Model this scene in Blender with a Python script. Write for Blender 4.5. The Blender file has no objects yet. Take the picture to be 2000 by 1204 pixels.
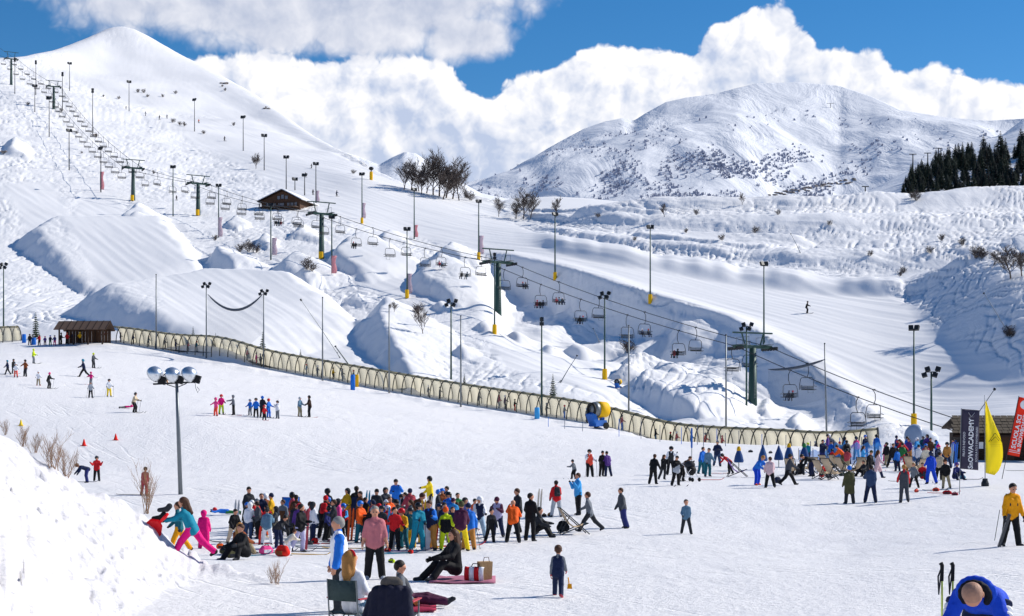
import bpy, bmesh, math, random
import numpy as np
from mathutils import Vector, Matrix, Euler

scene = bpy.context.scene
COL = scene.collection
R = math.radians
random.seed(7)
RNG = np.random.default_rng(11)

# ------------------------------------------------------------------ camera
F = 3000.0            # focal length in photo pixels (photo is 2000 x 1204)
YH = 830.0            # horizon row in the photo
ZC = 4.0              # eye height
cam_data = bpy.data.cameras.new('camera')
cam = bpy.data.objects.new('camera', cam_data)
COL.objects.link(cam)
cam.location = (0, 0, ZC)
cam.rotation_euler = (R(90), 0, 0)
cam_data.sensor_fit = 'HORIZONTAL'
cam_data.sensor_width = 36.0
cam_data.lens = 36.0 * F / 2000.0
cam_data.shift_y = (YH - 602.0) / 2000.0
cam_data.clip_start = 0.5
cam_data.clip_end = 30000
scene.camera = cam

# ------------------------------------------------------------------ sun and sky
SUN_AZ, SUN_EL = R(69), R(36)
S_DIR = Vector((math.sin(SUN_AZ) * math.cos(SUN_EL), math.cos(SUN_AZ) * math.cos(SUN_EL), math.sin(SUN_EL)))
sl = bpy.data.lights.new('sun', 'SUN')
sl.energy = 4.4
sl.angle = R(0.53)
sl.color = (1.0, 0.94, 0.845)
so = bpy.data.objects.new('sun', sl)
so.rotation_euler = S_DIR.to_track_quat('Z', 'Y').to_euler()
so.location = (200, 60, 200)
COL.objects.link(so)

world = bpy.data.worlds.new('World')
scene.world = world
world.use_nodes = True
wt = world.node_tree
wt.nodes.clear()


def N(t, kind, **kw):
    n = t.nodes.new(kind)
    ins = kw.pop('ins', {})
    for k, v in kw.items():
        setattr(n, k, v)
    for k, v in ins.items():
        if hasattr(v, 'is_output'):
            t.links.new(v, n.inputs[k])
        else:
            n.inputs[k].default_value = v
    return n


def MATH(t, op, a, b=None, c=None, clamp=False):
    ins = {0: a}
    if b is not None:
        ins[1] = b
    if c is not None:
        ins[2] = c
    return N(t, 'ShaderNodeMath', operation=op, use_clamp=clamp, ins=ins).outputs[0]


def SMOOTH(t, x, lo, hi, a=0.0, b=1.0):
    n = N(t, 'ShaderNodeMapRange', interpolation_type='SMOOTHSTEP', ins={0: x, 1: lo, 2: hi, 3: a, 4: b})
    return n.outputs[0]


def build_sky():
    t = wt
    sky = N(t, 'ShaderNodeTexSky', sky_type='NISHITA', sun_disc=False, sun_elevation=SUN_EL,
            sun_rotation=SUN_AZ, altitude=1900, air_density=1.0, dust_density=0.0, ozone_density=3.0)
    hsv = N(t, 'ShaderNodeHueSaturation', ins={'Hue': 0.5, 'Saturation': 1.33, 'Value': 0.95, 'Color': sky.outputs[0]})
    tc = N(t, 'ShaderNodeTexCoord')
    sep = N(t, 'ShaderNodeSeparateXYZ', ins={0: tc.outputs['Generated']})
    az = MATH(t, 'ARCTAN2', sep.outputs[0], sep.outputs[1])
    el = MATH(t, 'ARCSINE', sep.outputs[2])

    # skyline of the cumulus bank (row of its top for a column of view)
    top = [(-200, 105), (0, 250), (200, 150), (380, 112), (450, 100), (600, 100), (700, 106), (840, 118), (905, 150), (965, 172), (985, 150), (1040, 118), (1085, 115),
           (1150, 92), (1250, 68), (1300, 84), (1345, 86), (1385, 58), (1440, 38), (1500, 12), (1565, 40),
           (1615, 98), (1690, 96), (1760, 126), (1840, 122), (1910, 142), (1990, 150), (2200, 170)]
    AR = 0.40

    def elev(px, py):
        a = math.atan((px - 1000) / F)
        return a, math.atan((YH - py) / F * math.cos(a))
    fc = N(t, 'ShaderNodeFloatCurve')
    cv = fc.mapping.curves[0]
    pts = [elev(*p) for p in top]
    pts = [((a + AR) / (2 * AR), e / 0.35) for a, e in pts]
    cv.points[0].location = (0, pts[0][1])
    cv.points[1].location = (1, pts[-1][1])
    for p in pts:
        cv.points.new(*p)
    fc.mapping.update()
    t.links.new(MATH(t, 'MULTIPLY_ADD', az, 1 / (2 * AR), 0.5, clamp=True), fc.inputs['Value'])
    H = MATH(t, 'MULTIPLY', fc.outputs[0], 0.35)

    def density(da, de):
        a = MATH(t, 'ADD', az, da) if da else az
        e = MATH(t, 'ADD', el, de) if de else el
        v = N(t, 'ShaderNodeCombineXYZ', ins={0: a, 1: e, 2: 0.37}).outputs[0]
        # warp
        w = N(t, 'ShaderNodeTexNoise', noise_dimensions='2D', ins={'Vector': v, 'Scale': 26.0, 'Detail': 3.0, 'Roughness': 0.62})
        wv = N(t, 'ShaderNodeVectorMath', operation='MULTIPLY_ADD', ins={0: w.outputs['Color'], 1: (0.018, 0.018, 0), 2: v}).outputs[0]
        vo = N(t, 'ShaderNodeTexVoronoi', voronoi_dimensions='2D', feature='F1', ins={'Vector': wv, 'Scale': 27.0, 'Detail': 3.0, 'Roughness': 0.52, 'Lacunarity': 2.3})
        vo.normalize = True
        n1 = N(t, 'ShaderNodeTexNoise', noise_dimensions='2D', ins={'Vector': wv, 'Scale': 15.0, 'Detail': 6.0, 'Roughness': 0.55})
        puff = MATH(t, 'MULTIPLY_ADD', vo.outputs[0], -1.25, 0.38)
        nn = MATH(t, 'MULTIPLY_ADD', n1.outputs[0], 0.9, -0.45)
        f = MATH(t, 'ADD', puff, nn)
        bank = MATH(t, 'MULTIPLY', MATH(t, 'SUBTRACT', H, e), 42.0)      # 1 unit = 0.024 rad (70 px)
        bank = MATH(t, 'MINIMUM', bank, 1.6)
        # high grey cloud to the upper left
        def blob(px, py, rx, ry):
            ca, ce = elev(px, py)
            x = MATH(t, 'DIVIDE', MATH(t, 'SUBTRACT', a, ca), rx / F)
            y = MATH(t, 'DIVIDE', MATH(t, 'SUBTRACT', e, ce), ry / F)
            r2 = MATH(t, 'ADD', MATH(t, 'MULTIPLY', x, x), MATH(t, 'MULTIPLY', y, y))
            return MATH(t, 'SUBTRACT', 1.0, MATH(t, 'SQRT', r2))
        b1 = MATH(t, 'MULTIPLY', blob(620, -10, 440, 125), 1.9)
        b2 = MATH(t, 'MULTIPLY', blob(905, 70, 115, 55), 1.2)
        b3 = MATH(t, 'MULTIPLY', blob(235, 15, 150, 60), 0.75)
        hi = MATH(t, 'MAXIMUM', MATH(t, 'MAXIMUM', b1, b2), b3)
        hi = MATH(t, 'MINIMUM', hi, 1.2)
        return MATH(t, 'MULTIPLY_ADD', f, 1.0, bank), MATH(t, 'MULTIPLY_ADD', f, 0.9, hi), f

    b0, h0, f0 = density(0, 0)
    b1, h1, f1 = density(0.0065, 0.0060)     # towards the sun
    aB = SMOOTH(t, b0, 0.02, 0.20)
    aH = SMOOTH(t, h0, -0.10, 0.55)
    # lit side against shaded side of the billows
    litB = MATH(t, 'SUBTRACT', f0, f1)
    deep = SMOOTH(t, b0, 0.4, 2.6)
    lowv = N(t, 'ShaderNodeCombineXYZ', ins={0: az, 1: MATH(t, 'MULTIPLY', el, 1.5), 2: 0.0}).outputs[0]
    low = N(t, 'ShaderNodeTexNoise', noise_dimensions='2D', ins={'Vector': lowv, 'Scale': 9.0, 'Detail': 2.0, 'Roughness': 0.5}).outputs[0]
    shade = MATH(t, 'MULTIPLY', deep, MATH(t, 'MULTIPLY_ADD', low, 2.4, -0.74))
    under = MATH(t, 'MULTIPLY', SMOOTH(t, MATH(t, 'SUBTRACT', H, el), 0.018, 0.085), MATH(t, 'MULTIPLY_ADD', low, 1.5, -0.25))
    shade = MATH(t, 'ADD', shade, MATH(t, 'MULTIPLY', under, 0.42))
    lB = MATH(t, 'ADD', MATH(t, 'MULTIPLY', litB, 2.3), MATH(t, 'MULTIPLY_ADD', shade, -1.15, 0.84), clamp=True)
    cB = N(t, 'ShaderNodeMix', data_type='RGBA', ins={0: lB, 6: (4.5, 5.2, 6.8, 1), 7: (9.0, 8.9, 9.0, 1)}).outputs[2]
    lH = MATH(t, 'ADD', MATH(t, 'MULTIPLY', MATH(t, 'SUBTRACT', f0, f1), 1.3), MATH(t, 'MULTIPLY_ADD', SMOOTH(t, h0, 0.1, 1.5), -0.35, 0.62), clamp=True)
    cH = N(t, 'ShaderNodeMix', data_type='RGBA', ins={0: lH, 6: (4.2, 4.7, 6.0, 1), 7: (8.0, 8.0, 8.4, 1)}).outputs[2]
    m1 = N(t, 'ShaderNodeMix', data_type='RGBA', ins={0: MATH(t, 'MULTIPLY', aB, 0.98), 6: hsv.outputs[0], 7: cB}).outputs[2]
    m2 = N(t, 'ShaderNodeMix', data_type='RGBA', ins={0: MATH(t, 'MULTIPLY', aH, 0.95), 6: m1, 7: cH}).outputs[2]
    bg = N(t, 'ShaderNodeBackground', ins={0: m2, 1: 0.10})
    out = N(t, 'ShaderNodeOutputWorld')
    t.links.new(bg.outputs[0], out.inputs[0])


build_sky()
world.cycles.sampling_method = 'MANUAL'
world.cycles.sample_map_resolution = 256
vs = scene.view_settings
vs.view_transform = 'Standard'
vs.look = 'None'
vs.exposure = 0.26
vs.gamma = 1.0
vs.use_curve_mapping = False
scene.render.engine = 'CYCLES'
scene.cycles.use_denoising = True
scene.cycles.max_bounces = 6
scene.cycles.diffuse_bounces = 2
scene.cycles.glossy_bounces = 2
scene.cycles.transparent_max_bounces = 12

# ------------------------------------------------------------------ helpers
def lin(c):
    """sRGB 0-255 triple or hex string to linear"""
    if isinstance(c, str):
        c = tuple(int(c[i:i + 2], 16) for i in (0, 2, 4))
    return tuple((v / 255 / 12.92) if v / 255 <= 0.04045 else ((v / 255 + 0.055) / 1.055) ** 2.4 for v in c)


MATS = {}


def mat(name, col, rough=0.7, metal=0.0, var=0.12, vscale=6.0, bump=0.0, bscale=20.0, spec=0.3, trans=0.0, alpha=1.0):
    """procedural material: base colour with a soft noise variation and optional bump"""
    if name in MATS:
        return MATS[name]
    m = bpy.data.materials.new(name)
    m.use_nodes = True
    t = m.node_tree
    t.nodes.clear()
    out = N(t, 'ShaderNodeOutputMaterial')
    p = N(t, 'ShaderNodeBsdfPrincipled', ins={'Roughness': rough, 'Metallic': metal, 'Specular IOR Level': spec})
    tc = N(t, 'ShaderNodeTexCoord')
    c = tuple(col) + (1,)
    if var > 0:
        nz = N(t, 'ShaderNodeTexNoise', ins={'Vector': tc.outputs['Object'], 'Scale': vscale, 'Detail': 4.0, 'Roughness': 0.6})
        k = MATH(t, 'MULTIPLY_ADD', nz.outputs[0], 2 * var, 1 - var)
        mx = N(t, 'ShaderNodeMix', data_type='RGBA', blend_type='MULTIPLY', ins={0: 1.0, 6: c, 7: (1, 1, 1, 1)})
        cb = N(t, 'ShaderNodeCombineColor', ins={0: k, 1: k, 2: k})
        t.links.new(cb.outputs[0], mx.inputs[7])
        t.links.new(mx.outputs[2], p.inputs['Base Color'])
    else:
        p.inputs['Base Color'].default_value = c
    if bump > 0:
        bn = N(t, 'ShaderNodeTexNoise', ins={'Vector': tc.outputs['Object'], 'Scale': bscale, 'Detail': 3.0})
        b = N(t, 'ShaderNodeBump', ins={'Strength': 0.6, 'Distance': bump, 'Height': bn.outputs[0]})
        t.links.new(b.outputs[0], p.inputs['Normal'])
    sh = p.outputs[0]
    if trans > 0:
        tr = N(t, 'ShaderNodeBsdfTranslucent', ins={0: c})
        sh = N(t, 'ShaderNodeMixShader', ins={0: trans, 1: sh, 2: tr.outputs[0]}).outputs[0]
    if alpha < 1:
        tp = N(t, 'ShaderNodeBsdfTransparent')
        sh = N(t, 'ShaderNodeMixShader', ins={0: alpha, 1: tp.outputs[0], 2: sh}).outputs[0]
    t.links.new(sh, out.inputs[0])
    MATS[name] = m
    return m


def cloth(hexcol):
    c = lin(hexcol)
    return mat('cloth_' + hexcol, c, rough=0.78, var=0.22, vscale=7.0, bump=0.05, bscale=8.0, spec=0.22)


def tag(o, label=None, cat=None, group=None, kind=None):
    if label:
        o['label'] = label
    if cat:
        o['category'] = cat
    if group:
        o['group'] = group
    if kind:
        o['kind'] = kind
    return o


def link(name, data, parent=None, loc=None):
    o = bpy.data.objects.new(name, data)
    COL.objects.link(o)
    if parent is not None:
        o.parent = parent
    if loc is not None:
        o.location = loc
    return o


def empty(name, loc=(0, 0, 0), rz=0.0, scale=1.0):
    o = link(name, None)
    o.location = loc
    o.rotation_euler = (0, 0, rz)
    o.scale = (scale,) * 3
    o.empty_display_size = 0.2
    return o


def copy_tree(o, parent=None):
    c = o.copy()
    COL.objects.link(c)
    c.parent = parent
    for ch in list(o.children):
        copy_tree(ch, c)
    return c


class MB:
    def __init__(self):
        self.v, self.f, self.m = [], [], []

    def add(self, vs_, fs, mi=0):
        b = len(self.v)
        self.v.extend([tuple(p) for p in vs_])
        for q in fs:
            self.f.append(tuple(i + b for i in q))
            self.m.append(mi)
        return self

    def box(self, c, s, mi=0, rot=None, taper=1.0):
        x, y, z = s[0] / 2, s[1] / 2, s[2] / 2
        P = [(-x, -y, -z), (x, -y, -z), (x, y, -z), (-x, y, -z)] + [(a * taper, b * taper, z) for a, b in ((-x, -y), (x, -y), (x, y), (-x, y))]
        M = rot if rot is not None else None
        c = Vector(c)
        P = [(M @ Vector(p) if M else Vector(p)) + c for p in P]
        return self.add(P, [(3, 2, 1, 0), (4, 5, 6, 7), (0, 1, 5, 4), (1, 2, 6, 5), (2, 3, 7, 6), (3, 0, 4, 7)], mi)

    def tube(self, pts, r, n=6, mi=0, cap=True):
        pts = [Vector(p) for p in pts]
        rs = r if isinstance(r, (list, tuple)) else [r] * len(pts)
        V, Fc = [], []
        ref = None
        for i, p in enumerate(pts):
            d = (pts[min(i + 1, len(pts) - 1)] - pts[max(i - 1, 0)])
            d = d.normalized() if d.length > 1e-9 else Vector((0, 0, 1))
            if ref is None:
                ref = Vector((1, 0, 0)) if abs(d.x) < 0.8 else Vector((0, 1, 0))
            a = (ref - d * ref.dot(d)).normalized()
            b = d.cross(a)
            ref = a
            for k in range(n):
                th = 2 * math.pi * k / n
                V.append(p + (a * math.cos(th) + b * math.sin(th)) * rs[i])
        for i in range(len(pts) - 1):
            for k in range(n):
                k2 = (k + 1) % n
                Fc.append((i * n + k, i * n + k2, (i + 1) * n + k2, (i + 1) * n + k))
        if cap:
            Fc.append(tuple(range(n - 1, -1, -1)))
            Fc.append(tuple((len(pts) - 1) * n + k for k in range(n)))
        return self.add(V, Fc, mi)

    def lathe(self, prof, n=16, mi=0, M=None, closed=False):
        """prof: (r, z) pairs about local z"""
        V, Fc = [], []
        for r_, z_ in prof:
            for k in range(n):
                th = 2 * math.pi * k / n
                p = Vector((r_ * math.cos(th), r_ * math.sin(th), z_))
                V.append(M @ p if M else p)
        for i in range(len(prof) - 1):
            for k in range(n):
                k2 = (k + 1) % n
                Fc.append((i * n + k, i * n + k2, (i + 1) * n + k2, (i + 1) * n + k))
        Fc.append(tuple(range(n - 1, -1, -1)))
        Fc.append(tuple((len(prof) - 1) * n + k for k in range(n)))
        return self.add(V, Fc, mi)

    def sphere(self, c, r, n=8, mi=0):
        rr = r if isinstance(r, (list, tuple)) else (r, r, r)
        V, Fc = [], []
        for i in range(n + 1):
            ph = math.pi * i / n
            for k in range(2 * n):
                th = math.pi * k / n
                V.append((c[0] + rr[0] * math.sin(ph) * math.cos(th), c[1] + rr[1] * math.sin(ph) * math.sin(th), c[2] + rr[2] * math.cos(ph)))
        for i in range(n):
            for k in range(2 * n):
                k2 = (k + 1) % (2 * n)
                Fc.append((i * 2 * n + k, (i + 1) * 2 * n + k, (i + 1) * 2 * n + k2, i * 2 * n + k2))
        return self.add(V, Fc, mi)

    def sheet(self, grid, th=0.0, mi=0):
        """grid [i][j] of points; th = thickness along the sheet's normals"""
        ni, nj = len(grid), len(grid[0])
        G = [[Vector(p) for p in row] for row in grid]
        top = []
        for i in range(ni):
            for j in range(nj):
                a = G[min(i + 1, ni - 1)][j] - G[max(i - 1, 0)][j]
                b = G[i][min(j + 1, nj - 1)] - G[i][max(j - 1, 0)]
                nn = a.cross(b)
                nn = nn.normalized() if nn.length > 1e-9 else Vector((0, 0, 1))
                top.append(G[i][j] + nn * th)
        V = [p for row in G for p in row]
        Fc = []
        idx = lambda i, j: i * nj + j
        for i in range(ni - 1):
            for j in range(nj - 1):
                Fc.append((idx(i, j), idx(i, j + 1), idx(i + 1, j + 1), idx(i + 1, j)))
        if th:
            o = len(V)
            V += top
            Fc += [tuple(o + q for q in reversed(f)) for f in list(Fc)]
            ring = [idx(0, j) for j in range(nj)] + [idx(i, nj - 1) for i in range(1, ni)] + \
                   [idx(ni - 1, j) for j in range(nj - 2, -1, -1)] + [idx(i, 0) for i in range(ni - 2, 0, -1)]
            for k in range(len(ring)):
                a, b = ring[k], ring[(k + 1) % len(ring)]
                Fc.append((b, a, a + o, b + o))
        return self.add(V, Fc, mi)

    def mesh(self, name, mats, smooth=False):
        me = bpy.data.meshes.new(name)
        me.from_pydata([tuple(p) for p in self.v], [], self.f)
        mats = mats if isinstance(mats, (list, tuple)) else [mats]
        for m_ in mats:
            me.materials.append(m_)
        if len(mats) > 1:
            me.polygons.foreach_set('material_index', self.m)
        if smooth:
            me.polygons.foreach_set('use_smooth', [True] * len(self.f))
        me.update()
        return me

    def build(self, name, mats, parent=None, smooth=False, loc=None):
        return link(name, self.mesh(name, mats, smooth), parent, loc)


def np_mesh(name, V, Fq, mats, smooth=True, mi=None):
    me = bpy.data.meshes.new(name)
    V = np.ascontiguousarray(V, dtype=np.float32)
    Fq = np.ascontiguousarray(Fq, dtype=np.int32)
    k = Fq.shape[1]
    me.vertices.add(len(V))
    me.vertices.foreach_set('co', V.ravel())
    me.loops.add(Fq.size)
    me.loops.foreach_set('vertex_index', Fq.ravel())
    me.polygons.add(len(Fq))
    me.polygons.foreach_set('loop_start', np.arange(0, Fq.size, k, dtype=np.int32))
    for m_ in (mats if isinstance(mats, (list, tuple)) else [mats]):
        me.materials.append(m_)
    if smooth:
        me.polygons.foreach_set('use_smooth', np.ones(len(Fq), dtype=bool))
    if mi is not None:
        me.polygons.foreach_set('material_index', np.ascontiguousarray(mi, dtype=np.int32))
    me.update(calc_edges=True)
    return me


# ---- gradient noise in numpy
_perm = RNG.permutation(4096)


def _hash(ix, iy):
    return _perm[(_perm[ix & 4095] + iy) & 4095]


def noise2(x, y):
    ix, iy = np.floor(x).astype(np.int64), np.floor(y).astype(np.int64)
    fx, fy = x - ix, y - iy
    ux, uy = fx * fx * fx * (fx * (fx * 6 - 15) + 10), fy * fy * fy * (fy * (fy * 6 - 15) + 10)

    def g(dx, dy):
        h = _hash(ix + dx, iy + dy) * (2 * math.pi / 4096)
        return np.cos(h) * (fx - dx) + np.sin(h) * (fy - dy)
    a = g(0, 0) + ux * (g(1, 0) - g(0, 0))
    b = g(0, 1) + ux * (g(1, 1) - g(0, 1))
    return (a + uy * (b - a)) * 1.5


def fbm(x, y, oct=4, rough=0.5):
    s, a, t = 0, 1.0, 0
    for i in range(oct):
        s = s + a * noise2(x + 17.3 * i, y - 9.1 * i)
        t += a
        a *= rough
        x, y = x * 2.03, y * 2.03
    return s / t


def sstep(x, a, b):
    t = np.clip((x - a) / (b - a), 0, 1)
    return t * t * (3 - 2 * t)


def pxy(px, py, Y):
    """photo pixel at depth Y to a world point"""
    return Vector(((px - 1000) / F * Y, Y, ZC + (YH - py) / F * Y))

# ------------------------------------------------------------------ terrain
def snow_mat(name, col=(0.86, 0.88, 0.92), near=True, fine=1.0):
    m = bpy.data.materials.new(name)
    m.use_nodes = True
    t = m.node_tree
    t.nodes.clear()
    out = N(t, 'ShaderNodeOutputMaterial')
    tc = N(t, 'ShaderNodeTexCoord')
    v = tc.outputs['Object']
    p = N(t, 'ShaderNodeBsdfPrincipled', ins={'Roughness': 0.6, 'Specular IOR Level': 0.18, 'Base Color': tuple(col) + (1,)})
    if near:
        # trampled snow: small clods, softer dents, faint greyer packed patches
        n1 = N(t, 'ShaderNodeTexNoise', ins={'Vector': v, 'Scale': 4.2, 'Detail': 6.0, 'Roughness': 0.72})
        st = N(t, 'ShaderNodeMapping', ins={'Vector': v, 'Scale': (1.0, 0.30, 1.0), 'Rotation': (0, 0, 0.25)})
        n2 = N(t, 'ShaderNodeTexNoise', ins={'Vector': st.outputs[0], 'Scale': 1.1, 'Detail': 3.0, 'Roughness': 0.6})
        n3 = N(t, 'ShaderNodeTexNoise', ins={'Vector': v, 'Scale': 0.12, 'Detail': 5.0, 'Roughness': 0.6})
        k = MATH(t, 'MULTIPLY_ADD', n3.outputs[0], 0.14, 0.90)
        p2 = SMOOTH(t, n1.outputs[0], 0.50, 0.74, 1.0, 0.90)
        bk_ = N(t, 'ShaderNodeAttribute', attribute_name='bank_dim', attribute_type='GEOMETRY')
        k = MATH(t, 'MULTIPLY', MATH(t, 'MULTIPLY', k, p2), MATH(t, 'MULTIPLY_ADD', bk_.outputs['Fac'], -0.16, 1.0))  # darker base colour on the bank holds back its sunlit brightness
        cc = N(t, 'ShaderNodeMix', data_type='RGBA', blend_type='MULTIPLY', ins={0: 1.0, 6: tuple(col) + (1,)})
        t.links.new(N(t, 'ShaderNodeCombineColor', ins={0: k, 1: k, 2: MATH(t, 'POWER', k, 0.8)}).outputs[0], cc.inputs[7])
        t.links.new(cc.outputs[2], p.inputs['Base Color'])
        def groove(rz, sc, stretch, sd0):
            mp = N(t, 'ShaderNodeMapping', ins={'Vector': v, 'Rotation': (0, 0, rz), 'Location': (sd0, sd0, 0)})
            mp2 = N(t, 'ShaderNodeMapping', ins={'Vector': mp.outputs[0], 'Scale': (sc, sc * stretch, 1)})
            gn = N(t, 'ShaderNodeTexNoise', noise_dimensions='2D', ins={'Vector': mp2.outputs[0], 'Scale': 1.0, 'Detail': 1.5, 'Distortion': 0.3})
            d_ = MATH(t, 'ABSOLUTE', MATH(t, 'SUBTRACT', gn.outputs[0], 0.5))
            return SMOOTH(t, d_, 0.0, 0.035, 1.0, 0.0)
        gr_ = MATH(t, 'ADD', groove(0.9, 1.0, 0.07, 3.0), groove(-0.5, 0.8, 0.06, 11.0))
        gr_ = MATH(t, 'ADD', gr_, groove(1.45, 1.3, 0.05, 23.0))
        h = MATH(t, 'ADD', MATH(t, 'MULTIPLY', gr_, MATH(t, 'MULTIPLY', SMOOTH(t, n3.outputs[0], 0.42, 0.62), -0.034)), MATH(t, 'MULTIPLY', n1.outputs[0], 0.10 * fine))
        h = MATH(t, 'ADD', h, MATH(t, 'MULTIPLY', n2.outputs[0], 0.055 * fine))
        b = N(t, 'ShaderNodeBump', ins={'Strength': 0.8, 'Distance': 1.0, 'Height': h})
    else:
        st = N(t, 'ShaderNodeMapping', ins={'Vector': v, 'Scale': (1.0, 0.22, 0.22), 'Rotation': (0, 0, 0.5)})
        n1 = N(t, 'ShaderNodeTexNoise', ins={'Vector': st.outputs[0], 'Scale': 0.55, 'Detail': 4.0, 'Roughness': 0.6, 'Distortion': 0.6})
        n2 = N(t, 'ShaderNodeTexNoise', ins={'Vector': v, 'Scale': 0.9, 'Detail': 4.0, 'Roughness': 0.6})
        n3 = N(t, 'ShaderNodeTexNoise', ins={'Vector': v, 'Scale': 0.035, 'Detail': 5.0})
        k = MATH(t, 'MULTIPLY_ADD', n3.outputs[0], 0.10, 0.93)
        cc = N(t, 'ShaderNodeMix', data_type='RGBA', blend_type='MULTIPLY', ins={0: 1.0, 6: tuple(col) + (1,)})
        t.links.new(N(t, 'ShaderNodeCombineColor', ins={0: k, 1: k, 2: k}).outputs[0], cc.inputs[7])
        t.links.new(cc.outputs[2], p.inputs['Base Color'])
        at = N(t, 'ShaderNodeAttribute', attribute_name='rough', attribute_type='GEOMETRY')
        amp = MATH(t, 'MULTIPLY_ADD', at.outputs['Fac'], 0.32, 0.06)
        h = MATH(t, 'ADD', MATH(t, 'MULTIPLY', n1.outputs[0], 0.55), MATH(t, 'MULTIPLY', n2.outputs[0], 0.30))
        b = N(t, 'ShaderNodeBump', ins={'Strength': 0.7, 'Distance': 1.0, 'Height': MATH(t, 'MULTIPLY', h, amp)})
    t.links.new(b.outputs[0], p.inputs['Normal'])
    t.links.new(p.outputs[0], out.inputs[0])
    MATS[name] = m
    return m


SNOW_NEAR = snow_mat('packed_snow', (0.895, 0.885, 0.885), True)
SNOW_HILL = snow_mat('hill_snow', (0.885, 0.885, 0.895), False)

ucol = np.concatenate([np.linspace(-1700, -80, 50, endpoint=False), np.arange(-80, 2080, 3.0), np.linspace(2080, 3700, 50)])

# feature lines (column, row, depth in metres), traced front to back
CARPET = [(-100, 672, 246), (0, 668, 243), (200, 662, 238), (300, 678, 232), (400, 696, 226), (500, 713, 220), (700, 750, 208), (900, 786, 196),
          (1100, 817, 184), (1300, 843, 172), (1500, 861, 160), (1700, 874, 150), (1800, 870, 152), (2000, 868, 154), (2100, 868, 154)]
LINES = [
    [(0, 0, 6)], [(0, 0, 14)], [(0, 1204, 27.5)], [(0, 1130, 34.5), (1650, 1130, 34.5), (2000, 1112, 34.5)], [(0, 1075, 50), (1650, 1075, 50), (2000, 1040, 50)], [(0, 1035, 60), (1650, 1035, 60), (2000, 1008, 60)],
    [(0, 945, 85), (1700, 945, 85), (2000, 940, 85)],
    [(0, 922, 100), (600, 926, 100), (2000, 930, 98)],
    [(0, 815, 128), (400, 822, 128), (1000, 868, 130), (1400, 880, 128), (2000, 884, 126)],
    [(-100, 716, 178), (0, 712, 178), (500, 768, 170), (1000, 831, 160), (1300, 860, 150), (1700, 877, 139), (2000, 876, 140)],
    CARPET,
    [(-100, 644, 258), (0, 641, 256), (200, 630, 252), (300, 646, 246), (400, 666, 240), (500, 683, 234), (700, 713, 221), (900, 744, 208),
     (1100, 772, 196), (1300, 798, 184), (1500, 818, 173), (1700, 843, 168), (1800, 845, 176), (1880, 835, 176), (2000, 815, 172)],
    [(-100, 560, 292), (0, 560, 292), (200, 585, 285), (400, 607, 272), (600, 628, 262), (800, 645, 248), (1000, 660, 240), (1200, 695, 224),
     (1400, 742, 208), (1500, 765, 202), (1700, 790, 196), (1800, 788, 200), (2000, 770, 190)],
    [(-100, 460, 348), (0, 460, 348), (200, 470, 345), (400, 490, 335), (600, 512, 310), (800, 545, 290), (1000, 578, 268), (1200, 595, 252),
     (1400, 640, 236), (1500, 668, 226), (1700, 690, 222), (1800, 690, 220), (2000, 670, 210)],
    [(-100, 350, 430), (0, 352, 430), (200, 382, 420), (400, 425, 392), (600, 437, 378), (700, 442, 376), (800, 466, 366), (940, 507, 322),
     (1000, 523, 305), (1087, 546, 283), (1200, 566, 266), (1400, 596, 256), (1500, 612, 250), (1700, 612, 250), (1800, 612, 246), (2000, 585, 236)],
    [(-100, 258, 525), (0, 265, 520), (200, 300, 515), (400, 346, 492), (600, 376, 455), (700, 388, 440), (800, 404, 430), (940, 437, 398),
     (1100, 472, 340), (1200, 494, 320), (1400, 527, 298), (1600, 554, 282), (1700, 562, 276), (1800, 558, 272), (2000, 525, 264)],
    [(-100, 190, 620), (0, 195, 620), (200, 228, 620), (400, 268, 610), (600, 325, 525), (700, 345, 482), (800, 378, 462), (900, 402, 450),
     (1000, 430, 420), (1100, 447, 372), (1200, 458, 352), (1400, 484, 328), (1600, 492, 312), (1800, 484, 306), (2000, 457, 304)],
    [(-100, 175, 650), (0, 180, 650), (200, 212, 655), (400, 250, 645), (600, 315, 550), (700, 340, 495), (800, 375, 467), (900, 398, 457),
     (1000, 426, 426), (1100, 443, 380), (1200, 453, 361), (1400, 480, 338), (1600, 487, 322), (1800, 478, 316), (2000, 452, 314)],
    [(-100, 140, 700), (0, 146, 700), (200, 162, 770), (400, 205, 745), (600, 293, 610), (700, 327, 530), (800, 369, 482), (900, 387, 478),
     (1000, 414, 440), (1100, 424, 396), (1200, 420, 384), (1600, 418, 360), (2000, 420, 352)],
    [(-100, 134, 715), (0, 138, 715), (200, 140, 810), (400, 185, 790), (600, 285, 640), (700, 319, 550), (800, 367, 488), (900, 384, 486),
     (1000, 411, 450), (1100, 420, 406), (1200, 415, 396), (1600, 413, 372), (2000, 415, 364)],
    [(-200, 124, 770), (-60, 120, 770), (0, 119, 775), (40, 117, 790), (70, 112, 820), (100, 108, 850), (140, 97, 900), (185, 80, 950), (212, 69, 990), (235, 65, 1000), (262, 70, 990), (300, 89, 970),
     (340, 111, 940), (400, 139, 910), (440, 162, 885), (485, 187, 850), (530, 215, 800), (575, 247, 740), (620, 277, 690), (660, 298, 640), (700, 312, 580),
     (730, 335, 540), (770, 358, 510), (800, 365, 500), (860, 373, 498), (900, 379, 496), (940, 387, 495), (980, 398, 480), (1010, 404, 460),
     (1080, 412, 428), (1140, 412, 415), (1160, 402, 412), (1200, 394, 412), (1300, 386, 410), (1400, 388, 408), (1450, 390, 408), (1530, 387, 408), (1600, 388, 405), (1700, 380, 405),
     (1780, 380, 400), (1850, 376, 400), (1900, 370, 400), (2000, 365, 400), (2200, 360, 400)],
]


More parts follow.
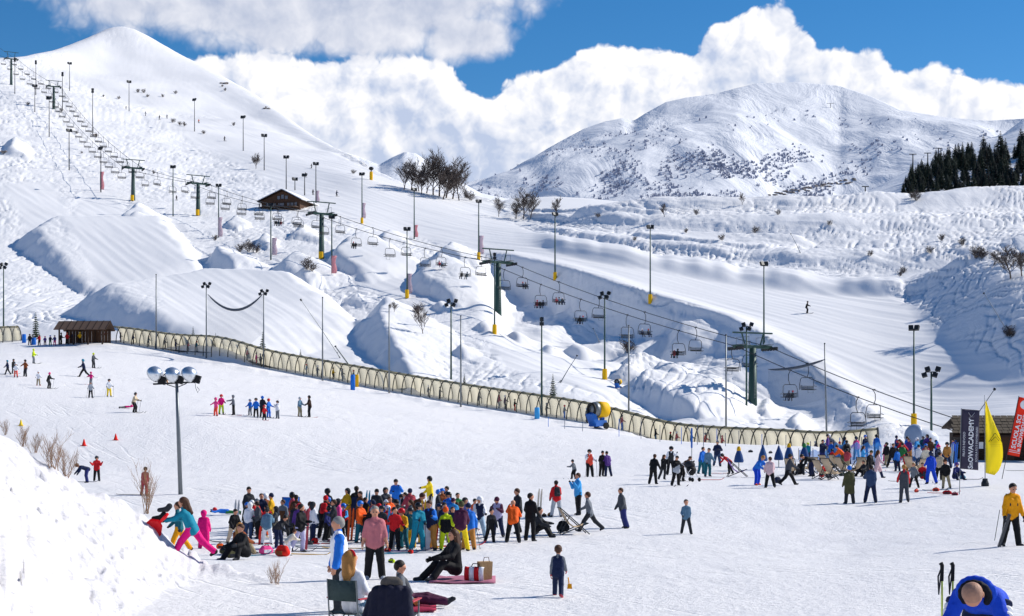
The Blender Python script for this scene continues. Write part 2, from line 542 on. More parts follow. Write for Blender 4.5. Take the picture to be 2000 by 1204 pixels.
def line_arrays(L):
    u = [p[0] for p in L]
    return np.interp(ucol, u, [p[1] for p in L]), np.interp(ucol, u, [p[2] for p in L])


def gsm(a, s):
    k = np.exp(-0.5 * (np.arange(-4 * s, 4 * s + 1) / s) ** 2)
    k /= k.sum()
    pad = np.concatenate([np.full(4 * s, a[0]), a, np.full(4 * s, a[-1])])
    return np.convolve(pad, k, 'valid')


PK, YK = [], []
for li, L in enumerate(LINES):
    p_, y_ = line_arrays(L)
    if li == 0:
        p_ = YH + F * (ZC - 2.3) / y_
    if li == 1:
        p_ = YH + F * (ZC - 1.6) / y_
    s = 3 if li == len(LINES) - 1 else 10
    PK.append(gsm(p_, s))
    YK.append(gsm(y_, s))
PK, YK = np.array(PK), np.array(YK)
# behind the crest the ground falls away
ZK = ZC + (YH - PK) * YK / F
YK = np.vstack([YK, YK[-1] + 25, YK[-1] + 160])
ZK = np.vstack([ZK, ZK[-1] - 3.0, ZK[-1] - 50.0])
dY = np.diff(YK, axis=0)
dl = np.diff(ZK, axis=0) / dY
sl_ = np.zeros_like(ZK)
sl_[0], sl_[-1] = dl[0], dl[-1]
for k in range(1, len(ZK) - 1):
    a, b = dl[k - 1], dl[k]
    sl_[k] = np.where(a * b > 0, 2 * a * b / (a + b + 1e-12 * np.sign(a + b + 1e-30)), 0.0)
NSUB = [5, 22, 62, 44, 16, 30, 10, 24, 24, 24, 22, 60, 62, 50, 56, 44, 6, 34, 5, 30, 6, 8]
rowsY, rowsZ, rowsK = [], [], []
for k in range(len(ZK) - 1):
    n = NSUB[k]
    last = k == len(ZK) - 2
    for i in range(n + (1 if last else 0)):
        tt = i / n
        h = dY[k]
        h00, h10 = 2 * tt**3 - 3 * tt**2 + 1, tt**3 - 2 * tt**2 + tt
        h01, h11 = -2 * tt**3 + 3 * tt**2, tt**3 - tt**2
        rowsY.append(YK[k] + h * tt)
        rowsZ.append(h00 * ZK[k] + h10 * h * sl_[k] + h01 * ZK[k + 1] + h11 * h * sl_[k + 1])
        rowsK.append(k + tt)
Yg, Zb, Kg = np.array(rowsY), np.array(rowsZ), np.array(rowsK)
Ug = np.broadcast_to(ucol, Yg.shape)
Xg = (Ug - 1000) / F * Yg
Pb = YH - (Zb - ZC) * F / Yg           # image row of the undisturbed surface
ROW_CARPET = int(np.argmax(Kg >= 10))
ROW_CREST = int(np.argmax(Kg >= len(LINES) - 1))
Kg = np.broadcast_to(Kg[:, None], Yg.shape)


def base_at(u, p):
    c = int(np.argmin(np.abs(ucol - u)))
    colp = Pb[:ROW_CREST + 1, c]
    i = int(np.argmax(colp <= p)) if (colp <= p).any() else len(colp) - 1
    i = max(i, 1)
    a, b = colp[i - 1], colp[i]
    tt = 0 if abs(a - b) < 1e-6 else min(max((a - p) / (a - b), 0), 1)
    Y = Yg[i - 1, c] + tt * (Yg[i, c] - Yg[i - 1, c])
    return np.array([(u - 1000) / F * Y, Y])


Zg = Zb.copy()


def mesa(poly, slopes, hf, hb, soft=0.8, add=True):
    """a shaped mound of pushed snow: footprint corners (column, row), bank slope per side, height front to back"""
    global Zg
    P = [base_at(*q) for q in poly]
    cen = sum(P) / len(P)
    d = None
    y0, y1 = min(q[1] for q in P), max(q[1] for q in P)
    cap = hf + (hb - hf) * np.clip((Yg - y0) / (y1 - y0), 0, 1.15)
    wob = fbm(Xg * 0.12, Yg * 0.12, 3) * 1.5
    h = cap
    for i in range(len(P)):
        a, b = P[i], P[(i + 1) % len(P)]
        e = b - a
        n = np.array([-e[1], e[0]]) / (np.hypot(*e) + 1e-9)
        if np.dot(n, cen - a) < 0:
            n = -n
        di = ((Xg - a[0]) * n[0] + (Yg - a[1]) * n[1] + wob) * slopes[i]
        hh = np.clip(0.5 + 0.5 * (h - di) / soft, 0, 1)
        h = h * (1 - hh) + di * hh - soft * hh * (1 - hh)
    Zg = Zg + np.maximum(h, 0) * (1 if add else -1)


def polyline_sd(pts):
    """signed distance to an open polyline (positive on its left going forward)"""
    best = np.full(Yg.shape, 1e9)
    sgn = np.ones(Yg.shape)
    for a, b in zip(pts[:-1], pts[1:]):
        e = b - a
        L2 = float(e @ e)
        tt = np.clip(((Xg - a[0]) * e[0] + (Yg - a[1]) * e[1]) / L2, 0, 1)
        dx, dy = Xg - a[0] - tt * e[0], Yg - a[1] - tt * e[1]
        dd = np.hypot(dx, dy)
        cr = e[0] * dy - e[1] * dx
        m = dd < best
        best = np.where(m, dd, best)
        sgn = np.where(m, np.sign(cr), sgn)
    return best * sgn


def inpoly(poly, soft=6):
    ins = np.zeros(Pb.shape, bool)
    for (x1, y1), (x2, y2) in zip(poly, poly[1:] + poly[:1]):
        c = ((y1 > Pb) != (y2 > Pb)) & (Ug < (x2 - x1) * (Pb - y1) / (y2 - y1 + 1e-9) + x1)
        ins ^= c
    m = ins.astype(np.float32)
    for ax in (0, 1):
        m = np.apply_along_axis(lambda r_: np.convolve(r_, np.ones(soft) / soft, 'same'), ax, m)
    return m


# --- snow park: jumps, landings and banks (each a real mound, lit from the right)
mesa([(25, 478), (70, 455), (355, 455), (420, 545), (190, 592)], [1.0, 1.5, 0.9, 0.35, 1.0], 0.8, 5.0, soft=1.8)          # upper landing
mesa([(120, 612), (380, 580), (640, 580), (740, 655), (460, 714)], [1.2, 1.6, 0.9, 0.32, 0.98], 0.8, 6.9, soft=2.0)   # big landing above the carpet
mesa([(215, 442), (250, 420), (330, 425), (345, 452), (260, 462)], [1.1, 1.4, 0.5, 0.5, 1.0], 2.0, 4.4)
mesa([(0, 300), (12, 282), (70, 290), (60, 312)], [1.0, 1.3, 0.5, 0.8], 1.5, 4.0)
mesa([(392, 528), (410, 500), (480, 500), (560, 530), (460, 562)], [1.2, 1.5, 0.5, 0.4, 1.05], 2.5, 5.0)
mesa([(520, 545), (560, 510), (640, 515), (700, 548), (600, 585)], [1.0, 1.4, 0.5, 0.3, 0.9], 1.5, 3.4)
mesa([(632, 515), (660, 488), (760, 480), (850, 530), (720, 560)], [1.1, 1.5, 0.6, 0.25, 0.95], 1.0, 4.6)
mesa([(685, 660), (720, 618), (820, 605), (905, 660), (870, 765), (800, 768)], [1.0, 1.5, 0.6, 0.3, 0.4, 0.98], 3.0, 5.6)
mesa([(790, 560), (830, 520), (890, 515), (990, 560), (900, 610)], [0.9, 1.4, 0.6, 0.3, 0.95], 1.2, 4.6)
mesa([(850, 505), (870, 488), (930, 492), (950, 515), (900, 520)], [1.2, 1.4, 0.5, 0.4, 1.0], 1.6, 3.4)
mesa([(560, 470), (575, 452), (620, 452), (650, 478)], [1.1, 1.4, 0.5, 0.8], 0.8, 3.0)
mesa([(735, 470), (745, 460), (790, 458), (815, 480)], [1.1, 1.4, 0.5, 0.6], 0.7, 2.6)
mesa([(1185, 705), (1220, 655), (1320, 640), (1420, 700), (1330, 745)], [1.2, 1.6, 0.6, 0.3, 0.9], 1.8, 4.4)     # berm below the piste
mesa([(1195, 745), (1250, 715), (1400, 720), (1520, 765), (1380, 792)], [1.1, 1.5, 0.6, 0.4, 1.0], 2.0, 4.2)
mesa([(1275, 640), (1310, 610), (1380, 618), (1420, 655)], [1.0, 1.4, 0.5, 0.8], 1.0, 3.4)
mesa([(1230, 470), (1250, 455), (1560, 462), (1600, 478), (1500, 500)], [0.6, 0.9, 0.5, 0.5, 0.9], 0.6, 1.8)
mesa([(1110, 432), (1150, 415), (1230, 412), (1330, 425)], [0.9, 0.9, 0.3, 0.8], 1.5, 3.5)
for q in ((1010, 640, 1.8), (1075, 660, 1.4), (1130, 630, 1.6), (1340, 700, 1.6), (1435, 735, 1.5), (1500, 770, 1.6), (1560, 790, 1.2), (1240, 640, 1.5), (905, 690, 1.6), (950, 640, 1.2), (860, 600, 1.5), (600, 560, 1.2), (700, 590, 1.3), (460, 440, 1.3), (520, 480, 1.4)):
    u_, p_, h_ = q
    mesa([(u_ - 26, p_ + 2), (u_ - 8, p_ - 12), (u_ + 24, p_ - 10), (u_ + 34, p_ + 5), (u_ + 4, p_ + 13)], [1.0, 1.3, 0.5, 0.45, 0.9], h_ * 0.5, h_ * 1.3, soft=0.5)
MESA_H = Zg - Zb

# --- embankment along the lower left edge of the piste
EDGE = [(850, 478), (1000, 506), (1100, 530), (1200, 562), (1300, 590), (1420, 628), (1500, 672), (1580, 722), (1660, 778), (1740, 826), (1800, 850)]
ed = polyline_sd([base_at(*q) for q in EDGE])      # going right and towards us: the drop is on the right hand
dd = -ed
endf = sstep(Ug, 930, 1010) * (1 - sstep(Ug, 1620, 1760))
wv = 1 + 0.75 * fbm(Xg * 0.06, Yg * 0.06, 3)
DROP = (6.0 - 3.6 * sstep(Ug, 1260, 1420)) * endf * wv * sstep(dd, -0.3, 5.6) * (1 - sstep(dd, 9, 38))
Zg -= DROP
Zg += 0.9 * endf * sstep(dd, -7, -0.5) * (1 - sstep(dd, -0.5, 1.0))
# --- hillside falling to the piste from the right, in its own shade
SIDE = [(1760, 560), (1800, 610), (1830, 650), (1900, 702), (1960, 745), (2060, 800), (2200, 900)]
sd = polyline_sd([base_at(*q) for q in SIDE])
Zg += sstep(Kg, 10.2, 11.0) * sstep(Ug, 1740, 1800) * 5.4 * sstep(sd, -2, 13) * (1 + 0.25 * fbm(Xg * 0.04, Yg * 0.04, 2)) * (1 - sstep(Kg, 14.2, 15.4))
# --- steep banks between the benches on the right
for kk, hh in ((15.55, 1.5), (17.6, 1.3), (14.75, 2.3), (19.4, 0.9)):
    Zg += hh * sstep(Ug, 1000, 1120) * sstep(Kg, kk - 0.16, kk + 0.05) * (1 - sstep(Kg, kk + 0.12, kk + 0.6)) * (0.8 + 0.6 * fbm(Ug * 0.012, Kg * 0.4, 2))

# --- rough, skied-up snow against groomed runs
smooth_polys = [
    [(640, 290), (720, 335), (800, 365), (960, 395), (1000, 440), (1100, 470), (1300, 510), (1500, 540), (1700, 565), (1790, 600), (1830, 650), (2000, 745), (2060, 830),
     (1800, 850), (1740, 822), (1640, 765), (1560, 708), (1480, 655), (1400, 618), (1300, 588), (1200, 560), (1100, 528), (1000, 505), (860, 475), (700, 440), (600, 395), (420, 300), (330, 250), (300, 215), (420, 225)],
    [(110, 440), (350, 440), (400, 540), (200, 585)],
    [(300, 590), (640, 580), (700, 650), (700, 720), (430, 720), (330, 690)],
    [(170, 370), (225, 370), (250, 430), (130, 430)],
    [(0, 360), (100, 355), (150, 440), (60, 470)],
    [(640, 500), (760, 490), (850, 560), (780, 590), (700, 560)],
    [(880, 530), (990, 560), (1010, 600), (1190, 605), (1200, 770), (980, 720)],
    [(140, 80), (330, 95), (480, 180), (660, 295), (640, 330), (420, 220), (240, 200), (120, 140)],
]
smooth = np.zeros(Pb.shape, np.float32)
for q in smooth_polys:
    smooth = np.maximum(smooth, inpoly(q))
rough = (1 - smooth) * sstep(Kg, 10.4, 11.2) * (1 - 0.75 * sstep(Kg, 19.2, 19.9) * sstep(-Ug, -720, -600))
rough = rough * (1 - 0.5 * sstep(np.abs(Zg - Zb), 0.4, 1.2) * sstep(-Ug, -1780, -1740))
wx, wy = fbm(Xg * 0.05, Yg * 0.05, 3) * 7, fbm(Xg * 0.05 + 40, Yg * 0.05, 3) * 7
trk = 0
for (dx, dy, fq, fl, amp_, sd0) in ((0.5, -0.86, 0.42, 0.028, 1.0, 0), (-0.25, -0.97, 0.50, 0.034, 0.8, 31), (0.92, -0.38, 0.36, 0.03, 0.7, 77), (0.75, -0.66, 0.8, 0.04, 0.5, 123)):
    pa, pb = -dy * Xg + dx * Yg, dx * Xg + dy * Yg
    n_ = noise2((pa + 0.55 * wx) * fq + sd0, pb * fl + 0.08 * wy + sd0)
    trk = trk + amp_ * np.maximum(0, 1 - np.abs(n_) * 8) * sstep(fbm(Xg * 0.03 + sd0, Yg * 0.03, 2), -0.25, 0.2)
up = sstep(Yg, 380, 520)
relief = 0.55 * fbm(Xg * 0.06, Yg * 0.06, 3, 0.5) + 0.07 * fbm(Xg * 0.5, Yg * 0.3, 3) - (0.30 + 0.12 * sstep(Ug, 980, 1100)) * trk
terr = sstep(Ug, 980, 1100) * sstep(Kg, 14.2, 14.6)
Zg += rough * relief * (1 + 0.5 * up + 0.35 * terr)
Zg += (1 - rough) * sstep(Kg, 10.4, 11.2) * (0.15 * fbm((0.86 * Xg + 0.5 * Yg) * 0.55, (0.5 * Xg - 0.86 * Yg) * 0.025, 3) + 0.25 * fbm(Xg * 0.04, Yg * 0.04, 2))
# large soft folds high on the hill
Zg += sstep(Yg, 450, 700) * (1 - sstep(Kg, 18.5, 19.9)) * 5.0 * fbm(Xg * 0.012 + 3, Yg * 0.012, 3)
# --- beginners' slope: nearly flat, slightly rutted
front = 1 - sstep(Kg, 9.6, 10.2)
Zg += front * (0.10 * fbm(Xg * 0.09, Yg * 0.09, 3) + 0.035 * fbm(Xg * 0.7, Yg * 0.35, 3)) * sstep(Kg, 1.5, 3)
# ploughed ridge of snow beside the carpet
cx = np.interp(ucol, [p[0] for p in CARPET], [p[2] for p in CARPET])
dc = Yg - cx[None, :]
Zg += 0.35 * np.exp(-((dc + 9.5 + 1.5 * fbm(Ug * 0.01, Ug * 0 + 2, 2)) / 2.0) ** 2) * (0.7 + 0.9 * fbm(Ug * 0.03, Yg * 0.08, 3)) * sstep(Ug, 150, 260) * (1 - sstep(Ug, 1560, 1680))
# --- bank of ploughed snow at the lower left
bank_c = [(-400, 640, 30), (0, 845, 34), (60, 880, 34.5), (110, 915, 35), (160, 952, 35.5), (210, 974, 36), (260, 996, 36.5), (330, 1045, 37), (400, 1090, 37), (470, 1116, 36), (540, 1148, 34), (640, 1205, 30), (760, 1300, 26)]
bp = gsm(np.interp(ucol, [q[0] for q in bank_c], [q[1] for q in bank_c]), 6)
by = gsm(np.interp(ucol, [q[0] for q in bank_c], [q[2] for q in bank_c]), 6)
bz = ZC + (YH - bp) * by / F
bank = bz[None, :] - np.maximum(0, by[None, :] - Yg) * 0.18 - np.maximum(0, Yg - by[None, :]) * 0.55
lump = 0.26 * fbm(Xg * 0.6, Yg * 0.5, 4, 0.55) + 0.10 * fbm(Xg * 2.3, Yg * 1.8, 4, 0.6) - 0.08 * np.maximum(0, fbm(Xg * 3.1 + 9, Yg * 2.5, 2) - 0.15) * 4
bank = bank + lump * 1.0
lim = sstep(Ug, 700, 560)
bank = np.where(Ug < 760, bank, -99)
k_ = np.clip(0.5 + 0.5 * (bank - Zg) / 0.25, 0, 1)
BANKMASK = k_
Zg = Zg * (1 - k_) + bank * k_ + 0.25 * k_ * (1 - k_)
Pg = YH - (Zg - ZC) * F / Yg


def strip(name, r0, r1, m_, roughv=True):
    V = np.stack([Xg[r0:r1], Yg[r0:r1], Zg[r0:r1]], -1).reshape(-1, 3)
    nr, nc = r1 - r0, len(ucol)
    i = np.arange(nr - 1)[:, None] * nc + np.arange(nc - 1)[None, :]
    Fq = np.stack([i, i + 1, i + nc + 1, i + nc], -1).reshape(-1, 4)
    me = np_mesh(name, V, Fq, m_)
    if roughv:
        at = me.attributes.new('rough', 'FLOAT', 'POINT')
        at.data.foreach_set('value', rough[r0:r1].astype(np.float32).ravel())
    else:
        at = me.attributes.new('bank_dim', 'FLOAT', 'POINT')
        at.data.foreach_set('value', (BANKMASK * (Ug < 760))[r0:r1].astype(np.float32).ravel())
    o = link(name, me)
    return tag(o, kind='structure')


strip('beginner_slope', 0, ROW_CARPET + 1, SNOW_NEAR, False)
strip('ski_hillside', ROW_CARPET, len(Yg), SNOW_HILL)


def ground(px, py, r0=0, ymin=0.0):
    """first visible ground point under a photo pixel (near to far)"""
    c = float(np.interp(px, ucol, np.arange(len(ucol))))
    c0 = int(c)
    c1, w = min(c0 + 1, len(ucol) - 1), c - int(c)
    colp = Pg[:, c0] * (1 - w) + Pg[:, c1] * w
    colY = Yg[:, c0] * (1 - w) + Yg[:, c1] * w
    ok = (colp <= py) & (colY > max(20, ymin))
    i = int(np.argmax(ok)) if ok.any() else len(colp) - 2
    i = max(i, 1)
    a, b = colp[i - 1], colp[i]
    tt = 0 if a - b < 1e-6 else min(max((a - py) / (a - b), 0), 1)
    Y = colY[i - 1] + tt * (colY[i] - colY[i - 1])
    return Vector(((px - 1000) / F * Y, Y, gz((px - 1000) / F * Y, Y)))


def gz(X, Y):
    """ground height at a world point"""
    u = 1000 + F * X / Y
    c = float(np.interp(u, ucol, np.arange(len(ucol))))
    c0 = int(c)
    c1, w = min(c0 + 1, len(ucol) - 1), c - int(c)
    za = np.interp(Y, Yg[:, c0], Zg[:, c0])
    zb = np.interp(Y, Yg[:, c1], Zg[:, c1])
    return float(za * (1 - w) + zb * w)


def sc_at(p):
    return F / p.y        # photo pixels per metre there


# ------------------------------------------------------------------ far mountains
def ridge_mesh(name, sky, y_front, y_crest, base_py, du=4.0, nrow=150, amp=18.0, u0=None, u1=None, seed=0.0, m_=None, wav=0.006):
    us = np.arange(u0, u1, du)
    sp = np.interp(us, [p[0] for p in sky], [p[1] for p in sky])
    yc = np.interp(us, [p[0] for p in sky], [p[2] for p in sky]) if len(sky[0]) > 2 else np.full(len(us), y_crest)
    tt = np.linspace(0, 1.0, nrow)[:, None]
    Y = y_front + (yc[None, :] - y_front) * tt
    zf = ZC + (YH - base_py) / F * y_front
    zc_ = ZC + (YH - sp) / F * yc
    prof = tt ** 1.15
    X = (us[None, :] - 1000) / F * Y
    zs = gsm(zc_, 24)
    mixw = tt ** 6
    Z = zf + ((zs[None, :] * (1 - mixw) + zc_[None, :] * mixw) - zf) * prof
    env = np.clip(tt * 4, 0, 1) * np.clip((1 - tt) * 5, 0.0, 1)
    Z = Z + amp * env * (fbm(X * wav + seed, Y * wav * 0.55, 4, 0.45) + 0.06 * np.abs(fbm(X * wav * 4 + seed, Y * wav * 4, 3)))
    # back side
    Yb = np.vstack([yc + 60, yc + 700])
    Xb = (us[None, :] - 1000) / F * Yb
    Zb_ = np.vstack([zc_ - 8, zc_ - 330])
    X, Y, Z = np.vstack([X, Xb]), np.vstack([Y, Yb]), np.vstack([Z, Zb_])
    nr, nc = X.shape
    i = np.arange(nr - 1)[:, None] * nc + np.arange(nc - 1)[None, :]
    Fq = np.stack([i, i + 1, i + nc + 1, i + nc], -1).reshape(-1, 4)
    o = link(name, np_mesh(name, np.stack([X, Y, Z], -1).reshape(-1, 3), Fq, m_))
    tag(o, kind='structure')
    return X, Y, Z


def far_mat(name):
    m = bpy.data.materials.new(name)
    m.use_nodes = True
    t = m.node_tree
    t.nodes.clear()
    out = N(t, 'ShaderNodeOutputMaterial')
    tc = N(t, 'ShaderNodeTexCoord')
    n = N(t, 'ShaderNodeTexNoise', ins={'Vector': tc.outputs['Object'], 'Scale': 0.035, 'Detail': 6.0, 'Roughness': 0.62})
    st = N(t, 'ShaderNodeMapping', ins={'Vector': tc.outputs['Object'], 'Scale': (1.0, 0.5, 0.4), 'Rotation': (0, 0, 0.6)})
    n2 = N(t, 'ShaderNodeTexNoise', ins={'Vector': st.outputs[0], 'Scale': 0.011, 'Detail': 6.0, 'Roughness': 0.6, 'Distortion': 0.8})
    h = MATH(t, 'ADD', MATH(t, 'MULTIPLY', n.outputs[0], 1.5), MATH(t, 'MULTIPLY', n2.outputs[0], 11.0))
    b = N(t, 'ShaderNodeBump', ins={'Strength': 0.85, 'Distance': 1.0, 'Height': h})
    p = N(t, 'ShaderNodeBsdfPrincipled', ins={'Roughness': 0.65, 'Specular IOR Level': 0.1, 'Base Color': (0.82, 0.84, 0.88, 1), 'Normal': b.outputs[0]})
    t.links.new(p.outputs[0], out.inputs[0])
    return m


FAR_SNOW = far_mat('far_snow')
MTN = ridge_mesh('mountain', [(600, 395, 2300), (860, 372, 2300), (930, 352, 2350), (1000, 338, 2380), (1030, 315, 2400), (1070, 290, 2420), (1110, 268, 2450), (1140, 252, 2470), (1180, 238, 2480), (1215, 231, 2490), (1238, 236, 2500), (1260, 222, 2500),
     (1300, 200, 2520), (1340, 191, 2530), (1400, 183, 2550), (1440, 172, 2560), (1480, 163, 2580), (1560, 161, 2600), (1640, 168, 2600), (1700, 188, 2550), (1760, 215, 2480), (1850, 230, 2400), (1930, 236, 2350), (2000, 232, 2300), (2300, 250, 2250)],
     1750, 2500, 420, u0=600, u1=2300, amp=46, nrow=170, wav=0.0036, m_=FAR_SNOW)
SIDE_S = ridge_mesh('side_ridge', [(1600, 420, 1050), (1700, 372, 1080), (1780, 330, 1100), (1850, 302, 1120), (1900, 282, 1130), (1960, 262, 1140), (2000, 232, 1150), (2060, 205, 1180), (2300, 150, 1200)], 560, 1100, 420, u0=1600, u1=2300, amp=7, nrow=90, seed=5.0, m_=FAR_SNOW)
ridge_mesh('far_peak', [(500, 330, 1500), (640, 288, 1500), (700, 306, 1500), (740, 322, 1480), (765, 308, 1460), (790, 297, 1450), (812, 300, 1450), (840, 318, 1450), (880, 345, 1450), (940, 378, 1450), (1000, 390, 1450), (1100, 405, 1450)], 900, 1450, 440, u0=500, u1=1100, amp=3, nrow=90, seed=9.0, m_=FAR_SNOW)
ridge_mesh('white_ridge', [(860, 420, 640), (960, 398, 640), (1000, 388, 640), (1080, 384, 640), (1150, 388, 640), (1230, 396, 640), (1330, 405, 640)], 500, 640, 430, u0=860, u1=1330, amp=1.5, nrow=30, seed=2.0, m_=SNOW_HILL)

# ------------------------------------------------------------------ shared materials
GREEN = mat('tower_green_paint', lin('35504a'), 0.55, 0.2, 0.18, 1.5)
STEEL = mat('galvanised_steel', lin('767c80'), 0.45, 0.6, 0.15, 4)
DARKM = mat('dark_metal', lin('2b2f33'), 0.5, 0.4, 0.2, 6)
YELLOW = mat('yellow_foam_pad', lin('e8b400'), 0.7, 0, 0.12, 3)
LENS = mat('lamp_glass', lin('9fb0bd'), 0.15, 0.3, 0.05, 3, spec=0.6)
WOOD = mat('brown_timber', lin('4c3527'), 0.8, 0, 0.3, 5, 0.02, 25)
WOODD = mat('dark_timber', lin('33241c'), 0.8, 0, 0.3, 5, 0.02, 25)
WOODR = mat('weathered_roof_board', lin('5b4a40'), 0.85, 0, 0.3, 3, 0.02, 18)
GLASS = mat('window_glass', lin('33435a'), 0.08, 0.0, 0.1, 2, spec=0.8)
ROOFSNOW = mat('roof_snow', (0.86, 0.88, 0.92), 0.7, 0, 0.05, 2, 0.05, 3)
BLUE = mat('blue_plastic', lin('1f63b8'), 0.5, 0, 0.1, 4)
BLACK = mat('black_rubber', lin('17181a'), 0.7, 0, 0.2, 5)
WHITEP = mat('white_paint', (0.8, 0.8, 0.8), 0.5, 0, 0.06, 5)
ORD = ['first', 'second', 'third', 'fourth', 'fifth', 'sixth', 'seventh', 'eighth', 'ninth', 'tenth', 'eleventh', 'twelfth', 'thirteenth', 'fourteenth', 'fifteenth', 'sixteenth', 'seventeenth', 'eighteenth', 'nineteenth']


def ordinal(n):
    if n <= 19:
        return ORD[n - 1]
    t_, u_ = divmod(n, 10)
    tens = {2: 'twent', 3: 'thirt', 4: 'fort', 5: 'fift', 6: 'sixt', 7: 'sevent', 8: 'eight'}[t_]
    return tens + 'ieth' if u_ == 0 else tens + 'y-' + ORD[u_ - 1]


# ------------------------------------------------------------------ chairlift
TOW = [(1470, 787, 650), (973, 612, 487), (628, 506, 395), (387, 421, 343), (260, 392, 312), (105, 213, 158), (22, 166, 102)]
TOWP = []
for u, b, t_ in TOW:
    g = ground(u, b)
    TOWP.append((g, (b - t_) * g.y / F))
cab_end = pxy(1985, 868, 158)
LINE = [cab_end] + [g + Vector((0, 0, h * 0.80)) for g, h in TOWP]
d0 = TOWP[-1][0] - TOWP[-2][0]
LINE.append(LINE[-1] + d0 * 0.6 + Vector((0, 0, 2)))
HALF = 2.7


def perp(i):
    a, b = LINE[max(i - 1, 0)], LINE[min(i + 1, len(LINE) - 1)]
    d = (b - a)
    d.z = 0
    d.normalize()
    return Vector((d.y, -d.x, 0))


TOWLAB = ['nearest green chairlift tower with yellowish sheaves, beside the carpet tunnel', 'green chairlift tower above the shaded bowl at the centre', 'green chairlift tower right of the timber chalet',
          'green chairlift tower left of the timber chalet', 'chairlift tower with yellow pad among the chairs left of the chalet tower', 'chairlift tower high on the left hill below the summit shoulder', 'topmost chairlift tower against the sky at the left edge']
for i, ((u, b, t_), (g, h)) in enumerate(zip(TOW, TOWP)):
    p = perp(i + 1)
    rz = math.atan2(p.y, p.x)
    t = tag(empty('lift_tower', (g.x, g.y, g.z - 0.3), rz), TOWLAB[i], 'lift tower', 'towers of the chairlift')
    zc_ = 0.78 * h + 0.3
    MB().tube([(0, 0, -0.6), (0, 0, 0.4), (0, 0, zc_)], [0.62, 0.60, 0.42], 14).build('column', GREEN, t, True)
    a = MB().box((0, 0, zc_ + 0.15), (2 * HALF + 0.6, 0.45, 0.42))
    a.build('crossarm', GREEN, t)
    for s in (-1, 1):
        m = MB().box((s * HALF, 0, zc_ + 0.02), (0.22, 3.4, 0.22))
        for q in range(6):
            y = -1.5 + q * 0.6
            m.tube([(s * HALF - 0.1, y, zc_ - 0.12), (s * HALF + 0.1, y, zc_ - 0.12)], 0.22, 8)
        m.build('sheave_assembly', DARKM, t)
        w = MB().box((s * (HALF - 0.75), 0, zc_ + 0.42), (0.7, 3.0, 0.06))
        for y in (-1.4, 0, 1.4):
            w.tube([(s * (HALF - 1.1), y, zc_ + 0.42), (s * (HALF - 1.1), y, zc_ + 1.4)], 0.03, 4)
        w.tube([(s * (HALF - 1.1), -1.45, zc_ + 1.4), (s * (HALF - 1.1), 1.45, zc_ + 1.4)], 0.03, 4)
        w.build('work_platform', STEEL, t)
    gt = MB()
    zt = h + 0.25
    for s in (-1, 1):
        gt.tube([(s * 1.2, 0, zc_ + 0.3), (s * 1.75, 0, zt)], 0.11, 6)
    gt.box((0, 0, zt), (2 * HALF + 0.9, 0.2, 0.2))
    gt.build('gantry', GREEN, t)
    ld = MB()
    for s in (-0.2, 0.2):
        ld.tube([(s, -0.62, 0.8), (s, -0.62, zc_)], 0.03, 4)
    for q in range(int(zc_ / 0.4) - 2):
        ld.tube([(-0.2, -0.62, 1 + q * 0.4), (0.2, -0.62, 1 + q * 0.4)], 0.02, 4)
    ld.build('ladder', STEEL, t)
    if i in (2, 3, 4):
        MB().tube([(-0.3, -0.35, 0.2), (-0.3, -0.35, 1.7)], 0.48, 10).build('safety_pad', YELLOW, t)


def cable_pts(s, n=10):
    """points along one haul rope with a little sag between towers"""
    out = []
    for i in range(len(LINE) - 1):
        a, b = LINE[i] + perp(i) * s * HALF, LINE[i + 1] + perp(i + 1) * s * HALF
        L = (b - a).length
        for k in range(n):
            tt = k / n
            out.append(a.lerp(b, tt) - Vector((0, 0, 4 * tt * (1 - tt) * L * 0.012)))
    out.append(LINE[-1] + perp(len(LINE) - 1) * s * HALF)
    return out


CAB = {}
for s, nm in ((1, 'uphill-side right haul rope of the chairlift'), (-1, 'left haul rope of the chairlift')):
    P = cable_pts(s)
    CAB[s] = P
    o = MB().tube(P, 0.055, 5).build('haul_rope', DARKM)
    tag(o, nm + ', running up over the green towers', 'cable', 'haul ropes of the chairlift')


def make_chair():
    t = empty('lift_chair')
    m = MB().tube([(0, 0.12, 0.05), (0, 0.0, -0.15), (0, -0.28, -0.5), (0, -0.3, -1.2), (0, 0.0, -1.75)], 0.05, 6)
    m.box((0, 0, 0.02), (0.12, 0.5, 0.14))
    m.build('hanger', DARKM, t)
    f = MB().tube([(-1.05, 0.2, -3.35), (-1.1, 0.1, -2.7), (-1.0, 0, -2.0), (-0.75, 0, -1.78), (0.75, 0, -1.78), (1.0, 0, -2.0), (1.1, 0.1, -2.7), (1.05, 0.2, -3.35)], 0.045, 6)
    f.build('frame', DARKM, t)
    s = MB()
    for k in range(5):
        s.box((0, -0.1 - 0.1 * k, -3.36 + 0.012 * k), (2.1, 0.085, 0.05))
    s.build('seat', BLACK, t)
    b = MB()
    for k in range(3):
        b.box((0, 0.02 + 0.02 * k, -3.22 + 0.16 * k), (2.05, 0.04, 0.10))
    b.build('backrest', BLACK, t)
    r = MB().tube([(-1.02, 0.05, -2.75), (-1.0, -0.65, -2.95), (1.0, -0.65, -2.95), (1.02, 0.05, -2.75)], 0.03, 5)
    r.tube([(-0.4, -0.65, -2.95), (-0.4, -0.75, -3.75), (0.4, -0.75, -3.75), (0.4, -0.65, -2.95)], 0.03, 5)
    r.build('safety_bar', STEEL, t)
    return t


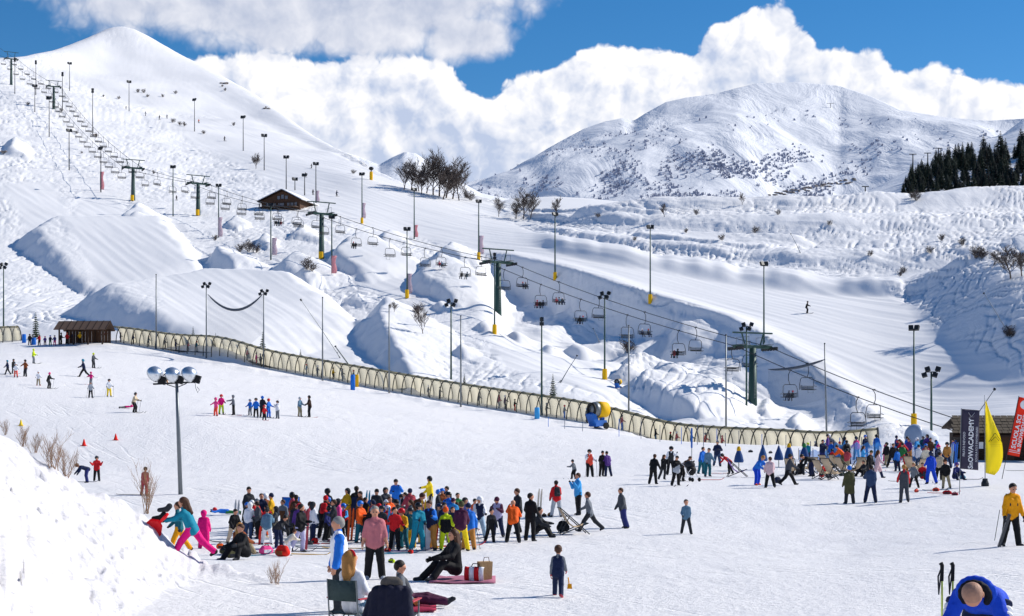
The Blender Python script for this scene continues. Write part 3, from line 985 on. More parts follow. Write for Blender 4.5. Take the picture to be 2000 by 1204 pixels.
CHAIR0 = make_chair()
CHAIRS = []
first = True
for s, off, side in ((1, 5.0, 'right'), (-1, 1.0, 'left')):
    P = CAB[s]
    acc = [0]
    for a, b in zip(P[:-1], P[1:]):
        acc.append(acc[-1] + (b - a).length)
    dist, n = off + 22, 0
    while dist < acc[-1] - 40:
        k = int(np.searchsorted(acc, dist)) - 1
        tt = (dist - acc[k]) / (acc[k + 1] - acc[k])
        p = P[k].lerp(P[k + 1], tt)
        dv = P[k + 1] - P[k]
        n += 1
        c = CHAIR0 if first else copy_tree(CHAIR0)
        first = False
        c.location = p
        rz = math.atan2(-dv.x, dv.y)            # local +y along the rope, uphill
        c.rotation_euler = (0, 0, rz if s > 0 else rz + math.pi)
        c['group'] = 'chairs hanging on the chairlift'
        c['category'] = 'lift chair'
        c['label'] = f'{ordinal(n)} chair from the valley end on the {side} rope of the chairlift'
        CHAIRS.append((c, s, n, p))
        dist += 13.2 + 0.5 * math.sin(n * 1.7)

# ------------------------------------------------------------------ floodlight poles
LAMP_HEAD = None


def lamp_mesh(kind):
    key = 'lampmesh_' + kind
    if key in MATS:
        return MATS[key]
    m = MB()
    if kind == 'quad':
        m.box((0, 0, 0), (1.2, 0.12, 0.1))
        for x in (-0.5, 0.5):
            for z, sx in ((0.28, 0.25), (-0.3, 0.25)):
                M_ = Euler((R(-25), R(18 * (1 if x > 0 else -1)), 0)).to_matrix()
                m.box((x + 0.15 * (1 if z > 0 else -1), -0.1, z), (0.5, 0.3, 0.42), 0, M_)
    elif kind == 'double':
        for x in (-0.34, 0.34):
            M_ = Euler((R(-25), 0, R(15 * (-1 if x > 0 else 1)))).to_matrix()
            m.box((x, -0.05, 0.1), (0.55, 0.35, 0.6), 0, M_)
        m.box((0, 0, -0.1), (1.0, 0.12, 0.1))
    else:
        m.box((0, 0, 0.2), (0.45, 0.4, 0.5))
        m.box((0, 0, -0.35), (0.5, 0.4, 0.42))
        m.tube([(0, 0, -0.7), (0, 0, 0.5)], 0.06, 5)
    MATS[key] = m.mesh('floodlight', DARKM)
    return MATS[key]


def light_pole(u, b, t_, label, kind='double', pad=False, r=0.13, m_=GREEN, tilt=0.0, group='floodlight poles on the slopes', ymin=0):
    g = ground(u, b, ymin=ymin)
    h = (b - t_) * g.y / F
    t = tag(empty('floodlight_pole', (g.x, g.y, g.z - 0.25)), label, 'light pole', group)
    t.rotation_euler = (0, tilt, 0)
    MB().tube([(0, 0, 0), (0, 0, h * 0.5), (0, 0, h + 0.1)], [r * 1.25, r, r * 0.75], 8).build('pole', m_, t, True)
    o = link('floodlight', lamp_mesh(kind), t, (0, 0, h + 0.1))
    o.rotation_euler = (0, 0, RNG.uniform(-0.7, 0.7))
    sc = max(1.0, min(1.6, g.y / 330))
    o.scale = (sc, sc, sc)
    if pad:
        MB().tube([(0, 0, 0.1), (0, 0, 0.9), (0, 0, 1.7)], [0.34, 0.36, 0.33], 10).build('safety_pad', YELLOW, t)
    return t


POLES = [
    (7, 640, 518, 'quad', 0, 'left edge, above the left carpet tunnel'), (29, 184, 116, 'single', 0, 'left edge just right of the topmost lift tower'), (70, 186, 121, 'single', 0, 'upper left hill, thin dark top, below the shoulder'),
    (136, 178, 124, 'double', 0, 'upper left hill, left of the summit slope'), (122, 212, 144, 'single', 0, 'upper left hill beside the high lift tower'), (68, 219, 168, 'double', 0, 'upper left hill, short one left of the high tower'),
    (96, 268, 192, 'double', 0, 'left hill, under the high lift tower'), (181, 262, 176, 'single', 0, 'left hill, standing over a dark hollow'), (252, 218, 160, 'double', 0, 'upper run, highest one on the summit slope'),
    (135, 333, 255, 'double', 0, 'left hill, alone on the tracked slope'), (197, 376, 290, 'double', 0, 'left hill, with a pink feather flag'), (380, 257, 195, 'double', 0, 'upper run, second down from the summit'),
    (475, 295, 229, 'double', 0, 'upper run, third down from the summit'), (338, 423, 326, 'double', 0, 'between the two lift towers left of the chalet'), (516, 333, 265, 'double', 0, 'upper run, fourth down from the summit'),
    (559, 370, 307, 'double', 0, 'upper run, just above the chalet roof'), (617, 398, 320, 'double', 0, 'right of the chalet, behind the tower'), (576, 372, 350, 'double', 0, 'short one behind the chalet'),
    (595, 382, 342, 'double', 0, 'short one at the chalet gable'), (707, 437, 340, 'double', 1, 'run right of the chalet, with yellow pad'), (809, 467, 370, 'double', 0, 'run below the bare trees'),
    (427, 464, 362, 'double', 0, 'snow park, below the lift chairs left of the chalet'), (529, 508, 400, 'double', 0, 'snow park, directly below the chalet'), (648, 506, 424, 'double', 0, 'snow park, right beside the third tower'),
    (795, 582, 447, 'double', 1, 'snow park, centre left with yellow pad'), (935, 507, 393, 'double', 1, 'run left of the central lift tower, yellow pad'), (1084, 547, 418, 'double', 1, 'edge of the run above the shaded bowl, yellow pad'),
    (1270, 592, 443, 'double', 1, 'edge of the run at the right end of the bowl, yellow pad'), (966, 652, 498, 'single', 1, 'close in front of the central lift tower, yellow pad'), (881, 742, 590, 'quad', 0, 'green one behind the carpet tunnel, left of the centre'),
    (1181, 741, 575, 'quad', 1, 'green one with yellow pad right of the groomed ramp'), (1492, 672, 515, 'double', 0, 'on the broad run behind the nearest tower'), (1785, 832, 640, 'double', 1, 'tallest one at the foot of the broad run, yellow pad'),
    (1819, 870, 724, 'quad', 0, 'green one beside the dark hut at the right'), (1458, 792, 636, 'quad', 0, 'green one touching the nearest lift tower'), (1058, 812, 625, 'single', 0, 'grey one rising through the carpet tunnel line'),
]
for (u, b, t_, kd, pad, lab) in POLES:
    light_pole(u, b, t_, 'floodlight pole, ' + lab, kd, bool(pad), 0.11 if b > 560 else 0.13, GREEN if b > 400 else DARKM)

NETP = [(305, 682, 537), (403, 700, 556), (515, 718, 570), (630, 744, 582), (760, 768, 598), (900, 795, 618), (1228, 838, 637), (1418, 857, 655), (1615, 872, 672)]
NETG = []
for i, (u, b, t_) in enumerate(NETP):
    g = ground(u, b)
    h = (b - t_) * g.y / F
    t = tag(empty('net_mast', (g.x, g.y, g.z - 0.3)), f'slim grey net mast in front of the carpet tunnel, {ordinal(i + 1)} from the left', 'mast', 'net masts along the carpet tunnel')
    t.rotation_euler = (0, R(-1.2 if u > 1500 else 0), 0)
    MB().tube([(0, 0, 0), (0, 0, h + 0.3)], [0.12, 0.07], 7).build('pole', STEEL, t, True)
    MB().sphere((0, 0, h + 0.33), 0.1, 4).build('cap', DARKM, t)
    if i in (1, 2):
        o = link('floodlight', lamp_mesh('quad'), t, (0, 0, h + 0.2))
        o.scale = (0.8,) * 3
    NETG.append((g, h))

NETM = mat('grey_netting', lin('4c5460'), 0.9, 0, 0.1, 3)
NETA = mat('sheer_netting', lin('6b7684'), 0.9, 0, 0.1, 3, alpha=0.16)


def slung_net(a, b, sag, drop, label, r=0.16):
    t = tag(empty('safety_net', a), label, 'net')
    pts = [a.lerp(b, k / 14) - Vector((0, 0, sag * 4 * (k / 14) * (1 - k / 14))) for k in range(15)]
    MB().tube([p - a for p in pts], [0.03 + r * math.sin(math.pi * k / 14) ** 0.5 for k in range(15)], 6).build('gathered_net', NETM, t, True)
    g = [[p - a - Vector((0, 0, drop * j / 4)) for p in pts] for j in range(5)]
    MB().sheet(g).build('net_sheet', NETA, t)
    return t


tp = [g + Vector((0, 0, h)) for g, h in NETG]
slung_net(tp[1] + Vector((0.2, 0, -1.4)), tp[2] + Vector((-0.1, 0, -0.3)), 2.3, 5.5, 'dark safety net sagging between two masts at the left')
slung_net(pxy(1500, 722, 172), pxy(1612, 702, 166), 0.35, 4.2, 'dark safety net strung right of the nearest lift tower', 0.14)

# ------------------------------------------------------------------ snow lances
def lance(u, b, tx, ty, label, r=0.07):
    g = ground(u, b)
    d = Vector(((tx - u) * g.y / F, 0.6, (b - ty) * g.y / F))
    t = tag(empty('snow_lance', (g.x, g.y, g.z - 0.1)), label, 'snow lance', 'snow lances on the slopes')
    MB().tube([(0, 0, -0.2), d * 0.5, d], [r, r * 0.7, r * 0.5], 6).build('pipe', STEEL, t)
    MB().tube([d, d * 1.03], 0.14, 6).build('nozzle_head', DARKM, t)
    MB().tube([(-0.3, 0.4, -0.1), d * 0.12], 0.05, 5).build('strut', DARKM, t)


lance(704, 742, 655, 676, 'thick grey snow lance leaning left behind the carpet tunnel', 0.16)
lance(668, 700, 588, 586, 'long thin snow lance on the big landing')
lance(1092, 748, 1127, 694, 'short snow lance leaning right beside the small fir')
lance(1172, 668, 1159, 641, 'tiny snow lance left of the green floodlight pole')
lance(1565, 495, 1546, 456, 'snow lance leaning left on the right terraces')
lance(1974, 655, 1925, 572, 'snow lance leaning left on the shaded right flank')
lance(1868, 868, 1945, 760, 'snow lance rising behind the dark hut')

# ------------------------------------------------------------------ snow guns
def snow_gun(u, b, scale, label, rz, body=True):
    g = ground(u, b)
    t = tag(empty('snow_gun', (g.x, g.y, g.z), rz, scale), label, 'snow gun')
    M_ = Matrix.Translation((0, 0, 1.55)) @ Euler((R(90), 0, 0)).to_matrix().to_4x4()
    MB().lathe([(0.52, -0.85), (0.62, -0.8), (0.66, -0.3), (0.66, 0.15)], 20, 0, M_).build('fan_barrel', YELLOW, t, True)
    MB().lathe([(0.64, 0.15), (0.62, 0.45), (0.55, 0.62)], 20, 0, M_).build('nozzle_ring', STEEL, t, True)
    MB().lathe([(0.57, 0.60), (0.56, 0.75), (0.40, 0.76), (0.30, 0.45)], 20, 0, M_).build('fan_mouth', BLACK, t, True)
    m = MB().box((0, 0.05, 0.45), (1.0, 1.3, 0.5), 0, None, 0.8).box((0, -0.55, 0.75), (0.85, 0.4, 1.1), 0, Euler((R(25), 0, 0)).to_matrix())
    m.box((0, 0.4, 0.95), (0.3, 0.3, 0.7))
    m.build('carriage', BLUE, t)
    for s in (-1, 1):
        MB().lathe([(0.08, -0.07), (0.27, -0.06), (0.27, 0.06), (0.08, 0.07)], 12, 0, Matrix.Translation((s * 0.62, 0.35, 0.25)) @ Euler((0, R(90), 0)).to_matrix().to_4x4()).build('wheel', BLACK, t)
    return t


snow_gun(1168, 838, 1.35, 'yellow and blue fan snow gun in front of the carpet tunnel', R(-55))
snow_gun(1207, 760, 0.62, 'small amber snow gun right of the groomed ramp', R(-30))
g = ground(725, 352)
t = tag(empty('padded_mast', g), 'yellow padded mast with dark head at the top of the broad run', 'mast')
MB().tube([(0, 0, -0.2), (0, 0, 1.4), (0, 0, 2.6)], [0.5, 0.55, 0.5], 10).build('safety_pad', YELLOW, t)
MB().tube([(0, 0, 2.5), (0, 0, 3.2)], 0.16, 6).build('pole', DARKM, t)
MB().sphere((0, 0, 3.6), (0.8, 0.7, 0.6), 6).build('head', DARKM, t)

# ------------------------------------------------------------------ moving-carpet tunnel
def tint(name, col, alpha, trans):
    return mat(name, lin(col), 0.35, 0, 0.06, 1.0, trans=trans, alpha=alpha)


PANEL = mat('cream_polycarbonate', lin('b9b292'), 0.4, 0, 0.14, 0.7, trans=0.45, spec=0.3)
REARP = mat('pale_polycarbonate', lin('e6e3d8'), 0.4, 0, 0.16, 0.9, trans=0.78, spec=0.2)
PANEW = tint('clear_polycarbonate', 'e4e6e0', 0.08, 0.4)
RIBM = mat('rib_steel', lin('4a4b48'), 0.5, 0.4, 0.1, 3)


def tunnel(u0, u1, label, spacing, width=2.6, height=2.75, skip=()):
    us = np.linspace(u0, u1, 400)
    Yc = np.interp(us, [p[0] for p in CARPET], [p[2] for p in CARPET])
    P = [Vector(((u - 1000) / F * y, y, 0)) for u, y in zip(us, Yc)]
    acc = np.concatenate([[0], np.cumsum([(b - a).length for a, b in zip(P[:-1], P[1:])])])
    n = int(acc[-1] / spacing)
    st = []
    for k in range(n + 1):
        d = k * spacing
        j = min(int(np.searchsorted(acc, d, 'right')) - 1, len(P) - 2)
        p = P[j].lerp(P[j + 1], (d - acc[j]) / (acc[j + 1] - acc[j]))
        st.append(p)
    zs = gsm(np.array([gz(p.x, p.y) for p in st]), 2)
    for p, z in zip(st, zs):
        p.z = z - 0.28
    root = tag(empty('carpet_tunnel', st[0]), label, 'tunnel')
    prof = []
    K = 14
    for k in range(K + 1):
        th = math.pi * k / K
        prof.append((-math.cos(th) * width / 2, math.sin(th) ** 0.85 * height if 0 < k < K else -0.4))
    frames = []
    for i, p in enumerate(st):
        d = st[min(i + 1, n)] - st[max(i - 1, 0)]
        d.z = 0
        d.normalize()
        nn = Vector((-d.y, d.x, 0))
        if nn.y > 0:
            nn = -nn            # nn points to the camera side
        frames.append([p - st[0] - nn * a + Vector((0, 0, b)) for a, b in prof])     # index 0: camera side ground
    for i, fr in enumerate(frames):
        MB().tube(fr, 0.07, 5).build('rib', RIBM, root)
        if i == n:
            break
        fr2 = frames[i + 1]
        MB().sheet([[fr[k], fr2[k]] for k in range(5, 10)], 0.02).build('roof_panel', PANEL, root, True)
        MB().sheet([[fr[k], fr2[k]] for k in range(9, K + 1)], 0.02).build('rear_panel', REARP, root, True)
        if i not in skip:
            g = [[fr[k], fr2[k]] for k in range(0, 6)]
            MB().sheet(g, 0.02).build('window_pane', PANEW, root, True)
    MB().sheet([[p - st[0] + Vector((-0.35, -0.2, 0.16)), p - st[0] + Vector((0.35, 0.2, 0.16))] for p in st], 0.1).build('belt', BLACK, root)
    return st


skips = tuple(int(k) for k in RNG.choice(78, 26, replace=False))
CT = tunnel(224, 1716, 'long arched carpet lift tunnel with cream panels across the slope', 1.68, skip=skips)
CT2 = tunnel(-90, 46, 'short arched carpet lift tunnel at the left edge', 1.68)

# ------------------------------------------------------------------ carpet shelter
g = ground(165, 672)
t = tag(empty('wooden_shelter', (g.x, g.y, g.z), R(-4)), 'open wooden shelter with brown board roof beside the carpet tunnel', 'shelter')
for x in (-3.3, -1.1, 1.1, 3.3):
    for y in (-1.6, 1.6):
        MB().box((x, y, 1.0), (0.2, 0.2, 2.4)).build('post', WOODD, t)
for k in range(14):
    MB().box((-3.25 + k * 0.5, 1.75, 1.15), (0.47, 0.05, 2.2)).build('wall_board', WOOD, t)
for s in (-1, 1):
    for k in range(8):
        M_ = Euler((R(32 * -s), 0, 0)).to_matrix()
        MB().box((-3.5 + k * 1.0, s * 1.05, 2.72 + 0.01 * (k % 2)), (0.97, 2.6, 0.09), 0, M_).build('roof_board', WOODR, t)
    for k in range(8):
        M_ = Euler((R(32 * -s), 0, 0)).to_matrix()
        MB().box((-3.02 + k * 1.0, s * 1.05, 2.79), (0.08, 2.62, 0.08), 0, M_).build('roof_batten', WOODD, t)

# ------------------------------------------------------------------ chalet on the hill
g = ground(548, 409)
t = tag(empty('timber_chalet', (g.x, g.y, g.z - 0.3), R(-14)), 'brown timber chalet with a snowy roof on the hillside', 'chalet')
W_, D_, HW, HR = 11.0, 13.0, 2.7, 5.2
MB().add([(-W_/2, 0, 0), (W_/2, 0, 0), (W_/2, 0, HW), (0.6, 0, HR), (-W_/2, 0, HW), (-W_/2, D_, 0), (W_/2, D_, 0), (W_/2, D_, HW), (0.6, D_, HR), (-W_/2, D_, HW)],
         [(0, 1, 2, 3, 4), (9, 8, 7, 6, 5), (0, 5, 6, 1), (1, 6, 7, 2), (0, 4, 9, 5)]).build('wall', WOOD, t)
for s in (-1, 1):
    xe = s * (W_ / 2 + 0.9)
    zt = HW - 0.42 if s > 0 else HW - 0.36
    a, b = Vector((0.6, -0.9, HR + 0.12)), Vector((xe, -0.9, zt))
    a2, b2 = Vector((0.6, D_ + 0.6, HR + 0.12)), Vector((xe, D_ + 0.6, zt))
    rf = MB().sheet([[a, a2], [b, b2]], 0.22 * s).build('roof', WOODD, t)
    up = Vector((0, 0.12, 0.26))
    MB().sheet([[a + up, a2 + up], [b.lerp(a, 0.03) + up, b2.lerp(a2, 0.03) + up]], 0.22 * s).build('snow_cover', ROOFSNOW, rf)
MB().box((-1.8, 4, 4.9), (0.6, 0.6, 1.5)).build('chimney', STEEL, t)
for (x, z, w, h) in [(0.6, 3.6, 0.8, 1.1), (1.7, 3.4, 0.8, 0.9), (-0.5, 3.4, 0.8, 0.9), (3.3, 1.5, 0.8, 1.1), (4.3, 1.5, 0.8, 1.1), (2.3, 1.5, 0.8, 1.1), (0.2, 1.5, 1.6, 1.0), (-1.8, 1.5, 0.9, 1.0), (-3.6, 1.5, 0.9, 1.0)]:
    wn = MB().box((x, -0.03, z), (w + 0.16, 0.08, h + 0.16)).build('window', WOODD, t)
    MB().box((x, -0.07, z), (w, 0.06, h)).build('pane', GLASS, wn)
dk = MB().box((0, -1.3, 0.7), (W_ - 0.6, 2.4, 0.14)).build('deck', WOODR, t)
for k in range(8):
    MB().box((-4.9 + k * 1.4, -2.4, 1.15), (0.1, 0.1, 0.9)).build('baluster', WOODD, dk)
MB().box((0, -2.4, 1.62), (W_ - 0.6, 0.1, 0.1)).build('handrail', WOODD, dk)

# ------------------------------------------------------------------ ski-school hut at the right edge
SHING = mat('mossy_shingle', lin('5d5346'), 0.9, 0, 0.35, 2, 0.02, 14)
g = ground(1935, 899)
t = tag(empty('ski_school_hut', (g.x, g.y, g.z - 0.15), R(-3)), 'dark timber hut with shingle roof behind the flags', 'hut')
for k in range(11):
    for side, (x0, ln) in enumerate(((0.9, 6.2),)):
        MB().tube([(x0 - ln / 2 + 0.02 * (k % 2), 0, 0.12 + 0.2 * k), (x0 + ln / 2, 0, 0.12 + 0.2 * k)], 0.115, 8).build('log', WOODD, t)
MB().box((0.9, 2.1, 1.1), (6.0, 4.0, 2.2)).build('wall', WOODD, t)
rf = MB().sheet([[(-3.0, -0.95, 2.0), (4.9, -0.95, 2.0)], [(-2.6, 1.2, 3.35), (4.9, 1.2, 3.35)], [(-2.6, 4.6, 2.6), (4.9, 4.6, 2.6)]], 0.14).build('roof', WOODD, t)
sh = MB()
MS = MB().box((0, 0, 0), (0.42, 0.5, 0.035)).mesh('shingle', SHING)
for r_ in range(6):
    for k in range(17):
        tt = (r_ + 0.5) / 6.3
        y, z = -0.95 + 2.15 * tt, 2.0 + 1.35 * tt + 0.19
        o = link('shingle', MS, rf, (-2.85 + 0.4 * tt + k * 0.455 + 0.1 * (r_ % 2), y, z + RNG.uniform(-0.01, 0.01)))
        o.rotation_euler = (R(28 + RNG.uniform(-2, 2)), 0, R(RNG.uniform(-2, 2)))
MB().box((-0.9, -0.16, 1.25), (0.62, 0.05, 0.5)).build('notice', WHITEP, t)
for x in (3.3,):
    wn = MB().box((x, -0.16, 1.2), (1.3, 0.1, 1.0)).build('window', WOOD, t)
    MB().box((x, -0.22, 1.2), (1.1, 0.06, 0.8)).build('pane', GLASS, wn)
dr = MB().box((1.2, -0.16, 0.98), (0.95, 0.08, 1.9)).build('door', WOOD, t)
MB().box((1.55, -0.22, 0.98), (0.06, 0.06, 0.2)).build('handle', STEEL, dr)

# ------------------------------------------------------------------ people: one continuous skin per body, polygonised from blended limbs
def surface_nets(d, org, h):
    ins = d < 0
    c = np.zeros(tuple(n - 1 for n in d.shape), np.int8)
    off = [(i, j, k) for i in (0, 1) for j in (0, 1) for k in (0, 1)]
    nx, ny, nz = c.shape
    sl3 = lambda o: (slice(o[0], o[0] + nx), slice(o[1], o[1] + ny), slice(o[2], o[2] + nz))
    for o in off:
        c += ins[sl3(o)]
    act = (c > 0) & (c < 8)
    idx = np.full(c.shape, -1, np.int64)
    cells = np.argwhere(act)
    idx[act] = np.arange(len(cells))
    acc = np.zeros((len(cells), 3))
    cnt = np.zeros(len(cells))
    vals = {o: d[cells[:, 0] + o[0], cells[:, 1] + o[1], cells[:, 2] + o[2]] for o in off}
    for a in off:
        for ax in range(3):
            if a[ax]:
                continue
            b = tuple(1 if q == ax else a[q] for q in range(3))
            va, vb = vals[a], vals[b]
            m = (va < 0) != (vb < 0)
            t = np.where(m, va / np.where(m, va - vb, 1), 0)
            for q in range(3):
                acc[:, q] += np.where(m, a[q] + (t if q == ax else 0), 0)
            cnt += m
    V = (cells + acc / cnt[:, None]) * h + org
    quads = []
    for ax in range(3):
        b, e = (ax + 1) % 3, (ax + 2) % 3
        s0 = [slice(None)] * 3
        s1 = [slice(None)] * 3
        s0[ax], s1[ax] = slice(0, -1), slice(1, None)
        i0, i1 = ins[tuple(s0)], ins[tuple(s1)]
        e_ = np.argwhere(i0 != i1)
        ok = (e_[:, b] > 0) & (e_[:, e] > 0) & (e_[:, b] < d.shape[b] - 1) & (e_[:, e] < d.shape[e] - 1)
        e_ = e_[ok]
        fl = i0[e_[:, 0], e_[:, 1], e_[:, 2]]

        def cell(db, de):
            q = e_.copy()
            q[:, b] += db
            q[:, e] += de
            return idx[q[:, 0], q[:, 1], q[:, 2]]
        Q = np.stack([cell(-1, -1), cell(0, -1), cell(0, 0), cell(-1, 0)], 1)
        Q[~fl] = Q[~fl][:, ::-1]
        quads.append(Q)
    return V, np.vstack(quads), cells


def sdf_mesh(prims, h, k=0.035):
    """prims: (a, b, ra, rb, group). returns verts, quads, group per face"""
    A = np.array([p[0] for p in prims], float)
    B = np.array([p[1] for p in prims], float)
    RA = np.array([p[2] for p in prims])
    RB = np.array([p[3] for p in prims])
    m = 0.05 + 2 * h
    lo = np.minimum(A - RA[:, None], B - RB[:, None]).min(0) - m
    hi = np.maximum(A + RA[:, None], B + RB[:, None]).max(0) + m
    n = np.ceil((hi - lo) / h).astype(int) + 1
    D = np.full(n, 0.5)
    Lb = np.zeros(n, np.int8)
    best = np.full(n, 9.0)
    ax = [lo[q] + np.arange(n[q]) * h for q in range(3)]
    for a, b, ra, rb, g in zip(A, B, RA, RB, [p[4] for p in prims]):
        mg = 0.09 + h
        l = np.minimum(a - ra, b - rb) - mg
        u = np.maximum(a + ra, b + rb) + mg
        i0 = np.clip(((l - lo) / h).astype(int), 0, n - 1)
        i1 = np.clip(((u - lo) / h).astype(int) + 2, 1, n)
        s = tuple(slice(i0[q], i1[q]) for q in range(3))
        X = ax[0][s[0]][:, None, None] - a[0]
        Y = ax[1][s[1]][None, :, None] - a[1]
        Z = ax[2][s[2]][None, None, :] - a[2]
        e = b - a
        L2 = float(e @ e) + 1e-12
        t = np.clip((X * e[0] + Y * e[1] + Z * e[2]) / L2, 0, 1)
        dd = np.sqrt((X - t * e[0]) ** 2 + (Y - t * e[1]) ** 2 + (Z - t * e[2]) ** 2) - (ra + (rb - ra) * t)
        sub = D[s]
        hh = np.clip(0.5 + 0.5 * (sub - dd) / k, 0, 1)
        D[s] = sub * (1 - hh) + dd * hh - k * hh * (1 - hh)
        mm = dd < best[s]
        best[s] = np.where(mm, dd, best[s])
        Lb[s] = np.where(mm, g, Lb[s])
    V, Q, cells = surface_nets(D, lo, h)
    lab = Lb[cells[:, 0], cells[:, 1], cells[:, 2]]
    return V, Q, lab[Q[:, 0]]


PAL = dict(black='16171b', charcoal='2c2f35', grey='6f757d', darkgrey='474b52', lightgrey='aab0b8', white='e9ebf0', navy='1b2748', indigo='2d3470', blue='1f6fd0', brightblue='1446c8', skyblue='3f9fe0', lightblue='9fbad0',
           teal='0f7f9a', darkteal='17606e', slate='5d7f98', red='c81e26', brightred='e0281e', orange='f0601c', coral='e8503c', dustyred='b04450', pink='e84a90', hotpink='e0107a', magenta='d01478', palepink='d8b8bc', rose='c0737a',
           purple='5a3a86', plum='4b1f3c', lavender='b5b3d6', brown='5a3a26', darkbrown='38261e', rust='8a4a26', tan='b98040', khaki='9a8f72', beige='c9b79c', olive='4a4a30', green='2f7a45', neon='c8e020', yellow='f0d020', mustard='d8a81c', gold='f0a010', jeans='34486a', cream='e0d8c4')
SKIN, HAIRS = 'c98f72', dict(dark='1d1512', brown='4a2f20', blond='a8763c', grey='8b8a86', thin='a87f6a')


def body_prims(P):
    """skeleton in metres for a 1.75 m figure facing -Y, feet near z = 0; returns limbs and joint frames"""
    lean, twist = R(P.get('lean', 2)), R(P.get('twist', 0))
    bulk = P.get('bulk', 1.08)
    child = P.get('child', 0.0)
    hs = 1.10 + 0.38 * child
    pel = np.array([0, 0, P.get('hip', 0.92)])
    up = np.array([0, -math.sin(lean), math.cos(lean)])
    fw = np.array([0, -math.cos(lean), -math.sin(lean)])
    rt = np.array([math.cos(twist), -math.sin(twist), 0])
    J, K = 0, 1
    ch = pel + up * 0.36
    sh = pel + up * 0.50
    pr = []
    for s in (-1, 1):
        pr.append((pel + rt * s * 0.075 + up * 0.00, ch + rt * s * 0.082, 0.128 * bulk, 0.125 * bulk, 0))
        pr.append((pel + rt * s * 0.072 - up * 0.07, pel + rt * s * 0.07 + up * 0.05, 0.136 * bulk, 0.125 * bulk, 0))
        pr.append((ch + rt * s * 0.06, sh + rt * s * 0.125 - up * 0.035, 0.115 * bulk, 0.078 * bulk, 0))
        pr.append((sh + up * 0.045, sh + rt * s * 0.12 - up * 0.02, 0.06, 0.07 * bulk, 0))
    coat = P.get('coat', 0)
    nk = sh + up * 0.07
    hd = R(P.get('head', 0)) + lean * P.get('headfollow', 0.35)
    hu = np.array([0, -math.sin(hd), math.cos(hd)])
    hf = np.array([0, -math.cos(hd), -math.sin(hd)])
    yaw = R(P.get('look', 0))
    hr = np.array([math.cos(yaw), -math.sin(yaw), 0])
    hf = hf * math.cos(yaw) + np.array([1, 0, 0]) * math.sin(yaw) * -1
    hc = nk + hu * 0.135 * (0.75 + 0.25 * hs) * (1 + 0.25 * child)
    pr.append((sh, nk + hu * 0.03, 0.075, 0.06, 5))
    pr.append((nk, hc, 0.055, 0.06, 2))
    pr.append((hc + hu * 0.03 * hs - hf * 0.012, hc + hu * 0.03 * hs + hf * 0.008, 0.088 * hs, 0.086 * hs, 2))
    pr.append((hc - hu * 0.055 * hs + hf * 0.028 * hs, hc - hu * 0.01, 0.052 * hs, 0.076 * hs, 2))
    pr.append((hc - hu * 0.015 * hs + hf * 0.088 * hs, hc + hu * 0.02 * hs + hf * 0.082 * hs, 0.014 * hs, 0.01 * hs, 2))
    pr.append((hc + hu * 0.028 * hs + hf * 0.075 * hs + hr * 0.03 * hs, hc + hu * 0.028 * hs + hf * 0.075 * hs - hr * 0.03 * hs, 0.018 * hs, 0.018 * hs, 2))
    fr = dict(hc=hc, hu=hu, hf=hf, hr=hr, hs=hs, sh=sh, ch=ch, up=up, fw=fw, rt=rt, pel=pel, hands=[], feet=[], nk=nk)
    for s, key in ((-1, 'r'), (1, 'l')):
        fa, oa, kb = P.get('leg_' + key, (0, 5, 3))
        fa, oa, kb = R(fa), R(oa), R(kb)
        hip = pel + np.array([s * 0.095, 0, -0.02])
        td = np.array([s * math.sin(oa), -math.sin(fa) * math.cos(oa), -math.cos(fa) * math.cos(oa)])
        sa = fa - kb
        sd_ = np.array([s * math.sin(oa) * 0.9, -math.sin(sa), -math.cos(sa)])
        sd_ /= np.linalg.norm(sd_)
        kn = hip + td * 0.43
        an = kn + sd_ * 0.42
        pr.append((hip, kn, 0.112 * bulk, 0.086 * bulk, 1))
        pr.append((kn, an + sd_ * -0.02, 0.084 * bulk, 0.078 * bulk, 1))
        fd = np.array([s * math.sin(R(P.get('toe', 12))), -math.cos(R(P.get('toe', 12))), 0])
        pit = sa * P.get('footpitch', 0.55)
        fd = fd * math.cos(pit) + np.array([0, 0, 1]) * math.sin(pit)
        bt = P.get('boot', 1.0)
        pr.append((an - sd_ * 0.06 * bt, an + sd_ * 0.03, 0.06 * bt, 0.055, 3))
        pr.append((an + sd_ * 0.035 - fd * 0.03, an + sd_ * 0.05 + fd * 0.15, 0.052, 0.042, 3))
        fr['feet'].append((an + sd_ * 0.09, fd))
        if coat:
            pr.append((hip + np.array([0, 0, 0.05]), hip + td * 0.43 * coat - np.array([s * 0.02, 0, 0]), 0.125 * bulk, 0.125 * bulk, 0))
        ua, uo, eb, tw = P.get('arm_' + key, (5, 12, 15, 0))
        ua, uo, eb, tw = R(ua), R(uo), R(eb), R(tw)
        shp = sh + rt * s * 0.168 * (0.9 + 0.1 * bulk) - up * 0.045
        a0 = lean * P.get('armfollow', 0.0) + ua
        ud = np.array([s * math.sin(uo), -math.sin(a0) * math.cos(uo), -math.cos(a0) * math.cos(uo)])
        fa2 = a0 + eb
        fo = uo - tw
        f_ = np.array([s * math.sin(fo), -math.sin(fa2) * math.cos(fo), -math.cos(fa2) * math.cos(fo)])
        el_ = shp + ud * 0.28
        wr = el_ + f_ * 0.25
        ar = P.get('sleeve', 1.0) * bulk
        pr.append((shp, el_, 0.074 * ar, 0.064 * ar, 5))
        if P.get('bare'):
            pr.append((el_, el_ + f_ * 0.08, 0.054 * ar, 0.052 * ar, 5))
            pr.append((el_ + f_ * 0.08, wr, 0.042, 0.030, 2))
        else:
            pr.append((el_, wr - f_ * 0.01, 0.064 * ar, 0.054 * ar, 5))
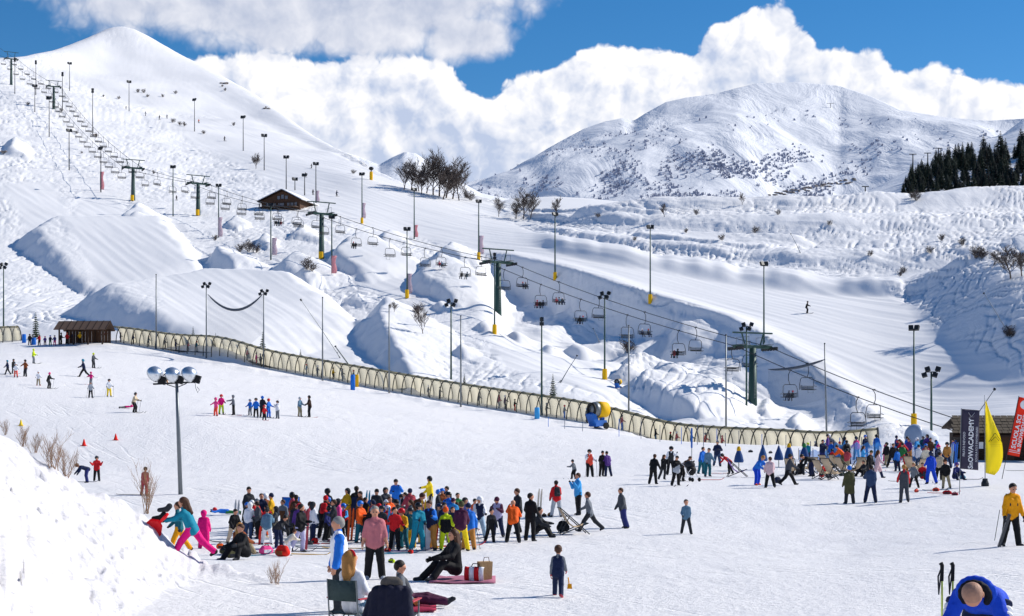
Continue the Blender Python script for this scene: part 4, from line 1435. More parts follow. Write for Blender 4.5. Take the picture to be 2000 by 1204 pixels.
        if not P.get('finehands'):
            pr.append((wr, wr + f_ * 0.09, 0.042, 0.036, 4))
            pr.append((wr + f_ * 0.03, wr + f_ * 0.075 + fw * 0.05, 0.018, 0.015, 4))
        else:
            pr.append((wr - f_ * 0.02, wr + f_ * 0.01, 0.030, 0.028, 2 if P.get('bare') else 5))
        fr['hands'].append((wr, f_, s))
    return pr, fr


def hat_prims(kind, fr):
    hc, hu, hf, hr, s = fr['hc'], fr['hu'], fr['hf'], fr['hr'], fr['hs']
    c = hc + hu * 0.042 * s - hf * 0.018 * s
    if kind == 'helmet':
        return [(c + hr * 0.018, c - hr * 0.018, 0.118 * s, 0.118 * s, 0), (c - hu * 0.04 * s - hf * 0.03, c, 0.1 * s, 0.115 * s, 0)]
    if kind in ('beanie', 'cap'):
        p = [(c + hu * 0.018 * s, c + hu * 0.04 * s - hf * 0.01, 0.098 * s, 0.088 * s, 0), (c - hf * 0.02 * s, c + hu * 0.02 * s, 0.090 * s, 0.096 * s, 0)]
        if kind == 'cap':
            p.append((c + hf * 0.07 * s + hu * 0.035 * s, c + hf * 0.15 * s + hu * 0.02 * s, 0.03 * s, 0.015 * s, 0))
        return p
    if kind == 'hood':
        return [(c - hf * 0.015, c - hf * 0.03 - hu * 0.02, 0.122 * s, 0.118 * s, 0), (c - hf * 0.04 - hu * 0.05 * s, fr['nk'] - hf * 0.05, 0.10 * s, 0.10, 0)]
    p = [(c + hu * 0.012 * s, c - hf * 0.012 * s, 0.095 * s, 0.094 * s, 0), (c - hf * 0.03 * s - hu * 0.03 * s, c - hf * 0.02 * s, 0.078 * s, 0.09 * s, 0)]
    if kind == 'long':
        bk = -fr['fw']
        p += [(c - hf * 0.06 * s - hu * 0.02, fr['sh'] + bk * 0.12 + fr['up'] * 0.02, 0.075 * s, 0.085, 0), (fr['sh'] + bk * 0.12, fr['ch'] + bk * 0.15 + fr['up'] * 0.02, 0.085, 0.055, 0),
              (c + hr * 0.05, fr['sh'] + fr['rt'] * 0.07 + bk * 0.07, 0.06 * s, 0.05, 0), (c - hr * 0.05, fr['sh'] - fr['rt'] * 0.07 + bk * 0.07, 0.06 * s, 0.05, 0)]
    return p


POSE = {
    'stand': dict(leg_l=(2, 6, 3), leg_r=(-3, 6, 2), arm_l=(6, 12, 18, 4), arm_r=(3, 13, 22, 4)),
    'relax': dict(leg_l=(6, 7, 8), leg_r=(-4, 5, 2), arm_l=(8, 15, 45, 10), arm_r=(0, 10, 12, 0), head=6),
    'walk': dict(lean=6, leg_l=(24, 4, 6), leg_r=(-20, 4, 14), arm_l=(-18, 10, 20, 4), arm_r=(22, 10, 25, 4)),
    'stride': dict(lean=10, leg_l=(34, 5, 8), leg_r=(-30, 6, 18), arm_l=(-25, 12, 30, 4), arm_r=(30, 12, 35, 4)),
    'wide': dict(lean=8, leg_l=(4, 20, 6), leg_r=(-4, 20, 6), arm_l=(20, 35, 20, 0), arm_r=(20, 40, 20, 0)),
    'ski': dict(lean=18, hip=0.9, leg_l=(26, 8, 36), leg_r=(22, 8, 34), arm_l=(25, 20, 50, 10), arm_r=(28, 20, 50, 10), boot=1.25, toe=2),
    'skistand': dict(lean=6, leg_l=(10, 6, 14), leg_r=(8, 6, 12), arm_l=(18, 20, 50, 8), arm_r=(15, 22, 45, 8), boot=1.25, toe=3),
    'armsout': dict(lean=6, leg_l=(10, 9, 14), leg_r=(8, 9, 12), arm_l=(15, 60, 10, 0), arm_r=(15, 62, 10, 0), boot=1.25, toe=3),
    'phone': dict(leg_l=(2, 6, 3), leg_r=(-2, 6, 3), arm_l=(22, 12, 95, 30), arm_r=(22, 12, 95, 30), head=20),
    'crossed': dict(leg_l=(2, 7, 3), leg_r=(-2, 7, 3), arm_l=(25, 14, 80, 75), arm_r=(25, 14, 80, 75)),
    'bend': dict(lean=72, leg_l=(12, 8, 22), leg_r=(6, 8, 18), arm_l=(25, 8, 10, 4), arm_r=(30, 8, 12, 4), headfollow=0.9),
    'stoop': dict(lean=42, leg_l=(10, 6, 18), leg_r=(2, 6, 10), arm_l=(35, 10, 30, 8), arm_r=(30, 10, 25, 8), headfollow=0.8),
    'face': dict(leg_l=(3, 5, 4), leg_r=(-4, 5, 3), arm_l=(30, 16, 120, 30), arm_r=(32, 16, 118, 30)),
    'point': dict(lean=4, leg_l=(4, 8, 4), leg_r=(-4, 8, 3), arm_l=(70, 14, 12, 10), arm_r=(10, 12, 40, 6)),
    'shoulder': dict(leg_l=(8, 5, 8), leg_r=(-6, 5, 6), arm_l=(30, 20, 110, 0), arm_r=(30, 28, 110, -10)),
    'sit': dict(lean=16, hip=0.14, leg_l=(122, 12, 98), leg_r=(112, 14, 78), arm_l=(40, 18, 45, 12), arm_r=(35, 18, 40, 12), footpitch=0.0),
    'sitlong': dict(lean=-22, hip=0.14, leg_l=(96, 8, 22), leg_r=(89, 10, 4), arm_l=(-25, 22, 5, 0), arm_r=(10, 20, 40, 10), footpitch=0.35, headfollow=-0.5),
    'chair': dict(lean=-6, hip=0.45, leg_l=(84, 9, 84), leg_r=(80, 9, 76), arm_l=(20, 14, 60, 14), arm_r=(18, 14, 55, 14), footpitch=0.0),
    'recline': dict(lean=-42, hip=0.36, leg_l=(78, 7, 40), leg_r=(74, 7, 34), arm_l=(-10, 16, 60, 20), arm_r=(-10, 16, 60, 20), footpitch=0.2, headfollow=0.6),
    'kneel': dict(lean=30, hip=0.42, leg_l=(80, 8, 95), leg_r=(10, 8, 95), arm_l=(40, 10, 25, 6), arm_r=(45, 10, 25, 6), headfollow=0.8, footpitch=0.0),
    'lie': dict(lean=86, hip=0.15, leg_l=(-86, 8, 4), leg_r=(-84, 10, 6), arm_l=(80, 30, 20, 0), arm_r=(85, 30, 20, 0), headfollow=0.75, footpitch=0.9),
}
_cache = {}


def body_mesh(pose, det, over):
    key = (pose, det, tuple(sorted((k, v) for k, v in over.items())))
    if key in _cache:
        return _cache[key]
    P = dict(POSE[pose])
    P.update(over)
    pr, fr = body_prims(P)
    h = P.get('vox', {0: 0.035, 1: 0.028, 2: 0.0145}[det])
    V, Q, g = sdf_mesh(pr, h)
    if P.get('yoke'):
        cz_ = V[Q].mean(1)
        up_, lo_ = fr['pel'] + fr['up'] * P['yoke'], fr['up']
        g = np.where((g == 0) & (((cz_ - up_) @ lo_) > 0), 5, g)
    zmin = float(V[:, 2].min())
    V[:, 2] -= zmin
    me = np_mesh('person', V, Q, [None] * 6, True, g)
    zmax = float(V[:, 2].max())
    _cache[key] = (me, fr, zmin, zmax)
    return _cache[key]


_hats = {}


def hat_mesh(kind, pose, det, over, fr, zmin):
    key = (kind, pose, det, tuple(sorted(over.items())))
    if key not in _hats:
        V, Q, g = sdf_mesh(hat_prims(kind, fr), {0: 0.034, 1: 0.026, 2: 0.013}[det], 0.03)
        # open the front for the face
        if kind in ('helmet', 'hood', 'short', 'long', 'beanie'):
            rel = V - fr['hc']
            f = rel @ fr['hf']
            z = rel @ fr['hu']
            lim = {'helmet': 0.045, 'hood': 0.06, 'short': 0.035, 'long': 0.035, 'beanie': 0.02}[kind] * fr['hs']
            cut = (f > 0.045 * fr['hs']) & (z < lim)
            keep = ~cut[Q].all(1)
            Q = Q[keep]
        V[:, 2] -= zmin
        _hats[key] = np_mesh(kind, V, Q, [None], True)
    return _hats[key]


def setm(o, mats):
    for i, m_ in enumerate(mats):
        o.material_slots[i].link = 'OBJECT'
        o.material_slots[i].material = m_


SKI_MESH = {}


def ski_mesh(L=1.6):
    if L not in SKI_MESH:
        g = []
        for i in range(13):
            y = -L * 0.55 + L * i / 12
            tipf = max(0, (i - 10) / 2)
            tip = max(0, (2 - i) / 2)
            w = 0.045 if 1 < i < 11 else 0.03
            w = 0.012 if i == 0 else w
            g.append([(-w, y, 0.0 + 0.12 * tip ** 2 + 0.03 * tipf ** 2), (w, y, 0.0 + 0.12 * tip ** 2 + 0.03 * tipf ** 2)])
        SKI_MESH[L] = MB().sheet(g, 0.02).mesh('ski', [None])
    return SKI_MESH[L]


HAND = None


def hand_template():
    """relaxed right hand with five separate, bent fingers; wrist at the origin, fingers towards -Z, palm facing -X"""
    global HAND
    if HAND:
        return HAND
    pr = [((0, 0, 0.01), (0, 0, -0.05), 0.026, 0.030, 0), ((0, -0.022, -0.03), (0, -0.026, -0.085), 0.020, 0.014, 0), ((0, 0.02, -0.03), (0, 0.024, -0.08), 0.020, 0.013, 0), ((0, 0, -0.04), (0, 0, -0.09), 0.02, 0.014, 0)]
    for y, L, r in ((-0.030, 0.070, 0.0088), (-0.010, 0.080, 0.009), (0.011, 0.074, 0.0088), (0.030, 0.056, 0.0078)):
        a = np.array([0, y, -0.085])
        b = a + np.array([-0.008, y * 0.10, -L * 0.45])
        c = b + np.array([-0.016, y * 0.05, -L * 0.32])
        e = c + np.array([-0.016, 0, -L * 0.18])
        pr += [(a, b, r * 1.1, r, 0), (b, c, r, r * 0.95, 0), (c, e, r * 0.95, r * 0.8, 0)]
    a = np.array([-0.005, -0.026, -0.025])
    b = np.array([-0.018, -0.052, -0.055])
    c = np.array([-0.030, -0.060, -0.088])
    pr += [(a, b, 0.014, 0.0115, 0), (b, c, 0.0115, 0.0095, 0)]
    V, Q, g = sdf_mesh(pr, 0.0058, 0.008)
    HAND = np_mesh('hand', V, Q, [None], True)
    return HAND


PERSONS = []
LABELS = {}
HEADWORD = {'helmet': 'helmet', 'beanie': 'beanie', 'cap': 'cap', 'hood': 'hood up', 'short': 'hair', 'long': 'long hair'}


def person(u, fy, hpx, face, pose, jac, pan, hat, where, det=None, skis=None, at=None, child=0.0, real=None, sleeve=None, glove='charcoal', boots='charcoal', poles=False, over=None, label=None, extra=None, lab_child=None, ymin=0, what=None, pack=None):
    g = Vector(at) if at is not None else ground(u, fy, ymin=ymin)
    s_px = F / g.y
    hm = real if real else hpx / s_px              # displayed height in metres
    if det is None:
        det = 2 if s_px > 64 else (1 if s_px > 27 else 0)
    ov = dict(over or {})
    if det == 1 and pose in ('stand', 'relax', 'phone', 'skistand', 'stoop', 'crossed') and 'coat' not in ov:
        rj = random.Random(int(u * 7 + fy * 13))
        base = POSE[pose]
        for kk in ('arm_l', 'arm_r'):
            if kk not in ov:
                b_ = base.get(kk, (5, 12, 15, 0))
                big = rj.random() < 0.35
                ov[kk] = (b_[0] + rj.uniform(-12, 35 if big else 12), b_[1] + rj.uniform(-4, 14), b_[2] + rj.uniform(-10, 70 if big else 25), b_[3] + rj.uniform(0, 25))
        for kk in ('leg_l', 'leg_r'):
            if kk not in ov:
                b_ = base.get(kk, (0, 5, 3))
                ov[kk] = (b_[0] + rj.uniform(-12, 14), b_[1] + rj.uniform(-3, 6), b_[2] + rj.uniform(0, 16))
        ov.setdefault('lean', base.get('lean', 2) + rj.uniform(-4, 14))
        ov.setdefault('look', rj.uniform(-45, 45))
        ov.setdefault('head', base.get('head', 0) + rj.uniform(-6, 16))
        ov.setdefault('bulk', rj.uniform(1.0, 1.22))
        if sleeve and rj.random() < 0.6:
            ov.setdefault('yoke', rj.choice((0.30, 0.36, 0.22)))
    if child:
        ov['child'] = child
    if det == 2:
        ov['finehands'] = 1
    kind, hc_ = hat.split(':') if hat else (None, None)
    me, fr, zmin, zmax = body_mesh(pose, det, ov)
    o = link('person', me)
    skin = mat('skin', lin(SKIN), 0.55, 0, 0.06, 12, spec=0.3)
    gm = skin if glove == 'skin' else cloth(PAL.get(glove, glove))
    jm = cloth(PAL.get(jac, jac))
    setm(o, [jm, cloth(PAL.get(pan, pan)), skin, cloth(PAL.get(boots, boots)), gm, cloth(PAL[sleeve]) if sleeve else jm])
    hatz = 0.05 if kind else 0.0
    sc = hm / (zmax + hatz) if not real or pose not in ('sit', 'sitlong', 'chair', 'recline', 'kneel', 'lie') else real / 1.80
    o.scale = (sc,) * 3
    o.rotation_euler = (0, 0, R(face))
    o.location = g - Vector((0, 0, 0.02))
    if kind:
        ho = link({'short': 'hair', 'long': 'hair', 'helmet': 'helmet', 'beanie': 'beanie', 'cap': 'cap', 'hood': 'hood'}[kind], hat_mesh(kind, pose, det, ov, fr, zmin), o)
        setm(ho, [mat('hair_' + hc_, lin(HAIRS[hc_]), 0.6, 0, 0.25, 20, 0.01, 60) if hc_ in HAIRS and kind in ('short', 'long') else cloth(PAL[hc_]) if kind != 'helmet' else mat('helmet_' + hc_, lin(PAL[hc_]), 0.3, 0, 0.05, 5)])
        if kind == 'helmet' and det > 0:
            hs = fr['hs']
            c = fr['hc'] + fr['hu'] * 0.032 * hs + fr['hf'] * 0.085 * hs
            c[2] -= zmin
            m = MB()
            for q in (-1, 0, 1):
                p = c + fr['hr'] * 0.045 * q * hs - fr['hf'] * 0.016 * abs(q) * hs
                m.sphere(p, (0.036 * hs, 0.022 * hs, 0.03 * hs), 5)
            m.build('goggles', mat('goggle_lens', lin('20242c'), 0.1, 0, 0.05, 5, spec=0.8), o, True)
    if det == 2:
        hs = fr['hs']
        for q in (-1, 1):
            c = fr['hc'] + fr['hu'] * 0.012 * hs + fr['hf'] * 0.083 * hs + fr['hr'] * 0.032 * q * hs
            c[2] -= zmin
            if over and over.get('glasses'):
                MB().sphere(c + fr['hf'] * 0.008, (0.027, 0.012, 0.02), 5).build('sunglass_lens', mat('goggle_lens', lin('20242c'), 0.1, 0, 0.05, 5, spec=0.8), o, True)
            else:
                MB().sphere(c, (0.011, 0.008, 0.008), 4).build('eye', mat('eye_dark', lin('2a1c18'), 0.3, 0, 0, 5), o, True)
            e = fr['hc'] - fr['hu'] * 0.005 * hs + fr['hr'] * 0.092 * q * hs - fr['hf'] * 0.012
            e[2] -= zmin
            MB().sphere(e, (0.013, 0.02, 0.03), 5).build('ear', skin, o, True)
        c = fr['hc'] - fr['hu'] * 0.048 * hs + fr['hf'] * 0.083 * hs
        c[2] -= zmin
        MB().sphere(c, (0.024, 0.006, 0.006), 4).build('mouth', mat('lips', lin('a05a50'), 0.5, 0, 0, 5), o, True)
        for wr, f_, s in fr['hands']:
            ho = link('hand', hand_template(), o)
            setm(ho, [gm])
            zl = Vector(-f_)
            xl = Vector((1, 0, 0)) - zl * zl.x
            if xl.length < 0.2:
                xl = Vector((0, 0, 1)) - zl * zl.z
            xl.normalize()
            yl = zl.cross(xl)
            M_ = Matrix((xl, yl, zl)).transposed()
            k = 1.0 if glove == 'skin' else 1.25
            M_ = M_ @ Matrix.Diagonal((k * s, k, k))
            if s > 0:
                M_ = M_
            M4 = M_.to_4x4()
            w = wr.copy()
            w[2] -= zmin
            M4.translation = Vector(w)
            ho.matrix_local = M4
    if skis:
        L = 1.55 if child else 1.65
        for (an, fd), dx in zip(fr['feet'], (0, 0)):
            so_ = link('ski', ski_mesh(L), o)
            setm(so_, [mat('ski_' + skis, lin(PAL[skis]), 0.35, 0, 0.15, 3)])
            so_.location = (an[0], an[1] - 0.05, 0.0)
            so_.rotation_euler = (0, 0, math.atan2(fd[0], -fd[1]))
    if poles:
        for wr, f_, s in fr['hands']:
            a = Vector(wr + f_ * 0.06)
            a.z -= zmin
            b = Vector((a.x + s * 0.12, a.y + 0.25, 0.0))
            m = MB().tube([a + (a - b) * 0.06, b], [0.012, 0.008], 5)
            m.lathe([(0.045, 0), (0.045, 0.01)], 8, 0, Matrix.Translation(b + Vector((0, 0, 0.08))))
            m.tube([a + (a - b) * 0.1, a - (a - b) * 0.04], 0.02, 5)
            m.build('ski_pole', DARKM, o)
    if pack:
        bk = -fr['fw']
        b0 = fr['pel'] + fr['up'] * 0.14 + bk * 0.19 - np.array([0, 0, zmin])
        b1 = fr['pel'] + fr['up'] * 0.44 + bk * 0.19 - np.array([0, 0, zmin])
        V, Q, _ = sdf_mesh([(b0 - fr['rt'] * 0.07, b1 - fr['rt'] * 0.05, 0.095, 0.085, 0), (b0 + fr['rt'] * 0.07, b1 + fr['rt'] * 0.05, 0.095, 0.085, 0), (b0 + bk * 0.06 - fr['rt'] * 0.05, b0 + bk * 0.06 + fr['rt'] * 0.05, 0.07, 0.07, 0)], 0.02)
        link('backpack', np_mesh('backpack', V, Q, [cloth(PAL[pack])]), o)
    if label is None:
        who = what or ('child' if (child and child > 0.3) else 'person')
        if lab_child:
            who = lab_child
        hl = ''
        if kind == 'helmet' or kind in ('beanie', 'cap'):
            hl = f', {hc_} {kind}'
        label = f'{who} in {jac} jacket and {pan} trousers{hl}, {where}'
        if len(label.split()) > 15 or (len(label.split()) > 13 and LABELS.get(label, 0)):
            label = f'{who} in {jac} and {pan}, {where}'
    n = LABELS.get(label, 0)
    LABELS[label] = n + 1
    if n:
        label = label + f', {["again", "further right", "furthest right"][min(n - 1, 2)]}'
    tag(o, label, 'person')
    if extra:
        o['group'] = extra
    PERSONS.append(o)
    return o

# ------------------------------------------------------------------ people on the slopes and in the crowd
# column, row of the feet, height in photo pixels, heading (0 = towards us, 90 = to the right), pose, jacket, trousers, head, where
W1 = 'on the beginner slope at the left'
A = [
    (15, 732, 29, -60, 'walk', 'navy', 'charcoal', 'helmet:teal', W1, {}), (26, 730, 29, 60, 'skistand', 'black', 'charcoal', 'helmet:black', W1, {}), (31, 737, 28, 20, 'skistand', 'white', 'coral', 'helmet:white', W1, dict(child=.6)),
    (50, 736, 34, -40, 'armsout', 'rust', 'charcoal', 'helmet:black', W1, {}), (65, 710, 29, 90, 'skistand', 'neon', 'grey', 'helmet:neon', 'highest on the left beginner slope', {}),
    (75, 753, 28, 20, 'skistand', 'white', 'khaki', 'helmet:white', W1, dict(child=.4)), (94, 759, 32, 80, 'ski', 'black', 'charcoal', 'helmet:pink', W1, dict(poles=True)),
    (164, 737, 36, -70, 'stride', 'navy', 'black', 'helmet:teal', W1, {}), (182, 719, 30, 70, 'skistand', 'darkgrey', 'charcoal', 'helmet:neon', W1, {}), (178, 752, 26, -30, 'armsout', 'magenta', 'grey', 'helmet:magenta', 'behind the child in white on the left slope', dict(child=.5)),
    (177, 777, 32, 20, 'skistand', 'lightgrey', 'black', 'helmet:grey', W1, dict(child=.4, poles=True)), (213, 775, 35, 30, 'skistand', 'white', 'yellow', 'helmet:charcoal', W1, dict(child=.3, poles=True)),
    (261, 806, 40, 80, 'ski', 'beige', 'black', 'helmet:charcoal', 'next to the fallen child in pink', dict(poles=True)), (304, 742, 26, 30, 'skistand', 'charcoal', 'rust', 'helmet:black', 'behind the silver floodlights', {}), (325, 750, 28, -20, 'skistand', 'brown', 'tan', 'helmet:grey', 'behind the silver floodlights', {}),
    (422, 813, 37, -40, 'armsout', 'pink', 'coral', 'helmet:pink', 'left end of the ski class', dict(child=.6)), (432, 809, 39, 20, 'skistand', 'hotpink', 'neon', 'helmet:red', 'left end of the ski class', dict(child=.3)),
    (456, 811, 40, -80, 'point', 'grey', 'black', 'helmet:grey', 'reaching towards the children of the ski class', {}), (489, 812, 33, -30, 'skistand', 'blue', 'grey', 'helmet:lightgrey', 'in the ski class', dict(child=.5)),
    (500, 816, 39, 10, 'skistand', 'blue', 'black', 'helmet:charcoal', 'in the ski class', dict(child=.3)), (512, 815, 42, 160, 'skistand', 'charcoal', 'black', 'helmet:blue', 'teaching the ski class', {}),
    (516, 821, 30, 30, 'skistand', 'red', 'black', 'helmet:red', 'front of the ski class', dict(child=.7)), (524, 816, 38, 60, 'skistand', 'blue', 'blue', 'helmet:red', 'in the ski class', dict(child=.3)),
    (542, 818, 36, -30, 'face', 'white', 'grey', 'helmet:charcoal', 'right end of the ski class', dict(child=.3)), (585, 814, 39, 60, 'skistand', 'slate', 'khaki', 'helmet:lightgrey', 'left of the pair apart from the ski class', {}), (605, 815, 43, -70, 'skistand', 'darkbrown', 'black', 'helmet:black', 'right of the pair apart from the ski class', {}),
    (170, 943, 39, -60, 'bend', 'navy', 'indigo', 'helmet:brown', 'stooping at the edge of the snow bank', dict(skis='navy')), (189, 940, 50, 20, 'shoulder', 'red', 'black', 'helmet:charcoal', 'carrying skis on the shoulder', {}), (282, 968, 57, 170, 'stand', 'dustyred', 'dustyred', 'short:dark', 'alone behind the bare sapling', dict(child=.4)),
]
for r_ in A:
    kw = dict(r_[9])
    if r_[1] < 900 and 'skis' not in kw:
        kw['skis'] = ['charcoal', 'red', 'navy', 'white'][len(PERSONS) % 4]
    person(*r_[:9], **kw)
person(246, 798, 0, 110, 'lie', 'hotpink', 'charcoal', 'helmet:pink', '', real=1.2, child=.5, label='fallen child in pink lying on the snow beside a skier', skis='red')

W2 = 'queueing at the wooden shelter'
for (u, fy, h, f, ps, j, p_, ht) in [(58, 675, 27, 30, 'skistand', 'black', 'charcoal', 'helmet:black'), (77, 675, 26, -20, 'skistand', 'red', 'black', 'helmet:charcoal'), (88, 675, 22, 10, 'skistand', 'purple', 'plum', 'helmet:pink'), (98, 675, 24, 40, 'skistand', 'navy', 'green', 'helmet:blue'),
                                     (107, 675, 24, 0, 'skistand', 'indigo', 'hotpink', 'helmet:grey'), (119, 673, 28, 90, 'skistand', 'black', 'black', 'helmet:black'), (131, 673, 28, 20, 'skistand', 'red', 'black', 'helmet:red'), (144, 671, 27, 0, 'skistand', 'navy', 'charcoal', 'helmet:black'),
                                     (156, 671, 27, 10, 'skistand', 'mustard', 'black', 'helmet:yellow'), (175, 669, 27, -30, 'skistand', 'black', 'green', 'helmet:navy'), (184, 668, 26, 40, 'skistand', 'red', 'charcoal', 'helmet:red'), (193, 667, 27, 70, 'skistand', 'darkbrown', 'navy', 'helmet:orange'), (206, 664, 25, 80, 'skistand', 'brightred', 'charcoal', 'helmet:charcoal')]:
    person(u, fy, h * 0.84, f, ps, j, p_, ht, W2, child=0.3 if h < 26 else 0)

for (u, fy, h, f, ps, j, w) in [(246, 214, 7, 30, 'ski', 'black', 'far up on the summit run'), (285, 227, 9, -60, 'ski', 'navy', 'far up on the summit run'), (311, 234, 9, 40, 'ski', 'charcoal', 'far up on the summit run'), (326, 232, 8, 20, 'ski', 'darkgrey', 'far up on the summit run'), (388, 241, 8, 30, 'ski', 'orange', 'beside a high floodlight pole'), (438, 276, 10, 60, 'ski', 'black', 'below the summit run'),
                               (609, 329, 9, -50, 'ski', 'black', 'above the chalet'), (596, 347, 10, 40, 'ski', 'darkgrey', 'above the chalet'), (611, 381, 11, 30, 'ski', 'black', 'right of the chalet roof'), (657, 384, 12, 60, 'ski', 'navy', 'on the run right of the chalet'), (1575, 612, 24, 70, 'ski', 'black', 'alone on the broad right run'),
                               (345, 392, 10, 0, 'ski', 'charcoal', 'under the lift left of the chalet')]:
    person(u, fy, h, f, ps, j, 'black', 'helmet:black', w, skis='charcoal', what='tiny distant skier')

# riders on the carpet inside the tunnel
CU, CY = [p[0] for p in CARPET], [p[2] for p in CARPET]
for i, (u, j, p_) in enumerate([(235, 'charcoal', 'navy'), (260, 'navy', 'black'), (290, 'darkgrey', 'black'), (322, 'charcoal', 'brown'), (343, 'navy', 'navy'), (367, 'red', 'black'), (384, 'darkteal', 'grey'), (482, 'dustyred', 'charcoal'), (500, 'magenta', 'red'), (508, 'black', 'black'), (598, 'slate', 'grey'), (620, 'navy', 'charcoal'), (650, 'mustard', 'black'), (668, 'darkgrey', 'grey'),
                               (690, 'darkteal', 'grey'), (836, 'darkgrey', 'charcoal'), (859, 'charcoal', 'black'), (935, 'darkgrey', 'charcoal'), (974, 'dustyred', 'grey'), (986, 'plum', 'black'), (1005, 'black', 'red'), (1067, 'charcoal', 'navy'), (1102, 'grey', 'blue'), (1145, 'darkgrey', 'navy'), (1214, 'dustyred', 'blue'), (1280, 'charcoal', 'slate'), (1309, 'olive', 'grey'),
                               (1321, 'red', 'lightgrey'), (1350, 'slate', 'blue'), (1377, 'coral', 'red'), (1410, 'red', 'charcoal'), (1592, 'purple', 'slate')]):
    y = float(np.interp(u, CU, CY))
    x = (u - 1000) / F * y
    person(u, 0, 0, 100, 'skistand', j, p_, 'helmet:' + ['black', 'grey', 'red', 'white'][i % 4], f'{ordinal(i + 1)} from the left inside the carpet tunnel', at=(x, y, gz(x, y) - 0.03), real=1.5 + 0.08 * (i % 5), skis='charcoal')

